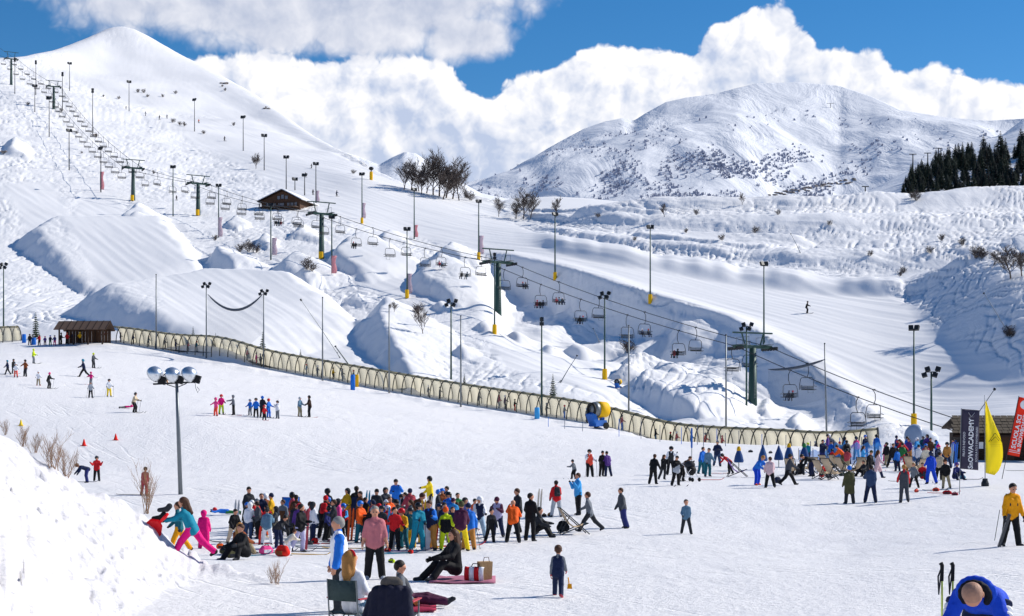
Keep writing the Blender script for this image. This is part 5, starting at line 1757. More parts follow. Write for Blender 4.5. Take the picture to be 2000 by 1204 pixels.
# plaza and lift area
B = [
    (1122, 936, 39, -60, 'skistand', 'grey', 'black', 'cap:charcoal', 'left of the man in red on the mid slope', dict(child=.5, skis='charcoal')),
    (1151, 932, 55, 10, 'skistand', 'coral', 'black', 'helmet:black', 'on the mid slope', dict(sleeve='white', poles=True)), (1176, 931, 51, 20, 'stand', 'black', 'black', 'beanie:black', 'beside the one in purple on the mid slope', {}), (1187, 931, 50, 200, 'stand', 'purple', 'navy', 'beanie:black', 'on the mid slope', {}),
    (1087, 1010, 73, 195, 'stand', 'red', 'lightgrey', 'short:dark', 'with a black backpack right of the crowd', dict(pack='charcoal')), (1129, 1006, 84, -70, 'face', 'skyblue', 'black', 'short:brown', 'right of the crowd', {}), (1152, 1038, 79, -100, 'stride', 'grey', 'charcoal', 'short:brown', 'walking past the beige deck chair', dict(child=.35)),
    (1216, 1032, 81, -80, 'stand', 'darkgrey', 'indigo', 'short:brown', 'standing alone facing left', {}), (1340, 1043, 69, 0, 'stand', 'slate', 'charcoal', 'short:dark', 'walking alone towards us on the open snow', dict(child=.55)),
    (1276, 946, 60, 150, 'relax', 'black', 'black', 'short:brown', 'leftmost of the group by the stroller', {}), (1296, 937, 50, 30, 'phone', 'black', 'charcoal', 'long:brown', 'by the stroller', {}), (1309, 928, 57, 10, 'skistand', 'charcoal', 'black', 'helmet:black', 'behind the group by the stroller', dict(sleeve='white')),
    (1321, 949, 60, 20, 'phone', 'lightgrey', 'black', 'short:dark', 'front of the group by the stroller', dict(sleeve='black', skis='charcoal')), (1332, 940, 50, 80, 'stoop', 'brown', 'black', 'short:brown', 'leaning over the stroller', {}),
    (1370, 926, 54, 40, 'stand', 'blue', 'darkteal', 'short:dark', 'on the left of the pair in blue', {}), (1382, 931, 57, 20, 'stand', 'slate', 'darkteal', 'short:dark', 'standing behind the red sled', {}), (1401, 911, 51, 0, 'crossed', 'navy', 'jeans', 'cap:grey', 'with arms crossed near the carpet', {}),
    (1425, 926, 41, -80, 'stoop', 'red', 'black', 'helmet:black', 'bending over near the purple deck chair', dict(skis='white')), (1478, 948, 60, 40, 'stoop', 'blue', 'brightblue', 'short:blond', 'fiddling with skis', dict(boots='orange')), (1504, 953, 62, 180, 'stand', 'palepink', 'black', 'short:brown', 'seen from behind near the deck chairs', {}),
    (1540, 948, 62, 95, 'stride', 'darkgrey', 'black', 'cap:charcoal', 'striding right in front of the deck chairs', {}), (1586, 931, 45, -70, 'bend', 'black', 'navy', 'short:dark', 'bending down among the deck chairs', {}), (1606, 905, 47, 20, 'phone', 'navy', 'indigo', 'short:dark', 'behind the deck chairs', {}),
    (1624, 903, 42, -10, 'stand', 'blue', 'navy', 'beanie:navy', 'behind the deck chairs', {}), (1655, 907, 48, 190, 'stand', 'black', 'navy', 'short:dark', 'behind the deck chairs', dict(sleeve='darkgrey')),
    (1659, 984, 75, 190, 'stand', 'olive', 'charcoal', 'beanie:blue', 'in a long coat, front left of the three onlookers', dict(over=dict(coat=0.85), glove='olive')), (1701, 982, 76, 170, 'relax', 'jeans', 'navy', 'short:dark', 'middle of the three onlookers', {}), (1766, 982, 76, 175, 'relax', 'darkgrey', 'darkgrey', 'short:blond', 'right of the three onlookers, red shoulders', dict(sleeve='red')),
    (1698, 936, 57, 40, 'relax', 'black', 'charcoal', 'cap:olive', 'behind the onlookers', {}), (1714, 934, 56, 80, 'walk', 'palepink', 'navy', 'long:brown', 'behind the onlookers', dict(over=dict(coat=0.9))), (1729, 902, 34, 10, 'stand', 'pink', 'pink', 'hood:pink', 'near the blue netting', dict(child=.6)),
    (1742, 914, 49, 20, 'relax', 'black', 'black', 'short:dark', 'left of the one in red trousers', {}), (1761, 912, 47, 0, 'phone', 'green', 'red', 'beanie:charcoal', 'near the blue netting', {}), (1785, 953, 50, -40, 'wide', 'grey', 'black', 'short:blond', 'kicking up snow by the red gear', dict(child=.3)),
    (1818, 945, 64, 190, 'stand', 'brightblue', 'brightblue', 'helmet:navy', 'left of the dark banner', dict(skis='navy')), (1847, 955, 59, -20, 'stand', 'black', 'khaki', 'beanie:brown', 'in front of the dark banner', dict(child=.35)), (1831, 920, 52, 30, 'stand', 'navy', 'navy', 'helmet:hotpink', 'behind the crowd at the dark hut', {}),
    (1850, 915, 52, -30, 'stand', 'tan', 'navy', 'helmet:charcoal', 'at the corner of the dark hut', {}), (1772, 892, 40, 10, 'stand', 'blue', 'black', 'helmet:black', 'behind the pink child', {}), (1712, 893, 45, 150, 'stand', 'blue', 'navy', 'helmet:black', 'in the tunnel mouth', {}), (1690, 893, 44, 20, 'stand', 'navy', 'blue', 'helmet:blue', 'at the tunnel mouth', {}),
    (1790, 898, 44, 40, 'skistand', 'skyblue', 'navy', 'helmet:white', 'in the queue by the igloo tent', {}), (1803, 893, 42, -20, 'skistand', 'darkteal', 'charcoal', 'helmet:grey', 'in the queue by the igloo tent', {}), (1750, 890, 40, 60, 'skistand', 'indigo', 'black', 'helmet:navy', 'in the queue by the igloo tent', {}),
    (1640, 898, 36, 30, 'stand', 'grey', 'charcoal', 'helmet:red', 'at the blue netting', {}), (1578, 900, 36, -30, 'stand', 'teal', 'navy', 'helmet:neon', 'near the folded parasols', {}), (1830, 905, 44, 60, 'stand', 'blue', 'charcoal', 'helmet:blue', 'behind the crowd at the dark hut', {}),
    (1808, 920, 50, -10, 'relax', 'cream', 'charcoal', 'long:brown', 'left of the one in bright blue', {}), (1835, 938, 56, 150, 'stand', 'beige', 'black', 'short:dark', 'right of the one in bright blue', {}),
    (1862, 905, 48, -80, 'stand', 'brightblue', 'charcoal', 'short:dark', 'beside the skis at the hut wall', {}),
]
for r_ in B:
    person(*r_[:9], **r_[9])
for (u, fy, f, ps, j, p_, ht, lab) in [(1565, 928, -20, 'sit', 'black', 'charcoal', 'long:dark', 'woman in black sitting among the deck chairs'), (1803, 938, -30, 'sit', 'red', 'darkgrey', 'short:dark', 'person in red jacket sitting on the snow near the bright blue skier'),
                                   (1866, 938, 20, 'sit', 'indigo', 'navy', 'helmet:purple', 'child in indigo and purple sitting left of the yellow flag'), (1545, 927, 30, 'sit', 'rust', 'black', 'short:brown', 'person in rust jacket sitting by a deck chair'),
                                   (1690, 931, -60, 'sit', 'charcoal', 'black', 'short:dark', 'person in charcoal sitting behind the onlookers'), (1605, 934, 50, 'sit', 'brightred', 'charcoal', 'short:dark', 'child in bright red sitting low between deck chairs')]:
    person(u, fy, 0, f, ps, j, p_, ht, '', real=1.65, label=lab)

# the dense crowd in the middle
WC = 'in the dense crowd'
C = [
    (486, 1030, 80, 30, 'relax', 'charcoal', 'black', 'beanie:black', 'tallest at the left end of the crowd', {}), (456, 1062, 70, 40, 'relax', 'black', 'beige', 'short:dark', 'at the left end of the crowd', dict(child=.2)), (486, 1052, 72, 175, 'stand', 'white', 'jeans', 'hood:white', 'seen from behind at the left of the crowd', {}),
    (504, 1052, 74, -60, 'relax', 'darkgrey', 'black', 'short:dark', WC, {}), (497, 1045, 72, 60, 'stand', 'pink', 'black', 'beanie:grey', WC, {}), (522, 1064, 73, 185, 'stand', 'slate', 'white', 'beanie:charcoal', 'seen from behind at the left of the crowd', {}), (541, 1070, 66, 60, 'stoop', 'charcoal', 'navy', 'short:dark', 'bending at the left of the crowd', {}),
    (562, 1085, 52, 120, 'stoop', 'cream', 'white', 'short:brown', 'bending forward over the bags', dict(child=.2)), (586, 1079, 97, 60, 'relax', 'black', 'lavender', 'short:dark', 'holding a red ski, left of the crowd', {}), (556, 1048, 74, -30, 'stand', 'brown', 'charcoal', 'short:brown', WC, {}),
    (634, 1051, 84, 170, 'stand', 'black', 'black', 'beanie:red', 'with back turned, left of the white and blue man', {}), (655, 1046, 62, 20, 'stand', 'plum', 'black', 'helmet:black', WC, dict(child=.2)), (674, 1048, 66, -30, 'stand', 'red', 'black', 'helmet:blue', WC, dict(child=.3)), (696, 1030, 82, 180, 'stand', 'navy', 'charcoal', 'short:dark', 'at the back of the crowd', dict(sleeve='black')),
    (702, 1045, 66, 10, 'stand', 'lightblue', 'navy', 'helmet:mustard', WC, dict(child=.3)), (716, 1060, 78, 70, 'stoop', 'black', 'black', 'cap:red', 'bending behind the woman in rose', {}), (735, 1028, 74, 10, 'relax', 'charcoal', 'darkgrey', 'beanie:black', 'at the back of the crowd', {}), (774, 1010, 76, 0, 'phone', 'blue', 'charcoal', 'short:dark', 'standing high at the back of the crowd', {}),
    (757, 1052, 66, 20, 'skistand', 'red', 'black', 'helmet:white', WC, dict(child=.2)), (771, 1075, 87, 5, 'skistand', 'red', 'black', 'short:dark', 'front row, holding a pole', dict(child=.2)), (788, 1073, 82, -20, 'skistand', 'mustard', 'darkteal', 'helmet:red', 'front row of the crowd', dict(child=.3)), (773, 1040, 58, 10, 'stand', 'lightgrey', 'navy', 'helmet:lightgrey', WC, dict(child=.3)),
    (790, 1030, 70, -30, 'stand', 'charcoal', 'jeans', 'short:dark', WC, {}), (805, 1046, 86, 60, 'stoop', 'brown', 'charcoal', 'short:brown', WC, {}), (816, 1077, 97, 30, 'relax', 'teal', 'teal', 'helmet:black', 'in a one-piece, front row', dict(boots='lightgrey')), (826, 1050, 72, -20, 'stand', 'purple', 'charcoal', 'beanie:brown', WC, {}),
    (843, 1075, 100, -30, 'relax', 'navy', 'tan', 'short:brown', 'front row, leaning on a snowboard', dict(sleeve='blue')), (840, 1003, 74, -70, 'point', 'yellow', 'charcoal', 'helmet:black', 'instructor arm out at the back of the crowd', {}), (857, 1060, 78, 10, 'stand', 'grey', 'red', 'helmet:navy', WC, dict(child=.2)),
    (871, 1075, 86, 180, 'stand', 'black', 'neon', 'cap:orange', 'front row seen from behind', dict(child=.3, sleeve='neon')), (873, 1020, 72, -20, 'stand', 'white', 'lightblue', 'short:dark', 'at the right back of the crowd', dict(sleeve='navy')), (885, 1066, 78, -10, 'stand', 'darkbrown', 'neon', 'short:brown', WC, {}),
    (900, 1077, 99, 175, 'stand', 'plum', 'yellow', 'beanie:olive', 'front row seen from behind', {}), (916, 1074, 92, 190, 'stand', 'blue', 'tan', 'beanie:navy', 'right end of the front row', {}), (935, 1053, 85, 10, 'relax', 'navy', 'lightblue', 'hood:white', 'right of the front row', dict(sleeve='white')),
    (958, 1060, 68, 20, 'stand', 'black', 'black', 'short:dark', 'with neon shoulder, right of the crowd', dict(child=.3, sleeve='charcoal')), (972, 1049, 80, -20, 'phone', 'lavender', 'navy', 'cap:plum', 'right of the crowd', dict(sleeve='plum')), (1002, 1060, 83, 180, 'stoop', 'orange', 'black', '', 'with back turned, bending, right of the crowd', dict(over=dict(lean=30))),
    (1036, 1057, 96, 150, 'stand', 'black', 'black', 'short:dark', 'tallest at the right end of the crowd', {}), (1012, 1042, 90, -60, 'relax', 'charcoal', 'black', 'short:brown', 'behind the one in orange', {}), (640, 1056, 70, 60, 'stand', 'indigo', 'black', 'helmet:black', WC, dict(child=.3)), (728, 1045, 70, -10, 'stand', 'dustyred', 'charcoal', 'beanie:darkgrey', WC, {}),
    (745, 1062, 76, 15, 'skistand', 'brightred', 'black', 'helmet:charcoal', WC, dict(child=.3)), (804, 1070, 80, -30, 'skistand', 'darkteal', 'mustard', 'helmet:charcoal', WC, dict(child=.3)), (755, 1035, 60, -30, 'stand', 'blue', 'navy', 'helmet:white', 'at the back of the crowd', dict(child=.2)),
    (575, 1052, 70, 170, 'stand', 'charcoal', 'black', 'short:brown', WC, {}), (523, 1046, 60, -50, 'stand', 'black', 'orange', 'long:dark', WC, {}), (885, 1046, 74, 170, 'stand', 'charcoal', 'navy', 'beanie:plum', WC, {}), (712, 1040, 70, 150, 'stand', 'black', 'plum', 'short:dark', 'at the back of the crowd', {}),
]
for i, r_ in enumerate(C):
    kw = dict(r_[9])
    if i % 3 == 0 and r_[4] in ('stand', 'relax', 'skistand'):
        kw['poles'] = True
    if i % 4 == 1 and r_[4] in ('stand', 'relax', 'skistand'):
        kw.setdefault('skis', ['red', 'charcoal', 'white', 'navy', 'mustard'][i % 5])
    if 'sleeve' not in kw and i % 5 in (1, 2, 4) and r_[8] == WC:
        kw['sleeve'] = ['charcoal', 'white', 'grey', 'navy', 'red', 'skyblue', 'mustard'][i % 7]
    if i % 6 == 4:
        kw['pack'] = ['charcoal', 'navy', 'red', 'olive'][i % 4]
    person(*r_[:9], **kw)
for (u, fy, f, ps, j, p_, ht, lab, rl) in [(442, 1006, -80, 'lie', 'blue', 'green', 'helmet:red', 'child in blue and green lying at the left of the crowd', 1.25), (478, 1093, -40, 'sit', 'black', 'black', 'short:brown', 'person in black sitting with bags at the left of the crowd', 1.7), (464, 1085, 160, 'sit', 'rust', 'khaki', 'long:blond', 'woman with long blond hair crouching beside the bags', 1.65),
                                      (1046, 1048, 80, 'sit', 'charcoal', 'black', 'short:dark', 'person in charcoal sitting in a chair behind the tallest man', 1.75), (600, 1030, 70, 'sit', 'dustyred', 'jeans', 'short:brown', 'person in jeans sitting on the snow behind the crowd', 1.65)]:
    person(u, fy, 0, f, ps, j, p_, ht, '', real=rl, label=lab)

rgc = random.Random(3)
used = set()
JC = ['black', 'charcoal', 'navy', 'red', 'blue', 'teal', 'plum', 'mustard', 'green', 'grey', 'white', 'brown', 'orange', 'skyblue', 'purple', 'dustyred', 'darkgrey', 'indigo', 'rust', 'pink']
TC = ['black', 'charcoal', 'navy', 'jeans', 'grey', 'khaki', 'darkteal', 'tan', 'olive']
HC = ['helmet:black', 'helmet:white', 'helmet:red', 'beanie:charcoal', 'beanie:navy', 'short:dark', 'short:brown', 'long:brown', 'helmet:blue', 'hood:charcoal']


def filler(n, u0, u1, y0, y1, hpx, where, taken):
    k = 0
    while k < n:
        u, y = rgc.uniform(u0, u1), rgc.uniform(y0, y1)
        j, p_ = rgc.choice(JC), rgc.choice(TC)
        if (j, p_) in used or any(abs(u - a) < 7 and abs(y - b) < 6 for a, b in taken):
            continue
        used.add((j, p_))
        taken.append((u, y))
        ch = 0.25 if rgc.random() < 0.3 else 0.0
        person(u, y, hpx * (y - 760) / (1050 - 760) * (0.8 if ch else rgc.uniform(0.92, 1.04)) if hpx > 60 else hpx * (0.8 if ch else 1), rgc.uniform(-180, 180), rgc.choice(['stand', 'relax', 'skistand', 'phone', 'crossed', 'face', 'stoop']), j, p_, rgc.choice(HC), where, child=ch, det=0, skis=rgc.choice([None, None, 'red', 'charcoal', 'navy']))
        k += 1


tk = [(r_[0], r_[1]) for r_ in C]
filler(30, 600, 930, 1022, 1062, 82, 'packed inside the dense crowd', tk)
filler(9, 470, 600, 1036, 1060, 80, 'in the left part of the dense crowd', tk)
tk = [(r_[0], r_[1]) for r_ in B]
filler(22, 1600, 1870, 893, 922, 46, 'in the busy group by the hut', tk)
# riders on a few of the lift chairs
k = 0
for c, s, n, p in CHAIRS:
    if (s == -1 and n in (2, 4, 6, 7, 9, 12, 15)) or (s == 1 and n in (5, 7, 8, 10)):
        for q, dx in enumerate((-0.55, 0.0, 0.55)):
            if (n * 3 + q) % 4 == 0:
                continue
            M_ = Matrix.Rotation(c.rotation_euler.z, 3, 'Z')
            w = c.location + M_ @ Vector((dx, -0.25, -3.33 - 0.44))
            k += 1
            person(0, 0, 0, math.degrees(c.rotation_euler.z), 'chair', ['charcoal', 'navy', 'black', 'dustyred', 'slate'][k % 5], ['black', 'charcoal', 'navy'][k % 3], 'helmet:' + ['black', 'white', 'red', 'grey'][k % 4], '', at=w, real=1.6, det=0,
                   label=f'{["left", "middle", "right"][q]} rider on the {ordinal(n)} chair of the {"right" if s > 0 else "left"} rope')

# ------------------------------------------------------------------ flags, gear and furniture
def dcol(n):
    return cloth(PAL.get(n, n))


def text_mesh(txt, size, m_, parent, loc, rot, bold=0.0, ext=0.002):
    cu = bpy.data.curves.new('lettering', 'FONT')
    cu.body = txt
    cu.size = size
    cu.align_x = 'CENTER'
    cu.align_y = 'CENTER'
    cu.offset = bold
    cu.extrude = ext
    cu.resolution_u = 2
    o = bpy.data.objects.new('lettering_source', cu)
    COL.objects.link(o)
    bpy.context.view_layer.update()
    me = bpy.data.meshes.new_from_object(o.evaluated_get(bpy.context.evaluated_depsgraph_get()))
    bpy.data.objects.remove(o)
    me.materials.clear()
    me.materials.append(m_)
    t = link('lettering', me, parent, loc)
    t['kind'] = 'stuff'
    t.rotation_euler = rot
    return t


PRINT_W = mat('white_print', (0.82, 0.82, 0.82), 0.7, 0, 0.03, 5)
PRINT_D = mat('dark_print', lin('4a4636'), 0.7, 0, 0.05, 5)
# dark upright banner
g = ground(1874, 966)
s = g.y / F
t = tag(empty('banner_flag', (g.x, g.y, g.z)), 'dark purple-grey upright banner with large white lettering', 'flag')
t.rotation_euler = (0, R(1.2), 0)
zb, zt, w = (966 - 916) * s, (966 - 799) * s, 35 * s
MB().tube([(0, 0, -0.2), (0, 0, zt + 0.03)], 0.018, 6).build('pole', STEEL, t)
gr = [[(0.02 + w * i / 6, 0.02 * math.sin(j * 0.9 + i), zb + (zt - zb) * j / 12 - 0.05 * i / 6) for i in range(7)] for j in range(13)]
fl = MB().sheet(gr, 0.006).build('cloth', mat('banner_grey', lin('3f3a4c'), 0.8, 0, 0.06, 2), t, True)
zm = (zb + zt) / 2
rot = (R(90), R(-90), 0)
text_mesh('SnOWACADEMY', 0.325, PRINT_W, fl, (0.02 + w * 0.55, -0.05, zm - 0.22), rot, 0.008)
text_mesh('PRATO NEVOSO', 0.16, PRINT_W, fl, (0.02 + w * 0.16, -0.05, zm - 0.25), rot)
text_mesh('SCUOLA SCI E SNOWBOARD', 0.13, PRINT_W, fl, (0.02 + w * 0.86, -0.05, zm - 0.25), rot)
e = MB()
for a, b in (((-.11, .0), (.14, .0)), ((0, .0), (-.13, .2)), ((0, .0), (.16, .2)), ((-.13, -.04), (-.02, .0))):
    d = Vector((b[0] - a[0], 0, b[1] - a[1]))
    e.box((w * 0.55 + (a[0] + b[0]) / 2, -0.045, zt - 0.38 + (a[1] + b[1]) / 2), (0.05, 0.004, d.length), 0, d.to_track_quat('Z', 'Y').to_matrix())
e.build('emblem', PRINT_W, fl)
# yellow feather flag
g = ground(1924, 950)
s = g.y / F
t = tag(empty('feather_flag', (g.x, g.y, g.z)), 'yellow feather flag with a grey mountain emblem on a dark foot', 'flag')
MB().lathe([(0.2, 0), (0.2, 0.16), (0.14, 0.3), (0.13, 0.4)], 12).build('foot', DARKM, t)
H_ = (950 - 772) * s
MB().tube([(0, 0, 0), (0, 0, H_ * 0.7), (-0.03, 0, H_)], [0.025, 0.018, 0.01], 6).build('pole', STEEL, t)
ed_ = [(0.0, 782, 2), (0.1, 800, 9), (0.2, 820, 17), (0.35, 845, 28), (0.5, 865, 33), (0.65, 885, 34), (0.8, 903, 31), (0.92, 918, 24), (1.0, 926, 15)]
gr = []
for j in range(17):
    y = 782 + (924 - 782) * j / 16
    xr = np.interp(y, [q[1] for q in ed_], [q[2] for q in ed_]) * s
    gr.append([(0.02 + xr * i / 6, 0.05 * math.sin(i * 1.1 + j * 0.35), (950 - y) * s - 0.02 * i) for i in range(7)])
fl = MB().sheet(gr, 0.006).build('cloth', mat('flag_yellow', lin('fff04a'), 0.75, 0, 0.10, 3, trans=0.6), t, True)
e = MB()
cx_, cz = 18 * s, (950 - 858) * s
for a, b in (((-.32, -.15), (0, .32)), ((.36, -.15), (0, .32)), ((-.32, -.15), (.36, -.15)), ((-.2, -.1), (.02, .12)), ((.02, .12), (.22, -.1)), ((-.3, -.27), (.34, -.27)), ((-.2, -.36), (.26, -.36))):
    d = Vector((b[0] - a[0], 0, b[1] - a[1]))
    e.box((cx_ + (a[0] + b[0]) / 2, -0.11, cz + (a[1] + b[1]) / 2), (0.085, 0.004, d.length), 0, d.to_track_quat('Z', 'Y').to_matrix())
e.build('emblem', PRINT_D, fl)
# red slanted banner
g = ground(1957, 936)
s = g.y / F
t = tag(empty('red_banner', (g.x, g.y, g.z)), 'red slanted banner with white ski school lettering at the right edge', 'flag')
t.rotation_euler = (0, R(11.5), 0)
zb, zt, w = (936 - 887) * s, (936 - 772) * s, 24 * s
MB().tube([(0, 0, -0.2), (0, 0, zt + 0.05)], 0.02, 6).build('pole', DARKM, t)
gr = [[(0.02 + w * i / 6, 0.02 * math.sin(j * 0.8 + i), zb + (zt - zb) * j / 12) for i in range(7)] for j in range(13)]
fl = MB().sheet(gr, 0.006).build('cloth', mat('banner_red', lin('f44a30'), 0.75, 0, 0.08, 3, trans=0.4), t, True)
zm = (zb + zt) / 2
text_mesh('SCUOLA SCI', 0.36, PRINT_W, fl, (0.02 + w * 0.36, -0.05, zm - 0.3), rot, 0.010)
text_mesh('e SNOWBOARD', 0.30, PRINT_W, fl, (0.02 + w * 0.78, -0.05, zm - 0.3), rot, 0.008)
MB().lathe([(0.26, 0), (0.26, 0.004)], 20, 0, Matrix.Translation((0.03 + w * 0.55, -0.035, zt - 0.4)) @ Euler((R(90), 0, 0)).to_matrix().to_4x4()).build('roundel', PRINT_W, fl)
MB().box((0.02 + w / 2, -0.035, zb + 0.2), (w * 0.9, 0.004, 0.03)).box((0.02 + w / 2, -0.035, zb + 0.3), (w * 0.9, 0.004, 0.03)).build('stripes', PRINT_W, fl)

# pink feather flags tied to poles on the slope
PINKF = mat('flag_pink', lin('dccdd6'), 0.8, 0, 0.2, 1.5, trans=0.5)
REDF = mat('flag_redpink', lin('e6b0b6'), 0.8, 0, 0.25, 1.5, trans=0.5)
for u, b, tt_, w_, m_, lab in [(200, 372, 336, 8, REDF, 'pink feather flag on the left hill pole'), (431, 464, 425, 9, PINKF, 'pale feather flag on the pole left below the chalet'), (537, 500, 465, 10, PINKF, 'pale pink banner on the pole below the chalet'), (653, 536, 500, 11, REDF, 'red and white feather flag beside the third lift tower'),
                              (711, 428, 397, 8, PINKF, 'pale pink feather flag on the pole right of the chalet'), (813, 465, 440, 8, REDF, 'red-tipped feather flag below the bare trees'), (621, 396, 373, 7, PINKF, 'small pale flag right of the chalet'), (941, 498, 461, 9, PINKF, 'pink banner beside the central lift tower'), (801, 575, 535, 9, PINKF, 'pale feather flag on the snow park pole with yellow pad')]:
    g = ground(u - w_ / 2, b)
    s = g.y / F
    t = tag(empty('pole_flag', (g.x, g.y - 0.25, g.z)), lab, 'flag', 'feather flags on the slope')
    h, w = (b - tt_) * s, w_ * s
    MB().tube([(0, 0, -0.3), (0, 0, h)], 0.03, 5).build('pole', STEEL, t)
    MB().sheet([[(0.03, 0, 0.15 + (h - 0.15) * j / 8), (0.03 + w * (0.85 + 0.15 * math.sin(j * 0.9)), 0.05, 0.15 + (h - 0.15) * j / 8)] for j in range(9)], 0.02).build('cloth', m_, t, True)

# ------------------------------------------------------------------ silver floodlights on a T pole
MIRROR = mat('polished_reflector', lin('dfe3e6'), 0.28, 0.85, 0.05, 3)
g = ground(353, 966)
s = g.y / F
H_ = (966 - 742) * s
t = tag(empty('reflector_mast', (g.x, g.y, g.z - 0.2)), 'grey T-shaped mast carrying three round silver floodlights', 'light mast')
t.rotation_euler = (0, R(-2.0), 0)
MB().tube([(0, 0, 0), (0, 0, H_ * 0.6), (0, 0, H_)], [0.115, 0.10, 0.075], 10).build('pole', STEEL, t, True)
MB().tube([(-46 * s, 0, H_ + 0.02), (46 * s, 0, H_ + 0.06)], 0.045, 8).tube([(-0.5, 0, H_ - 0.02), (0, 0, H_ - 0.2), (0.5, 0, H_)], 0.025, 6).build('crossbar', DARKM, t)
for x, z in ((-34, 22), (0, 19), (33, 19)):
    M_ = Matrix.Translation((x * s - 0.15, 0, H_ + z * s)) @ Euler((R(62), 0, R(52))).to_matrix().to_4x4()
    dsh = MB().lathe([(0.43, -0.18), (0.42, -0.05), (0.36, 0.10), (0.25, 0.21), (0.1, 0.27)], 22, 0, M_).build('reflector', MIRROR, t, True)
    MB().box((x * s + 0.16, 0.05, H_ + 0.20), (0.34, 0.3, 0.4), 0, Euler((0, R(20), 0)).to_matrix()).build('ballast_box', BLACK, t)
    MB().tube([(x * s + 0.05, 0, H_), (x * s - 0.1, 0, H_ + 0.35)], 0.04, 5).build('bracket', DARKM, t)
MB().tube([(36 * s, 0, H_), (36 * s + 0.02, 0, H_ - 0.25), (36 * s + 0.12, 0, H_ - 0.5), (36 * s + 0.2, 0, H_ - 0.35), (36 * s + 0.1, 0, H_ - 0.2)], 0.012, 5).build('loose_cable', BLACK, t)

# ------------------------------------------------------------------ cones, barrels, fence, netting, tent
CONE = None
for u, y, c, lab in [(164, 871, 'brightred', 'red marker cone left on the beginner slope'), (226, 860, 'brightred', 'red marker cone further right on the beginner slope'), (41, 832, 'yellow', 'yellow marker cone at the left edge')]:
    g = ground(u, y)
    t = tag(empty('marker_cone', g), lab, 'cone', 'marker cones')
    MB().lathe([(0.19, 0.02), (0.15, 0.06), (0.04, 0.46), (0.03, 0.5)], 12).build('cone', dcol(c), t, True)
    MB().box((0, 0, 0.01), (0.42, 0.42, 0.03)).build('foot', dcol(c), t)
for u, y, h, w, c, lab in [(689, 762, 30, 9, 'blue', 'blue padded post beside the carpet tunnel'), (697, 756, 24, 7, 'mustard', 'yellow padded post beside the carpet tunnel'), (1049, 818, 22, 10, 'skyblue', 'light blue barrel in front of the carpet tunnel'), (47, 670, 17, 8, 'blue', 'blue padded post at the left tunnel mouth'), (66, 674, 14, 9, 'blue', 'second blue padded post left of the shelter')]:
    g = ground(u, y)
    s = g.y / F
    o = MB().lathe([(w * s / 2, -0.05), (w * s / 2, h * s * 0.9), (w * s * 0.4, h * s), (w * s * 0.3, h * s)], 12).build('padded_post', dcol(c), None, True, g)
    tag(o, lab, 'post', 'padded posts')
FP = [(1071, 834, 815), (1103, 838, 818), (1138, 843, 815), (1209, 853, 818), (1252, 857, 820), (1289, 863, 830), (1331, 868, 835), (1362, 869, 830), (1374, 873, 832), (1400, 869, 838), (1417, 872, 846), (1443, 868, 842), (1488, 872, 848), (1535, 876, 850), (1583, 890, 862), (1640, 898, 855), (1672, 902, 854), (1683, 902, 854)]
for i, (u, b, t_) in enumerate(FP):
    g = ground(u, b)
    o = MB().tube([(0, 0, -0.2), (0, 0, (b - t_) * g.y / F)], 0.03, 5).build('fence_stake', dcol('jeans' if i % 3 else 'blue'), None, False, g)
    tag(o, f'thin blue-grey fence stake, {ordinal(i + 1)} from the left below the tunnel', 'stake', 'fence stakes below the carpet tunnel')
g = ground(1351, 950)
t = tag(empty('marker_pole', ground(1351, 926)), 'tall blue-topped marker pole behind the stroller', 'pole')
MB().tube([(0, 0, 0), (0, 0, 2.9)], 0.025, 5).build('pole', STEEL, t)
MB().tube([(0, 0, 1.7), (0, 0, 3.0)], 0.06, 8).build('sleeve', BLUE, t)
NETB = mat('blue_netting', lin('4f93dc'), 0.7, 0, 0.15, 2, trans=0.4, alpha=0.62)
for (u0, u1, y, h, lab) in [(1628, 1722, 905, 42, 'blue netting fence in front of the tunnel mouth'), (1740, 1835, 899, 30, 'blue netting fence behind the waiting skiers'), (1560, 1625, 898, 20, 'low blue netting left of the tunnel mouth')]:
    a, b = ground(u0, y), ground(u1, y)
    t = tag(empty('net_fence', a), lab, 'fence')
    hh = h * a.y / F
    gr = [[(b - a) * (i / 14) + Vector((0, 0.15 * math.sin(i * 1.3), hh * j / 4 * (0.9 + 0.1 * math.sin(i * 2.1)))) for i in range(15)] for j in range(5)]
    MB().sheet(gr).build('mesh_panel', NETB, t, True)
    for i in range(0, 15, 3):
        p = (b - a) * (i / 14)
        MB().tube([p - Vector((0, 0, 0.2)), p + Vector((0, 0, hh * 1.1))], 0.025, 5).build('stake', dcol('navy'), t)
g = ground(1795, 872)
t = tag(empty('igloo_tent', g), 'white bulging inflatable beside the yellow-padded pole', 'inflatable')
M_ = Matrix.Scale(1.0, 4)
MB().sphere((0.5, 0, 0.7), (1.4, 1.1, 0.95), 12).build('bubble', mat('white_vinyl', (0.72, 0.75, 0.8), 0.3, 0, 0.06, 2), t, True)
MB().lathe([(0.95, -0.2), (1.05, 0), (0.8, 0.25), (0.5, 0.3)], 18, 0, Matrix.Translation((-0.7, -0.5, 1.15)) @ Euler((R(75), 0, R(-50))).to_matrix().to_4x4()).build('inlet', mat('grey_vinyl', lin('8fa0b8'), 0.35, 0, 0.06, 2), t, True)

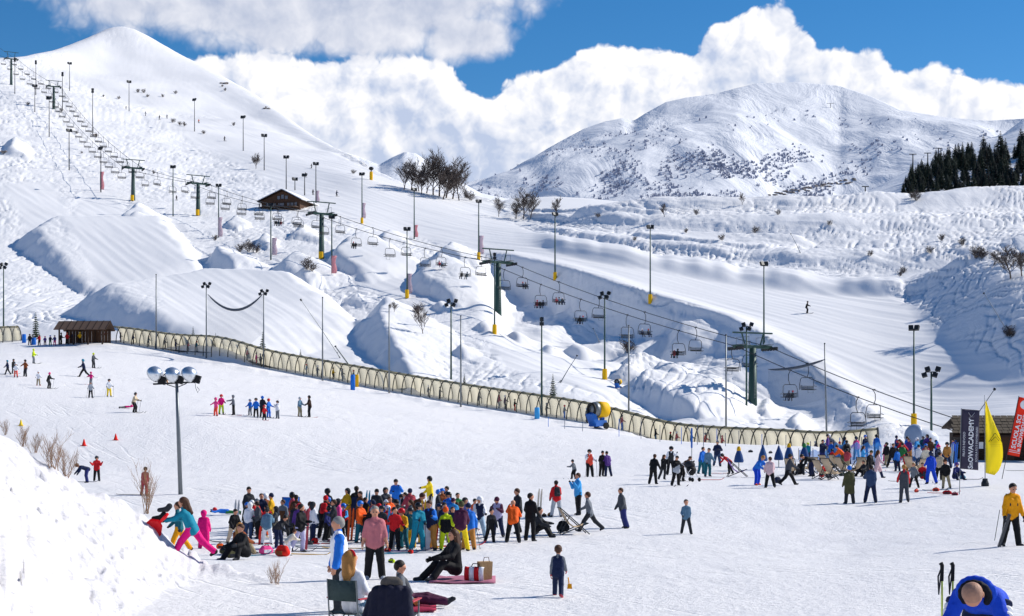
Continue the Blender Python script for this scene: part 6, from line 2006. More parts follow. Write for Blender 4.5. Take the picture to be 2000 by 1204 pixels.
# ------------------------------------------------------------------ closed parasols and deck chairs
for i, (u, b, h, top) in enumerate([(1443, 920, 48, 'mustard'), (1490, 918, 50, None), (1521, 914, 44, None), (1541, 912, 46, 'mustard'), (1571, 912, 46, 'green')]):
    g = ground(u, b)
    s = g.y / F
    t = tag(empty('closed_parasol', g), f'closed blue parasol{" with " + top + " cap" if top else ""}, {ordinal(i + 1)} from the left among the deck chairs', 'parasol', 'closed parasols by the deck chairs')
    hh = h * s
    MB().tube([(0, 0, 0), (0, 0, hh)], 0.03, 6).build('pole', STEEL, t)
    MB().lathe([(0.30, hh * 0.34), (0.34, hh * 0.40), (0.26, hh * 0.62), (0.12, hh * 0.84), (0.05, hh * 0.97)], 10).build('canopy', dcol('2a4f86' if i % 2 else '23447a'), t, True)
    if top:
        MB().lathe([(0.13, hh * 0.80), (0.15, hh * 0.86), (0.10, hh * 0.98), (0.03, hh)], 8).build('cap', dcol(top), t, True)
CANVAS = mat('beige_canvas', lin('cdb697'), 0.85, 0, 0.1, 4)


def deck_chair():
    t = empty('deck_chair')
    for s in (-1, 1):
        f = MB().tube([(s * 0.3, -0.55, 0.02), (s * 0.3, 0.55, 1.0)], 0.022, 6)
        f.tube([(s * 0.26, 0.5, 0.02), (s * 0.26, -0.5, 0.42)], 0.022, 6).tube([(s * 0.26, 0.55, 0.02), (s * 0.27, 0.2, 0.7)], 0.018, 6)
        f.build('side_frame', DARKM, t)
    m = MB().tube([(-0.3, 0.55, 1.0), (0.3, 0.55, 1.0)], 0.022, 6).tube([(-0.28, -0.5, 0.42), (0.28, -0.5, 0.42)], 0.022, 6)
    m.build('crossbar', DARKM, t)
    pts = [(0.55, 1.0), (0.38, 0.68), (0.2, 0.42), (0.0, 0.28), (-0.25, 0.30), (-0.5, 0.42)]
    MB().sheet([[(-0.26, y, z), (0, y, z - 0.03), (0.26, y, z)] for y, z in pts], 0.012).build('sling', CANVAS, t, True)
    return t


D0 = deck_chair()
DC = [(1120, 1044, 100, 1.0, 'beige deck chair standing alone right of the crowd'), (1545, 929, 160, 1.1, 'beige deck chair behind the striding person'), (1580, 926, 200, 1.1, 'beige deck chair beside the bending person'), (1608, 936, 120, 1.15, 'front left beige deck chair of the row'),
      (1628, 938, 118, 1.3, 'tall front beige deck chair of the row'), (1618, 922, 122, 1.15, 'beige deck chair behind the front row'), (1636, 920, 118, 1.1, 'rear beige deck chair by the blue netting'), (1650, 930, 115, 1.2, 'beige deck chair behind the woman in the olive coat'),
      (1672, 930, 200, 1.1, 'beige deck chair left of the onlookers'), (1685, 926, 160, 1.1, 'beige deck chair behind the onlookers'), (1780, 923, 140, 1.1, 'beige deck chair behind the red trousers'), (1795, 926, 200, 1.0, 'beige deck chair left of the bright blue skier'), (1440, 932, 75, 1.15, 'purple deck chair near the carpet queue')]
for i, (u, y, rz, sc, lab) in enumerate(DC):
    o = D0 if i == 0 else copy_tree(D0)
    o.location = ground(u, y)
    o.rotation_euler = (0, 0, R(rz))
    o.scale = (sc,) * 3
    tag(o, lab, 'deck chair', 'deck chairs on the snow')
    if i == 12:
        for ch in o.children:
            if ch.name.startswith('sling'):
                ch.data = ch.data.copy()
                ch.data.materials[0] = dcol('purple')


# ------------------------------------------------------------------ bags, skis, sleds on the snow
def bag(u, y, w, h, c, lab, c2=None, kind='backpack'):
    g = ground(u, y)
    s = g.y / F
    W_, H_ = w * s, h * s
    t = tag(empty(kind, g, R(RNG.uniform(-40, 40))), lab, 'bag', 'bags on the snow')
    V, Q, _ = sdf_mesh([((-W_ * .28, 0, H_ * .35), (W_ * .28, 0, H_ * .35), H_ * .34, H_ * .32, 0), ((-W_ * .2, 0, H_ * .62), (W_ * .2, .02, H_ * .62), H_ * .26, H_ * .24, 0), ((-W_ * .2, -H_ * .2, H_ * .3), (W_ * .2, -H_ * .2, H_ * .3), H_ * .2, H_ * .2, 0)], max(0.02, H_ / 16))
    link('body', np_mesh('bag_body', V, Q, [dcol(c)]), t)
    MB().tube([(-W_ * .15, -H_ * .1, H_ * .8), (-W_ * .1, -H_ * .1, H_ * 1.0), (W_ * .1, -H_ * .1, H_ * 1.0), (W_ * .15, -H_ * .1, H_ * .8)], 0.014, 5).build('handle', BLACK, t)
    MB().box((0, -H_ * .36, H_ * .32), (W_ * .5, 0.06, H_ * .3)).build('pocket', dcol(c2 or 'charcoal'), t)


for a in [(440, 1083, 32, 17, 'charcoal', 'black duffel bag at the far left of the crowd', 'olive'), (455, 1090, 30, 18, 'olive', 'olive and black bag in front of the crouching woman'), (520, 1083, 28, 20, 'pink', 'pink bag with white pocket before the crowd', 'white'), (552, 1088, 30, 26, 'brightred', 'orange-red bag before the crowd', 'rust'), (615, 1062, 14, 13, 'brightred', 'small red bag left of the white and blue man'),
          (604, 1066, 16, 11, 'charcoal', 'small black bag beside the red one'), (430, 1072, 14, 12, 'orange', 'small orange bag left of the crowd'), (1063, 1010, 12, 7, 'brown', 'brown bundle beside the upright skis'), (1075, 1009, 13, 8, 'tan', 'tan bundle left of the person with backpack'), (672, 985, 22, 12, 'tan', 'tan bundle on the snow behind the crowd'),
          (1100, 1040, 16, 26, 'black', 'black bag leaning on the lone deck chair'), (1519, 944, 12, 14, 'navy', 'dark bag carried behind the person in pale pink'), (1600, 915, 10, 7, 'skyblue', 'light blue bag behind the deck chairs'), (1880, 936, 12, 9, 'teal', 'turquoise bag left of the yellow flag'),
          (1466, 884, 12, 5, 'charcoal', 'dark bundle on the ridge near the first parasol'), (1505, 886, 12, 5, 'charcoal', 'dark bundle on the ridge near the second parasol'), (1645, 930, 16, 8, 'green', 'green bag under the tall deck chair'), (765, 1100, 18, 9, 'neon', 'neon yellow bundle right of the woman in rose'), (802, 1082, 12, 9, 'brightred', 'red helmet-shaped bag at the feet of the front row'),
          (757, 1078, 14, 9, 'brightred', 'red bundle by the hand of the woman in rose'), (1850, 966, 22, 9, 'red', 'red heap of gear right of the onlookers', 'charcoal'), (1828, 960, 16, 8, 'coral', 'coral gear beside the red heap'), (1865, 968, 16, 7, 'dustyred', 'dusty red gear left of the banner foot'), (1790, 962, 10, 8, 'coral', 'orange boot bag behind the onlooker')]:
    bag(*a)


def flat_ski(u, y, rz, c, lab, board=False, roll=0.0, L=1.6):
    g = ground(u, y)
    o = link('snowboard' if board else 'ski', ski_mesh(L))
    setm(o, [mat('ski_' + c, lin(PAL[c]), 0.35, 0, 0.15, 3)])
    o.location = g + Vector((0, 0, 0.03))
    if board:
        o.scale = (3.0, 1, 1)
    sx = (gz(g.x + 0.5, g.y) - gz(g.x - 0.5, g.y))
    o.rotation_euler = (0, -math.atan(sx), R(rz))
    tag(o, lab, 'snowboard' if board else 'ski', 'skis and boards lying on the snow')


gear_c = ['charcoal', 'red', 'white', 'navy', 'mustard', 'teal', 'grey', 'purple']
for i in range(26):
    u = 590 + (i * 37) % 330 + (i % 5) * 7
    y = 1050 + (i * 13) % 34
    if i % 3 == 0:
        u, y = 440 + (i * 29) % 190, 1060 + (i * 7) % 30
    flat_ski(u, y, 60 + (i * 41) % 80, gear_c[i % 8], f'{gear_c[i % 8]} ski lying by the crowd, {ordinal(i + 1)} of those strewn about')
for u, y, rz, c, lab, bd in [(255, 967, 88, 'charcoal', 'long dark ski lying left of the child in dusty red', 0), (165, 942, 80, 'grey', 'grey ski at the feet of the stooping child', 0), (1385, 938, 90, 'brightred', 'red sled board under the pair in blue', 1), (1400, 925, 85, 'coral', 'red ski right of the pair in blue', 0), (1470, 934, 80, 'lightgrey', 'pale ski beside the purple deck chair', 0),
                         (1840, 964, 70, 'red', 'red ski among the gear by the banner', 0), (1825, 958, 110, 'charcoal', 'dark ski among the gear by the banner', 0), (1890, 937, 85, 'charcoal', 'dark ski by the turquoise bag', 0), (1760, 941, 80, 'charcoal', 'dark ski behind the onlooker with red shoulders', 0), (610, 1068, 85, 'lightgrey', 'pale snowboard lying left of the white and blue man', 1), (1985, 920, 85, 'charcoal', 'dark ski at the right edge below the hut', 0)]:
    flat_ski(u, y, rz, c, lab, bool(bd))


def upright(u, y, h, c, lab, n=2, tilt=4, wide=1.0):
    g = ground(u, y)
    s = g.y / F
    t = tag(empty('upright_skis', g), lab, 'skis', 'skis standing upright')
    L = h * s
    for k in range(n):
        x = (k - (n - 1) / 2) * 0.12
        MB().sheet([[(x - 0.04 * wide, 0.0, L * j / 8 - 0.05), (x + 0.04 * wide, 0.0, L * j / 8 - 0.05)] if j < 8 else [(x - 0.015, -0.05, L), (x + 0.015, -0.05, L)] for j in range(9)], 0.02).build('ski', mat('ski_' + c, lin(PAL[c]), 0.35, 0, 0.15, 3), t)
    t.rotation_euler = (0, R(tilt), R(10))


for a in [(1052, 1009, 54, 'cream', 'pale pair of skis upright right of the crowd'), (716, 1010, 52, 'teal', 'teal skis upright at the back of the crowd'), (594, 1076, 82, 'dustyred', 'red skis held upright by the person in lavender'), (759, 1070, 80, 'skyblue', 'light blue skis upright in the front row'), (822, 1060, 84, 'mustard', 'yellowish skis upright in the crowd'), (834, 1058, 88, 'cream', 'pale skis upright behind the tan trousers'),
          (683, 1055, 62, 'orange', 'orange skis upright behind the white and blue man'), (510, 1064, 36, 'brightred', 'red and white skis upright at the left of the crowd'), (460, 1030, 54, 'lightgrey', 'grey snowboard upright at the left of the crowd'), (1858, 912, 46, 'lightblue', 'light blue skis against the hut corner'), (1866, 912, 48, 'blue', 'blue skis against the hut wall'), (772, 1074, 70, 'lightgrey', 'thin grey pair held in the front row')]:
    upright(*a)
g = ground(833, 1075)
o = MB().sheet([[(-0.13 * math.sin(math.pi * min(1, max(0.12, j / 9)) ** 0.7) - 0.02, 0, 0.02 + 1.2 * j / 9), (0.13 * math.sin(math.pi * min(1, max(0.12, j / 9)) ** 0.7) + 0.02, 0, 0.02 + 1.2 * j / 9)] for j in range(10)], 0.02).build('snowboard', dcol('white'), None, False, g)
tag(o, 'white snowboard held upright in front of the tan trousers', 'snowboard')
# stroller
g = ground(1350, 941)
t = tag(empty('baby_stroller', g, R(35)), 'black baby stroller with silver frame among the group', 'stroller')
MB().lathe([(0.1, 0.35), (0.26, 0.5), (0.3, 0.7), (0.24, 0.85)], 12).build('seat', BLACK, t, True)
MB().sphere((0, 0.12, 0.95), (0.3, 0.32, 0.25), 8).build('hood', dcol('charcoal'), t, True)
f = MB()
for s in (-1, 1):
    f.tube([(s * 0.26, -0.4, 0.12), (s * 0.26, 0.35, 0.95), (s * 0.26, 0.6, 1.05)], 0.016, 5).tube([(s * 0.26, 0.4, 0.12), (s * 0.26, -0.25, 0.7)], 0.016, 5)
f.tube([(-0.26, 0.6, 1.05), (0.26, 0.6, 1.05)], 0.018, 5)
f.build('frame', mat('bright_alloy', (0.75, 0.76, 0.78), 0.3, 0.6, 0.05, 3), t)
for x in (-0.26, 0.26):
    for y in (-0.4, 0.4):
        MB().lathe([(0.03, -0.03), (0.12, -0.02), (0.12, 0.02), (0.03, 0.03)], 10, 0, Matrix.Translation((x, y, 0.12)) @ Euler((0, R(90), 0)).to_matrix().to_4x4()).build('wheel', BLACK, t)

# ------------------------------------------------------------------ foreground figures
def at(u, Y, dz=0.0):
    x = (u - 1000) / F * Y
    return Vector((x, Y, gz(x, Y) + dz))


# running girl with a red plastic sled
o = person(375, 1089, 121, -95, 'stride', 'teal', 'hotpink', 'long:brown', '', det=2, child=.2, boots='black', over=dict(lean=24, leg_l=(38, 5, 10), leg_r=(-34, 6, 16), arm_l=(55, 14, 25, 10), arm_r=(50, 14, 30, 10)), label='girl in teal jacket and hot pink trousers climbing the bank with a red sled', glove='black')
gp = o.location.copy()
s = gp.y / F
t = tag(empty('scoop_sled', gp + Vector(((305 - 375) * s, -0.25, (1089 - 1030) * s))), 'red plastic scoop sled carried by the climbing girl', 'sled')
pl = mat('red_plastic', lin('e81420'), 0.35, 0, 0.08, 3)
out = [(0, -0.28), (0.17, -0.14), (0.20, 0.06), (0.12, 0.2), (-0.06, 0.22), (-0.2, 0.1), (-0.24, -0.02), (-0.14, -0.2)]
cen = MB()
V = [(0, 0.06, 0)] + [(x * 0.85, 0.02, z * 0.85) for x, z in out] + [(x * 1.06, -0.03, z * 1.06) for x, z in out] + [(x * 1.04, -0.01, z * 1.04 + 0.01) for x, z in out] + [(x * .82, 0.045, z * .82) for x, z in out] + [(0, 0.085, 0)]
n = len(out)
fc = []
for i in range(n):
    j = (i + 1) % n
    fc += [(0, 1 + i, 1 + j), (1 + i, 1 + n + i, 1 + n + j, 1 + j), (1 + n + i, 1 + 2 * n + i, 1 + 2 * n + j, 1 + n + j), (1 + 2 * n + i, 1 + 3 * n + i, 1 + 3 * n + j, 1 + 2 * n + j), (1 + 3 * n + i, 1 + 4 * n, 1 + 3 * n + j)]
cen.add(V, fc).build('pan', pl, t)
MB().tube([(0.13, 0, 0.14), (0.26, 0.0, 0.27), (0.34, 0, 0.36)], [0.035, 0.045, 0.03], 8).build('grip', pl, t, True)
for i, (u, y, c, lab) in enumerate([(323, 994, 'charcoal', 'dark glove-like ski boot held by the climbing girl'), (312, 1010, 'black', 'black ski boot held low by the climbing girl')]):
    p = gp + Vector(((u - 375) * s, -0.2, (1089 - y) * s))
    V, Q, _ = sdf_mesh([((-0.10, 0, 0), (0.08, 0, 0.02), 0.05, 0.06, 0), ((0.08, 0, 0.02), (0.14, 0, 0.09), 0.06, 0.07, 0)], 0.016)
    tag(link('ski_boot', np_mesh('boot', V, Q, [dcol(c)]), None, p), lab, 'boot')
person(350, 1078, 100, -80, 'walk', 'darkteal', 'gold', 'short:brown', '', child=.3, ymin=38, label='child half hidden behind the climbing girl')
person(398, 1072, 77, 185, 'stand', 'hotpink', 'hotpink', 'hood:hotpink', '', child=.3, over=dict(coat=0.9, bulk=1.3), boots='slate', glove='hotpink', label='child in a quilted hot pink coat seen from behind', ymin=38)
# man in white and blue
person(662, 0, 0, -78, 'relax', 'white', 'charcoal', 'short:grey', '', at=at(663, 28.0), real=1.79, det=2, sleeve='blue', glove='skin', over=dict(arm_l=(4, 8, 12, 0), arm_r=(6, 8, 12, 0), bulk=1.24), label='grey-haired man in white and blue jacket standing in profile')
o = PERSONS[-1]
for z0, z1, w in ((1.02, 1.42, 0.05), (0.92, 1.3, 0.035)):
    pass
person(732, 1132, 147, 8, 'stand', 'rose', 'black', 'short:grey', '', det=2, glove='skin', over=dict(bare=1, glasses=1, bulk=1.14, arm_l=(2, 14, 16, 2), arm_r=(2, 15, 14, 2)), boots='lightgrey', label='woman in rose jumper and black trousers wearing sunglasses')


def camp_chair(p, rz, seatc, lab, sc=1.0, back=0.5):
    t = tag(empty('camp_chair', p, R(rz), sc), lab, 'camp chair')
    f = MB()
    for s in (-1, 1):
        f.tube([(s * 0.27, -0.25, 0), (s * 0.27, -0.25, 0.62)], 0.013, 6).tube([(s * 0.27, 0.22, 0), (s * 0.27, 0.3, 0.42 + back)], 0.013, 6)
        f.tube([(s * 0.27, -0.25, 0.02), (s * 0.27, 0.24, 0.42)], 0.011, 6).tube([(s * 0.27, 0.22, 0.02), (s * 0.27, -0.25, 0.42)], 0.011, 6)
    f.tube([(-0.27, -0.25, 0.02), (0.27, -0.25, 0.42)], 0.011, 6).tube([(0.27, -0.25, 0.02), (-0.27, -0.25, 0.42)], 0.011, 6)
    f.build('frame', STEEL, t)
    MB().sheet([[(-0.27, -0.26, 0.42), (0, -0.26, 0.40), (0.27, -0.26, 0.42)], [(-0.27, 0.0, 0.40), (0, 0, 0.36), (0.27, 0, 0.40)], [(-0.27, 0.24, 0.42), (0, 0.24, 0.39), (0.27, 0.24, 0.42)]], 0.01).build('seat', dcol(seatc), t, True)
    MB().sheet([[(-0.28, 0.26, 0.42 + back * 0.35), (0, 0.3, 0.42 + back * 0.35), (0.28, 0.26, 0.42 + back * 0.35)], [(-0.28, 0.29, 0.42 + back), (0, 0.33, 0.41 + back), (0.28, 0.29, 0.42 + back)]], 0.01).build('backrest', dcol(seatc), t, True)
    for s in (-1, 1):
        MB().box((s * 0.29, 0.0, 0.63), (0.05, 0.52, 0.02)).build('armrest', dcol('dustyred'), t)
    return t


p = at(690, 23.6)
camp_chair(p, 150, '3a4a4a', 'folding chair with grey-green back under the woman in white')
o = person(690, 0, 0, 150, 'chair', 'white', 'slate', 'long:blond', '', at=p + Vector((0, 0, 0.0)), real=1.68, det=2, glove='skin', over=dict(look=20, bulk=0.95), label='woman in white top with long blond hair seated in the folding chair')
me, fr, zmin, zmax = body_mesh('chair', 2, dict(look=20, bulk=0.95, finehands=1))
c = fr['hc'] + fr['hu'] * 0.06
c[2] -= zmin
hb = MB()
pts = [c + fr['hr'] * 0.115 * math.cos(a) + fr['hu'] * 0.10 * math.sin(a) for a in np.linspace(0.1, math.pi - 0.1, 9)]
hb.tube([Vector(q) for q in pts], 0.022, 6).build('headband', dcol('red'), o, True)
# red cushion/sled edge in front of her, coat over a chair
p2 = at(775, 22.6)
camp_chair(p2, 170, 'charcoal', 'chair hidden under the draped dark coat', 1.0, 0.42)
V, Q, _ = sdf_mesh([((-0.2, 0.30, 0.80), (0.2, 0.30, 0.80), 0.07, 0.07, 0), ((-0.22, 0.33, 0.78), (-0.27, 0.36, 0.18), 0.08, 0.11, 0), ((0.22, 0.33, 0.78), (0.27, 0.36, 0.18), 0.08, 0.11, 0), ((0, 0.36, 0.8), (0, 0.38, 0.15), 0.09, 0.12, 0), ((-0.11, 0.35, 0.8), (-0.13, 0.37, 0.15), 0.085, 0.12, 0), ((0.11, 0.35, 0.8), (0.13, 0.37, 0.15), 0.085, 0.11, 0),
                    ((0.28, 0.3, 0.72), (0.42, 0.33, 0.32), 0.07, 0.05, 0)], 0.014, 0.02)
o = link('draped_coat', np_mesh('coat', V, Q, [dcol('1a1c30')]), None, p2)
o.rotation_euler = (0, 0, R(170))
tag(o, 'dark navy coat draped over a chair at the bottom edge', 'coat')
V, Q, _ = sdf_mesh([((-0.1, 0.3, 0.9), (0.1, 0.3, 0.9), 0.07, 0.07, 0), ((-0.05, 0.26, 0.92), (0.06, 0.3, 0.93), 0.075, 0.07, 0)], 0.014, 0.03)
o = link('fur_hat', np_mesh('hat', V, Q, [mat('grey_fur', lin('55504c'), 0.9, 0, 0.4, 30, 0.02, 60)]), None, p2)
o.rotation_euler = (0, 0, R(170))
tag(o, 'grey fur hat resting on top of the dark coat', 'hat')
# boy reclining on a blanket, woman sitting
RUG = mat('striped_rug', lin('a02848'), 0.9, 0, 0.35, 5)


def rug(u0, u1, Y0, Y1, m_, lab):
    P = [[Vector(((u - 1000) / F * Y, Y, 0)) for u in np.linspace(u0, u1, 9)] for Y in np.linspace(Y0, Y1, 5)]
    for row in P:
        for q in row:
            q.z = gz(q.x, q.y) + 0.025 + 0.015 * math.sin(q.x * 9 + q.y * 5)
    b = P[0][0].copy()
    o = MB().sheet([[q - b for q in row] for row in P], -0.015).build('blanket', m_, None, True, b)
    tag(o, lab, 'blanket')


rug(760, 852, 28.0, 29.6, RUG, 'crimson and purple blanket under the reclining boy')
rug(838, 968, 33.2, 35.0, mat('pink_rug', lin('a86a80'), 0.9, 0, 0.35, 8), 'pale striped blanket under the seated woman')
person(795, 0, 0, 95, 'sitlong', 'darkgrey', 'plum', 'short:dark', '', at=at(798, 28.8, 0.02), real=1.5, det=2, child=.3, sleeve='grey', over=dict(glasses=1), glove='tan', label='boy in sunglasses reclining on the crimson blanket')
person(885, 0, 0, -62, 'sit', 'black', 'black', 'long:brown', '', at=at(888, 34.2, 0.03), real=1.72, det=2, over=dict(glasses=1, lean=4, leg_l=(104, 14, 60), leg_r=(98, 10, 52)), glove='black', label='woman in black with sunglasses sitting on the pale blanket')
p = at(927, 33.8)
t = tag(empty('striped_bag', p, R(-12), 0.78), 'red and white striped bag beside the seated woman', 'bag')
for k, c in enumerate(('red', 'white', 'red', 'white')):
    MB().sheet([[(-0.28 + k * 0.14, 0.11 * math.sin(a), 0.02 + 0.42 * (1 - math.cos(a)) / 2), (-0.145 + k * 0.14, 0.11 * math.sin(a), 0.02 + 0.40 * (1 - math.cos(a)) / 2)] for a in np.linspace(0, 2 * math.pi, 13)], 0.006).build('stripe_panel', dcol(c), t, True)
MB().tube([(-0.1, 0, 0.42), (-0.05, 0, 0.52), (0.1, 0, 0.52), (0.15, 0, 0.42)], 0.014, 6).build('handle', dcol('charcoal'), t)
p = at(947, 33.9)
t = tag(empty('paper_bag', p, R(20)), 'tan paper carrier bag right of the striped bag', 'bag')
MB().box((0, 0, 0.22), (0.26, 0.18, 0.44), 0, None, 1.15).build('body', dcol('b59468'), t)
MB().tube([(-0.07, -0.1, 0.44), (-0.05, -0.1, 0.54), (0.05, -0.1, 0.54), (0.07, -0.1, 0.44)], 0.008, 5).build('handle', dcol('brown'), t)
# toddler
o = person(1090, 1165, 103, 172, 'walk', 'navy', 'navy', 'short:brown', '', det=2, child=.85, sleeve='grey', glove='dustyred', boots='dustyred', label='toddler in navy dungarees and grey sleeves walking away')
b = Vector(o.location)
tg = tag(empty('toy_shovel', b + Vector((0.2, -0.02, 0.40))), 'yellow toy shovel in the hand of the toddler', 'toy')
MB().tube([(0, 0, 0), (0.02, 0, -0.14)], 0.012, 6).build('handle', dcol('gold'), tg)
MB().box((0.03, 0, -0.18), (0.1, 0.02, 0.1), 0, None, 0.8).build('blade', dcol('gold'), tg)
# man in orange
o = person(1975, 1067, 126, 12, 'walk', 'gold', 'black', 'short:dark', '', det=2, glove='charcoal', boots='charcoal', over=dict(glasses=1, head=14, leg_l=(10, 5, 4), leg_r=(-8, 5, 8), arm_l=(4, 14, 14, 2), arm_r=(6, 16, 14, 2)), label='man in amber jacket and black trousers wearing sunglasses at the right edge')
for sx in (-1, 1):
    MB().tube([(sx * 0.13, 0.05, 1.50), (sx * 0.12, -0.12, 1.40), (sx * 0.11, -0.155, 1.2), (sx * 0.14, -0.05, 1.05)], 0.022, 6).build('backpack_strap', dcol('charcoal'), o)
b = Vector(o.location)
t = tag(empty('carried_skis', b + Vector((-0.36, -0.1, 0.15)), R(15)), 'pair of dark skis and pole carried by the man in amber', 'skis')
t.rotation_euler = (R(12), R(14), 0)
for k in range(2):
    MB().box((0.05 * k, 0, 0.35), (0.03, 0.08, 1.0)).build('ski', mat('ski_darkgrey', lin(PAL['darkgrey']), 0.35, 0, 0.15, 3), t)
MB().tube([(-0.15, 0, 0.0), (-0.28, 0, 0.9)], 0.009, 5).build('ski_pole', DARKM, t)
# instructor bending at the bottom right
p = at(1925, 13.6)
o = person(1925, 0, (2.70 - p.z) * F / 13.6, -27, 'bend', 'brightblue', 'navy', 'short:thin', '', at=p, det=2, glove='skin', over=dict(lean=78, headfollow=1.12, bulk=1.12, vox=0.011, child=-0.2, leg_l=(14, 9, 26), leg_r=(10, 9, 24), arm_l=(12, 20, 22, 10), arm_r=(12, 20, 22, 10)), label='crop-haired man in bright blue jacket bending towards us at the bottom right')
me, fr, zmin, zmax = body_mesh('bend', 2, dict(lean=78, headfollow=1.12, bulk=1.12, vox=0.011, child=-0.2, leg_l=(14, 9, 26), leg_r=(10, 9, 24), arm_l=(12, 20, 22, 10), arm_r=(12, 20, 22, 10), finehands=1))
up_ = np.array([0, 0, 1.0])
c = fr['nk'] - np.array([0, 0, zmin])
arc = [c + np.array([0.165 * math.cos(a), 0.03 - 0.04 * math.sin(a), 0.01 + 0.145 * math.sin(a)]) for a in np.linspace(-0.35, math.pi + 0.35, 11)]
V, Q, _ = sdf_mesh([(arc[i], arc[i + 1], 0.036, 0.036, 0) for i in range(10)], 0.012, 0.02)
ho = link('hood', np_mesh('hood', V, Q, [dcol('1a4fd0')]), o)
arc2 = [c + np.array([0.13 * math.cos(a), -0.02 - 0.05 * math.sin(a), 0.0 + 0.12 * math.sin(a)]) for a in np.linspace(-0.6, math.pi + 0.6, 11)]
V, Q, _ = sdf_mesh([(arc2[i], arc2[i + 1], 0.034, 0.034, 0) for i in range(10)], 0.012, 0.02)
link('collar', np_mesh('collar', V, Q, [dcol('12141f')]), o)
for (wr, f_, s_) in fr['hands']:
    for dd_, cc, rr in ((-0.40, 'white', 0.094), (-0.47, 'navy', 0.098), (-0.34, 'white', 0.09)):
        q = wr + f_ * dd_ - np.array([0, 0, zmin])
        d_ = Vector(f_)
        M_ = Matrix.Translation(Vector(q)) @ d_.to_track_quat('Z', 'Y').to_matrix().to_4x4()
        MB().lathe([(rr * 0.98, -0.014), (rr, 0), (rr * 0.98, 0.014)], 18, 0, M_).build('sleeve_band', dcol(cc), o, True)
for u, lab in ((1840, 'left yellow-green ski pole stuck in the snow at the bottom right'), (1861, 'right yellow-green ski pole stuck in the snow at the bottom right')):
    p = at(u, 13.6)
    t = tag(empty('ski_pole', p), lab, 'ski pole', 'ski poles stuck in the snow')
    h = ZC - (1100 - YH) / F * 13.6 - p.z
    MB().tube([(0, 0, -0.1), (0, 0, h - 0.14)], 0.009, 6).build('shaft', mat('neon_alloy', lin('cfe060'), 0.35, 0.3, 0.06, 5), t)
    MB().tube([(0, 0, h - 0.16), (0, 0, h - 0.02), (-0.012, 0, h)], [0.014, 0.018, 0.02], 8).build('grip', BLACK, t, True)
    MB().tube([(0, 0, h - 0.03), (-0.035, 0, h - 0.12), (-0.03, 0, h - 0.28), (-0.01, 0, h - 0.1)], 0.008, 5).build('strap', dcol('charcoal'), t)
    MB().lathe([(0.04, 0.05), (0.045, 0.06)], 10).build('basket', BLACK, t)
# person in the blue camp chair behind the crowd
p = ground(571, 1030)
camp_chair(p, 180, 'blue', 'blue camp chair seen from behind at the back of the crowd', 1.25, 0.55)
person(571, 0, 0, 180, 'chair', 'charcoal', 'black', 'short:brown', '', at=p, real=1.75, label='person sitting in the blue camp chair behind the crowd')

# ------------------------------------------------------------------ vegetation
BARK = mat('grey_brown_bark', lin('4a403b'), 0.9, 0, 0.3, 6)
TWIG = mat('reddish_twigs', lin('544b47'), 0.9, 0, 0.3, 3)
TWIGW = mat('tan_twigs', lin('97765a'), 0.9, 0, 0.25, 3)
NEEDLE = mat('dark_needles', lin('24382c'), 0.85, 0, 0.4, 1.2)
NEEDLE2 = mat('green_needles', lin('3c4f34'), 0.85, 0, 0.4, 3)


def bare_tree_mesh(seed, h, spread, levels, n_limb, rmin, trunk_f=0.3, multi=1, upward=0.55):
    """tapered trunk with limbs and twigs; returns (trunk mesh builder, crown mesh builder)"""
    rg = random.Random(seed)
    tr, cr = MB(), MB()

    def branch(p, d, L, r, lev):
        pts, rs = [p], [r]
        q, dd = p.copy(), d.copy()
        ns = 3 if lev < levels else 2
        for k in range(ns):
            dd = (dd + Vector((rg.uniform(-.22, .22), rg.uniform(-.22, .22), rg.uniform(-.05, .2)))).normalized()
            q = q + dd * (L / ns)
            pts.append(q.copy())
            rs.append(max(rmin * 0.6, r * (1 - 0.75 * (k + 1) / ns)))
        (tr if lev == 0 else cr).tube(pts, rs, 5 if lev == 0 else 3, 0, False)
        if lev >= levels:
            return
        nb = n_limb if lev == 0 else rg.randint(5, 7)
        for b in range(nb):
            tpos = (trunk_f + (1 - trunk_f) * (b + rg.random()) / nb) if lev == 0 else 0.25 + 0.75 * (b + rg.random()) / nb
            i = min(int(tpos * ns), ns - 1)
            pp = pts[i].lerp(pts[i + 1], tpos * ns - i)
            az = rg.uniform(0, 2 * math.pi)
            sd_ = Vector((math.cos(az), math.sin(az), 0))
            nd = (dd * (1 - spread) + sd_ * spread + Vector((0, 0, upward * 0.5))).normalized()
            branch(pp, nd, L * rg.uniform(0.42, 0.62) * (1.1 - 0.35 * tpos if lev == 0 else 1), max(rmin, rs[i] * 0.45), lev + 1)
    for m in range(multi):
        d = Vector((rg.uniform(-.35, .35), rg.uniform(-.35, .35), 1)).normalized() if multi > 1 else Vector((0, 0, 1))
        branch(Vector((rg.uniform(-.1, .1) * (multi > 1), rg.uniform(-.1, .1) * (multi > 1), -0.2)), d, h * (0.72 if levels > 1 else 0.9) * rg.uniform(0.8, 1.05), h * 0.018 if multi == 1 else h * 0.01, 0)
    return tr, cr


BT = []
for sd_ in range(4):
    a, b = bare_tree_mesh(20 + sd_, 12.0, 0.58, 3, 16, 0.06, 0.14)
    BT.append((a.mesh('trunk', BARK), b.mesh('crown', TWIG)))
SH = []
for sd_ in range(3):
    a, b = bare_tree_mesh(60 + sd_, 2.0, 0.6, 2, 6, 0.022, 0.1, 6, 0.4)
    SH.append((a.mesh('stem', BARK), b.mesh('twigs', TWIG)))
FB = []
for sd_ in range(2):
    a, b = bare_tree_mesh(80 + sd_, 1.2, 0.42, 2, 5, 0.0035, 0.15, 7, 0.7)
    FB.append((a.mesh('stem', TWIGW), b.mesh('twigs', TWIGW)))


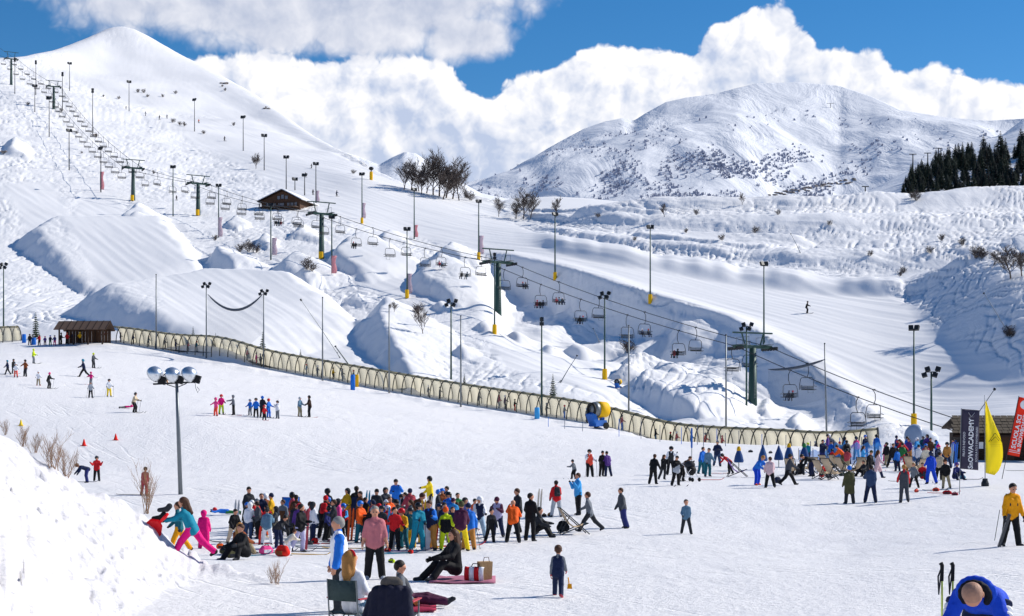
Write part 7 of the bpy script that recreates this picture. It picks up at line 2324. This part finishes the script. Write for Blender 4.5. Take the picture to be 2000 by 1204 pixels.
def plant(name, meshes, loc, sc, rz, lab, cat_, group, wide=1.0, parts=('trunk', 'crown')):
    t = tag(empty(name, loc, rz), lab, cat_, group)
    t.scale = (sc * wide, sc * wide, sc)
    link(parts[0], meshes[0], t)
    link(parts[1], meshes[1], t)
    return t


cl = [(789, 371, 58), (803, 372, 62), (818, 374, 60), (833, 378, 66), (846, 381, 82), (858, 384, 90), (871, 387, 88), (884, 389, 80), (897, 392, 66), (824, 380, 50), (865, 390, 76)]
for i, (u, b, h) in enumerate(cl):
    g = ground(u, b)
    plant('bare_tree', BT[i % 4], g, h * g.y / F / 12.6, i * 1.3, f'leafless tree in the clump on the ridge, {ordinal(i + 1)} from the left', 'tree', 'leafless clump on the ridge', 1.15)
for i, (u, b, h, w) in enumerate([(974, 424, 42, 1), (1008, 428, 48, 1.3), (1022, 428, 60, 1.2), (1036, 427, 50, 1.2), (1086, 424, 42, 1.0), (1298, 424, 36, 0.9), (826, 652, 58, 0.9), (1974, 545, 66, 1.5), (1996, 540, 56, 1.3), (1940, 520, 40, 1.6), (500, 330, 30, 1.0), (1450, 400, 24, 1.0), (770, 610, 22, 1.2), (762, 605, 16, 1.0)]):
    g = ground(u, b)
    plant('bare_tree', BT[(i + 1) % 4], g, h * g.y / F / 12.6, i * 2.1, 'leafless tree ' + ['left of the small copse below the ridge', 'left in the small copse', 'tallest in the small copse', 'right in the small copse', 'alone above the terraces', 'on the road bank of the terraces', 'alone on the shaded mound behind the tunnel', 'large on the right bank', 'at the right edge on the bank', 'bushy on the right bank',
          'small beside a high floodlight pole', 'small on the crest of the terraces', 'low on the shaded mound', 'lowest on the shaded mound'][i], 'tree', 'scattered leafless trees', w)
shr = [(55, 206, 12), (202, 190, 8), (232, 194, 11), (270, 181, 13), (281, 182, 13), (288, 190, 10), (318, 190, 11), (343, 184, 11), (338, 240, 15), (351, 245, 14), (360, 247, 14), (398, 262, 13), (456, 246, 13), (497, 318, 20), (120, 218, 12), (150, 262, 9), (485, 492, 26), (500, 494, 22), (470, 492, 20), (600, 526, 26), (610, 530, 20), (912, 388, 22), (920, 392, 18), (815, 612, 24), (1226, 690, 34), (1790, 392, 22), (1782, 388, 16), (1905, 504, 30), (1918, 506, 26), (1765, 534, 16), (1758, 540, 14), (1815, 495, 16), (1975, 660, 20), (1970, 655, 26),
       (440, 178, 10), (434, 170, 8), (520, 212, 8), (1410, 470, 14), (1475, 455, 16), (1360, 420, 14), (1520, 420, 12), (1620, 440, 12), (188, 268, 10), (300, 340, 8), (160, 300, 8), (420, 470, 14), (690, 340, 10), (1168, 425, 12), (1240, 470, 10), (1340, 455, 10), (1700, 500, 14), (1840, 470, 16), (1880, 480, 18)]
for i, (u, b, h) in enumerate(shr):
    g = ground(u, b)
    plant('shrub', SH[i % 3], g, h * (0.7 if u < 560 and b < 320 else 1) * g.y / F / 2.0, i * 1.7, f'bare brown shrub poking from the snow, {ordinal(sorted(shr).index((u, b, h)) + 1)} from the left on the slopes', 'shrub', 'bare shrubs on the slopes', 1.4, ('stem', 'twigs'))
for i, (u, b, h, w, lab) in enumerate([(110, 918, 92, 1.1, 'tan leafless bush on the crest of the snow bank'), (128, 930, 75, 1.2, 'spreading tan bush right on the crest of the snow bank'), (44, 872, 55, 1.1, 'sparse twigs at the top of the snow bank'), (10, 850, 40, 1.0, 'few twigs at the left edge of the bank'), (283, 1004, 128, 0.8, 'pale sapling in front of the child in dusty red'), (70, 885, 50, 1.2, 'thin twigs left of the tan bush'),
                                   (545, 1142, 62, 1.0, 'dry stalks in the snow before the bags'), (530, 1140, 40, 1.0, 'short dry stalks in the snow before the bags')]):
    Y = {283: 36.8}.get(u, None)
    g = ground(u, b)
    plant('leafless_bush', FB[i % 2], g, h * g.y / F / 1.25, i * 1.1, lab, 'bush', 'leafless bushes near the bank', w, ('stem', 'twigs'))


# conifers
def conifer(seed, layers=15, h=10.0, rad=2.0, nb=9):
    rg = random.Random(seed)
    m = MB()
    for L in range(layers):
        f = L / (layers - 1)
        z = h * (0.10 + 0.88 * f)
        r = rad * (1 - f) ** 0.85 * rg.uniform(0.8, 1.12) + 0.12
        for b in range(nb if f < 0.8 else 5):
            a = 2 * math.pi * (b + rg.random() * 0.8) / nb
            rr = r * rg.uniform(0.7, 1.1)
            d = Vector((math.cos(a), math.sin(a), 0))
            sdv = Vector((-d.y, d.x, 0))
            tip = d * rr + Vector((0, 0, z - 0.32 * rr))
            root = Vector((0, 0, z + 0.1))
            mid = root.lerp(tip, 0.5) + Vector((0, 0, 0.10 * rr))
            w = 0.24 * rr + 0.1
            m.add([root, mid + sdv * w, tip, mid - sdv * w], [(0, 1, 2), (0, 2, 3)])
            for q in range(3):
                c = root.lerp(tip, rg.uniform(0.35, 0.95))
                m.add([c, c + sdv * rg.choice((-1, 1)) * w * 1.3 + Vector((0, 0, -0.18)) + d * 0.15, c + d * 0.25 + Vector((0, 0, -0.28))], [(0, 1, 2)])
    tr = MB().tube([(0, 0, -0.5), (0, 0, h * 0.5), (0, 0, h)], [0.2, 0.12, 0.03], 6)
    return tr.mesh('trunk', BARK), m


CON = []
for q in range(4):
    a, b = conifer(q, rad=1.7 + 0.25 * q)
    CON.append((a, b.mesh('crown', mat('dark_needles_%d' % q, lin(['1f3330', '26392f', '1c2c30', '2c3d33'][q]), 0.85, 0, 0.4, 1.2))))
CON2 = []
for q in range(2):
    a, b = conifer(30 + q, layers=12, nb=8, rad=2.6)
    CON2.append((a, b.mesh('crown', NEEDLE2)))


def surf_at(S, u, py):
    X, Y, Z = S
    us = 1000 + F * X[0] / Y[0]
    c = int(np.argmin(np.abs(us - u)))
    P = YH - (Z[:, c] - ZC) * F / Y[:, c]
    ok = P <= py
    i = int(np.argmax(ok)) if ok.any() else int(np.argmin(P))
    i = max(i, 1)
    return Vector(((u - 1000) / F * Y[i, c], Y[i, c], Z[i, c]))


rg = random.Random(5)
n = 0
for k in range(305):
    u = rg.uniform(1764, 2090)
    crest = np.interp(u, [1764, 1780, 1850, 1900, 1960, 2000, 2100], [352, 334, 308, 296, 290, 285, 270])
    py = rg.uniform(crest + 14, 390)
    if 1855 < u < 1905 and 338 < py < 372 and rg.random() < 0.4:
        continue
    p = surf_at(SIDE_S, u, py)
    n += 1
    plant('conifer', CON[k % 4], p, rg.uniform(0.6, 1.25) * float(np.interp(u, [1764, 1800, 1850, 2000], [26, 32, 36, 44])) * p.y / F / 10.0, rg.uniform(0, 6), 'dark conifer in the wood on the right-hand ridge', 'tree', 'conifers of the wood on the right-hand ridge', 1.35)
for u, b, h, lab in [(70, 662, 52, 'small dark fir between the left tunnel and the shelter'), (1080, 774, 44, 'small fir behind the carpet tunnel near the centre'), (513, 702, 54, 'snow-dusted fir behind the carpet tunnel at the left'), (587, 704, 22, 'tiny fir top behind the tunnel'), (377, 668, 30, 'sparse little fir behind the tunnel at the far left'), (421, 676, 26, 'thin little fir behind the tunnel left of the mast'), (907, 750, 20, 'tiny dark fir behind the tunnel below the central tower'), (992, 806, 0, '')]:
    if not h:
        continue
    g = ground(u, b)
    plant('fir_tree', CON2[u % 2], g, h * g.y / F / 10.0, u, lab, 'tree', 'small firs near the carpet', 0.85)

# small lift pylons on the far right ridge
for i, (u, b, h) in enumerate([(1783, 336, 34), (1812, 330, 30), (1833, 312, 22), (1690, 384, 18), (1622, 212, 8)]):
    p = surf_at(SIDE_S if u > 1660 else MTN, u, b)
    s = p.y / F
    t = tag(empty('far_pylon', p), f'small dark T-shaped lift pylon on the far right ridge, {["beside the wood", "second beside the wood", "highest beside the wood", "low on the white slope", "tiny on the big mountain"][i]}', 'pylon', 'pylons of the far lift')
    MB().tube([(0, 0, -1), (0, 0, h * s)], [0.5, 0.35], 6).build('column', DARKM, t)
    MB().box((0, 0, h * s), (14 * s, 0.5, 0.5)).build('crossarm', DARKM, t)

# scrub on the far mountain: too many to count
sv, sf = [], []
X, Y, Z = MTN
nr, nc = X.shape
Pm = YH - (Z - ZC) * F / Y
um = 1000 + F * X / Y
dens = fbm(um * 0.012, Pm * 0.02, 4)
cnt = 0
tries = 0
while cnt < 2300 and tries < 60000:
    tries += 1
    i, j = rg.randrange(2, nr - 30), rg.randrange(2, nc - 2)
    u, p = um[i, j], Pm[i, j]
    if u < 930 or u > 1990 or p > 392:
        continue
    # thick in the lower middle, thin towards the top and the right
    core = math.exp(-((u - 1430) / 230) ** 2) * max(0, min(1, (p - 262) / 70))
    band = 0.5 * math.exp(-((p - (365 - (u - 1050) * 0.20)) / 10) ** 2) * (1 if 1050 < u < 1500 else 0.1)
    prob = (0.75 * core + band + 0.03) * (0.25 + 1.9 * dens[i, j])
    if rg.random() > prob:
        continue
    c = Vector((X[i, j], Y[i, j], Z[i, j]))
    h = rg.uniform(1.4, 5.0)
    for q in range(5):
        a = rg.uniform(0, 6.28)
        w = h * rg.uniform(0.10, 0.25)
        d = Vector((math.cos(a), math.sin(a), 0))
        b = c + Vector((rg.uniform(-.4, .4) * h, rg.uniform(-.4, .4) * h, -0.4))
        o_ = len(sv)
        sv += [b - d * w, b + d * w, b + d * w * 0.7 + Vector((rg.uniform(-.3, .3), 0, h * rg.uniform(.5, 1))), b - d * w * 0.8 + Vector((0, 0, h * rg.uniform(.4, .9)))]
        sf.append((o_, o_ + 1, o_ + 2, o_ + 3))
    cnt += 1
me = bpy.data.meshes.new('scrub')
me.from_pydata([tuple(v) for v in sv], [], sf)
me.materials.append(mat('hazed_scrub', lin('9aa0b4'), 0.95, 0, 0.3, 0.05))  # blue-grey base colour has the distance haze mixed in
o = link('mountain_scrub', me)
tag(o, 'haze-tinted grey scrub speckling the far mountainside', 'scrub', kind='stuff')
# rock bands on the mountain and the left summit
ROCKM = mat('bare_rock', lin('857d78'), 0.9, 0, 0.4, 0.3, 0.4, 0.6)
rk = MB()
for (u, p, S, n_, sz) in [(1560, 356, MTN, 34, 1)]:
    for k in range(n_):
        uu = 1500 + 110 * k / n_ * 1.6 + rg.uniform(-4, 4)
        pp = 384 - (uu - 1500) * 0.18 + rg.uniform(-4, 4)
        c = surf_at(MTN, uu, pp)
        rk.sphere(c, (rg.uniform(2, 6), rg.uniform(2, 5), rg.uniform(0.8, 2.2)), 4)
o = rk.build('rock_band', ROCKM)
tag(o, 'brown rock outcrops along the foot of the far mountain', 'rocks', kind='stuff')
for u, p, lab in [(437, 164, 'dark rock outcrop on the right shoulder of the left summit'), (521, 213, 'dark rock outcrop lower on the summit ridge'), (183, 264, 'dark hollow rock under the high floodlight pole'), (8, 298, 'dark rock in the snow hollow at the left edge')]:
    g = ground(u, p)
    s = g.y / F
    m = MB()
    for k in range(7):
        m.sphere((rg.uniform(-7, 7) * s, rg.uniform(-3, 3) * s, rg.uniform(-1, 2.5) * s), (rg.uniform(2, 4) * s, rg.uniform(2, 4) * s, rg.uniform(1, 2.4) * s), 4)
    o = m.build('rock_outcrop', ROCKM, None, False, g)
    tag(o, lab, 'rock', 'rock outcrops')
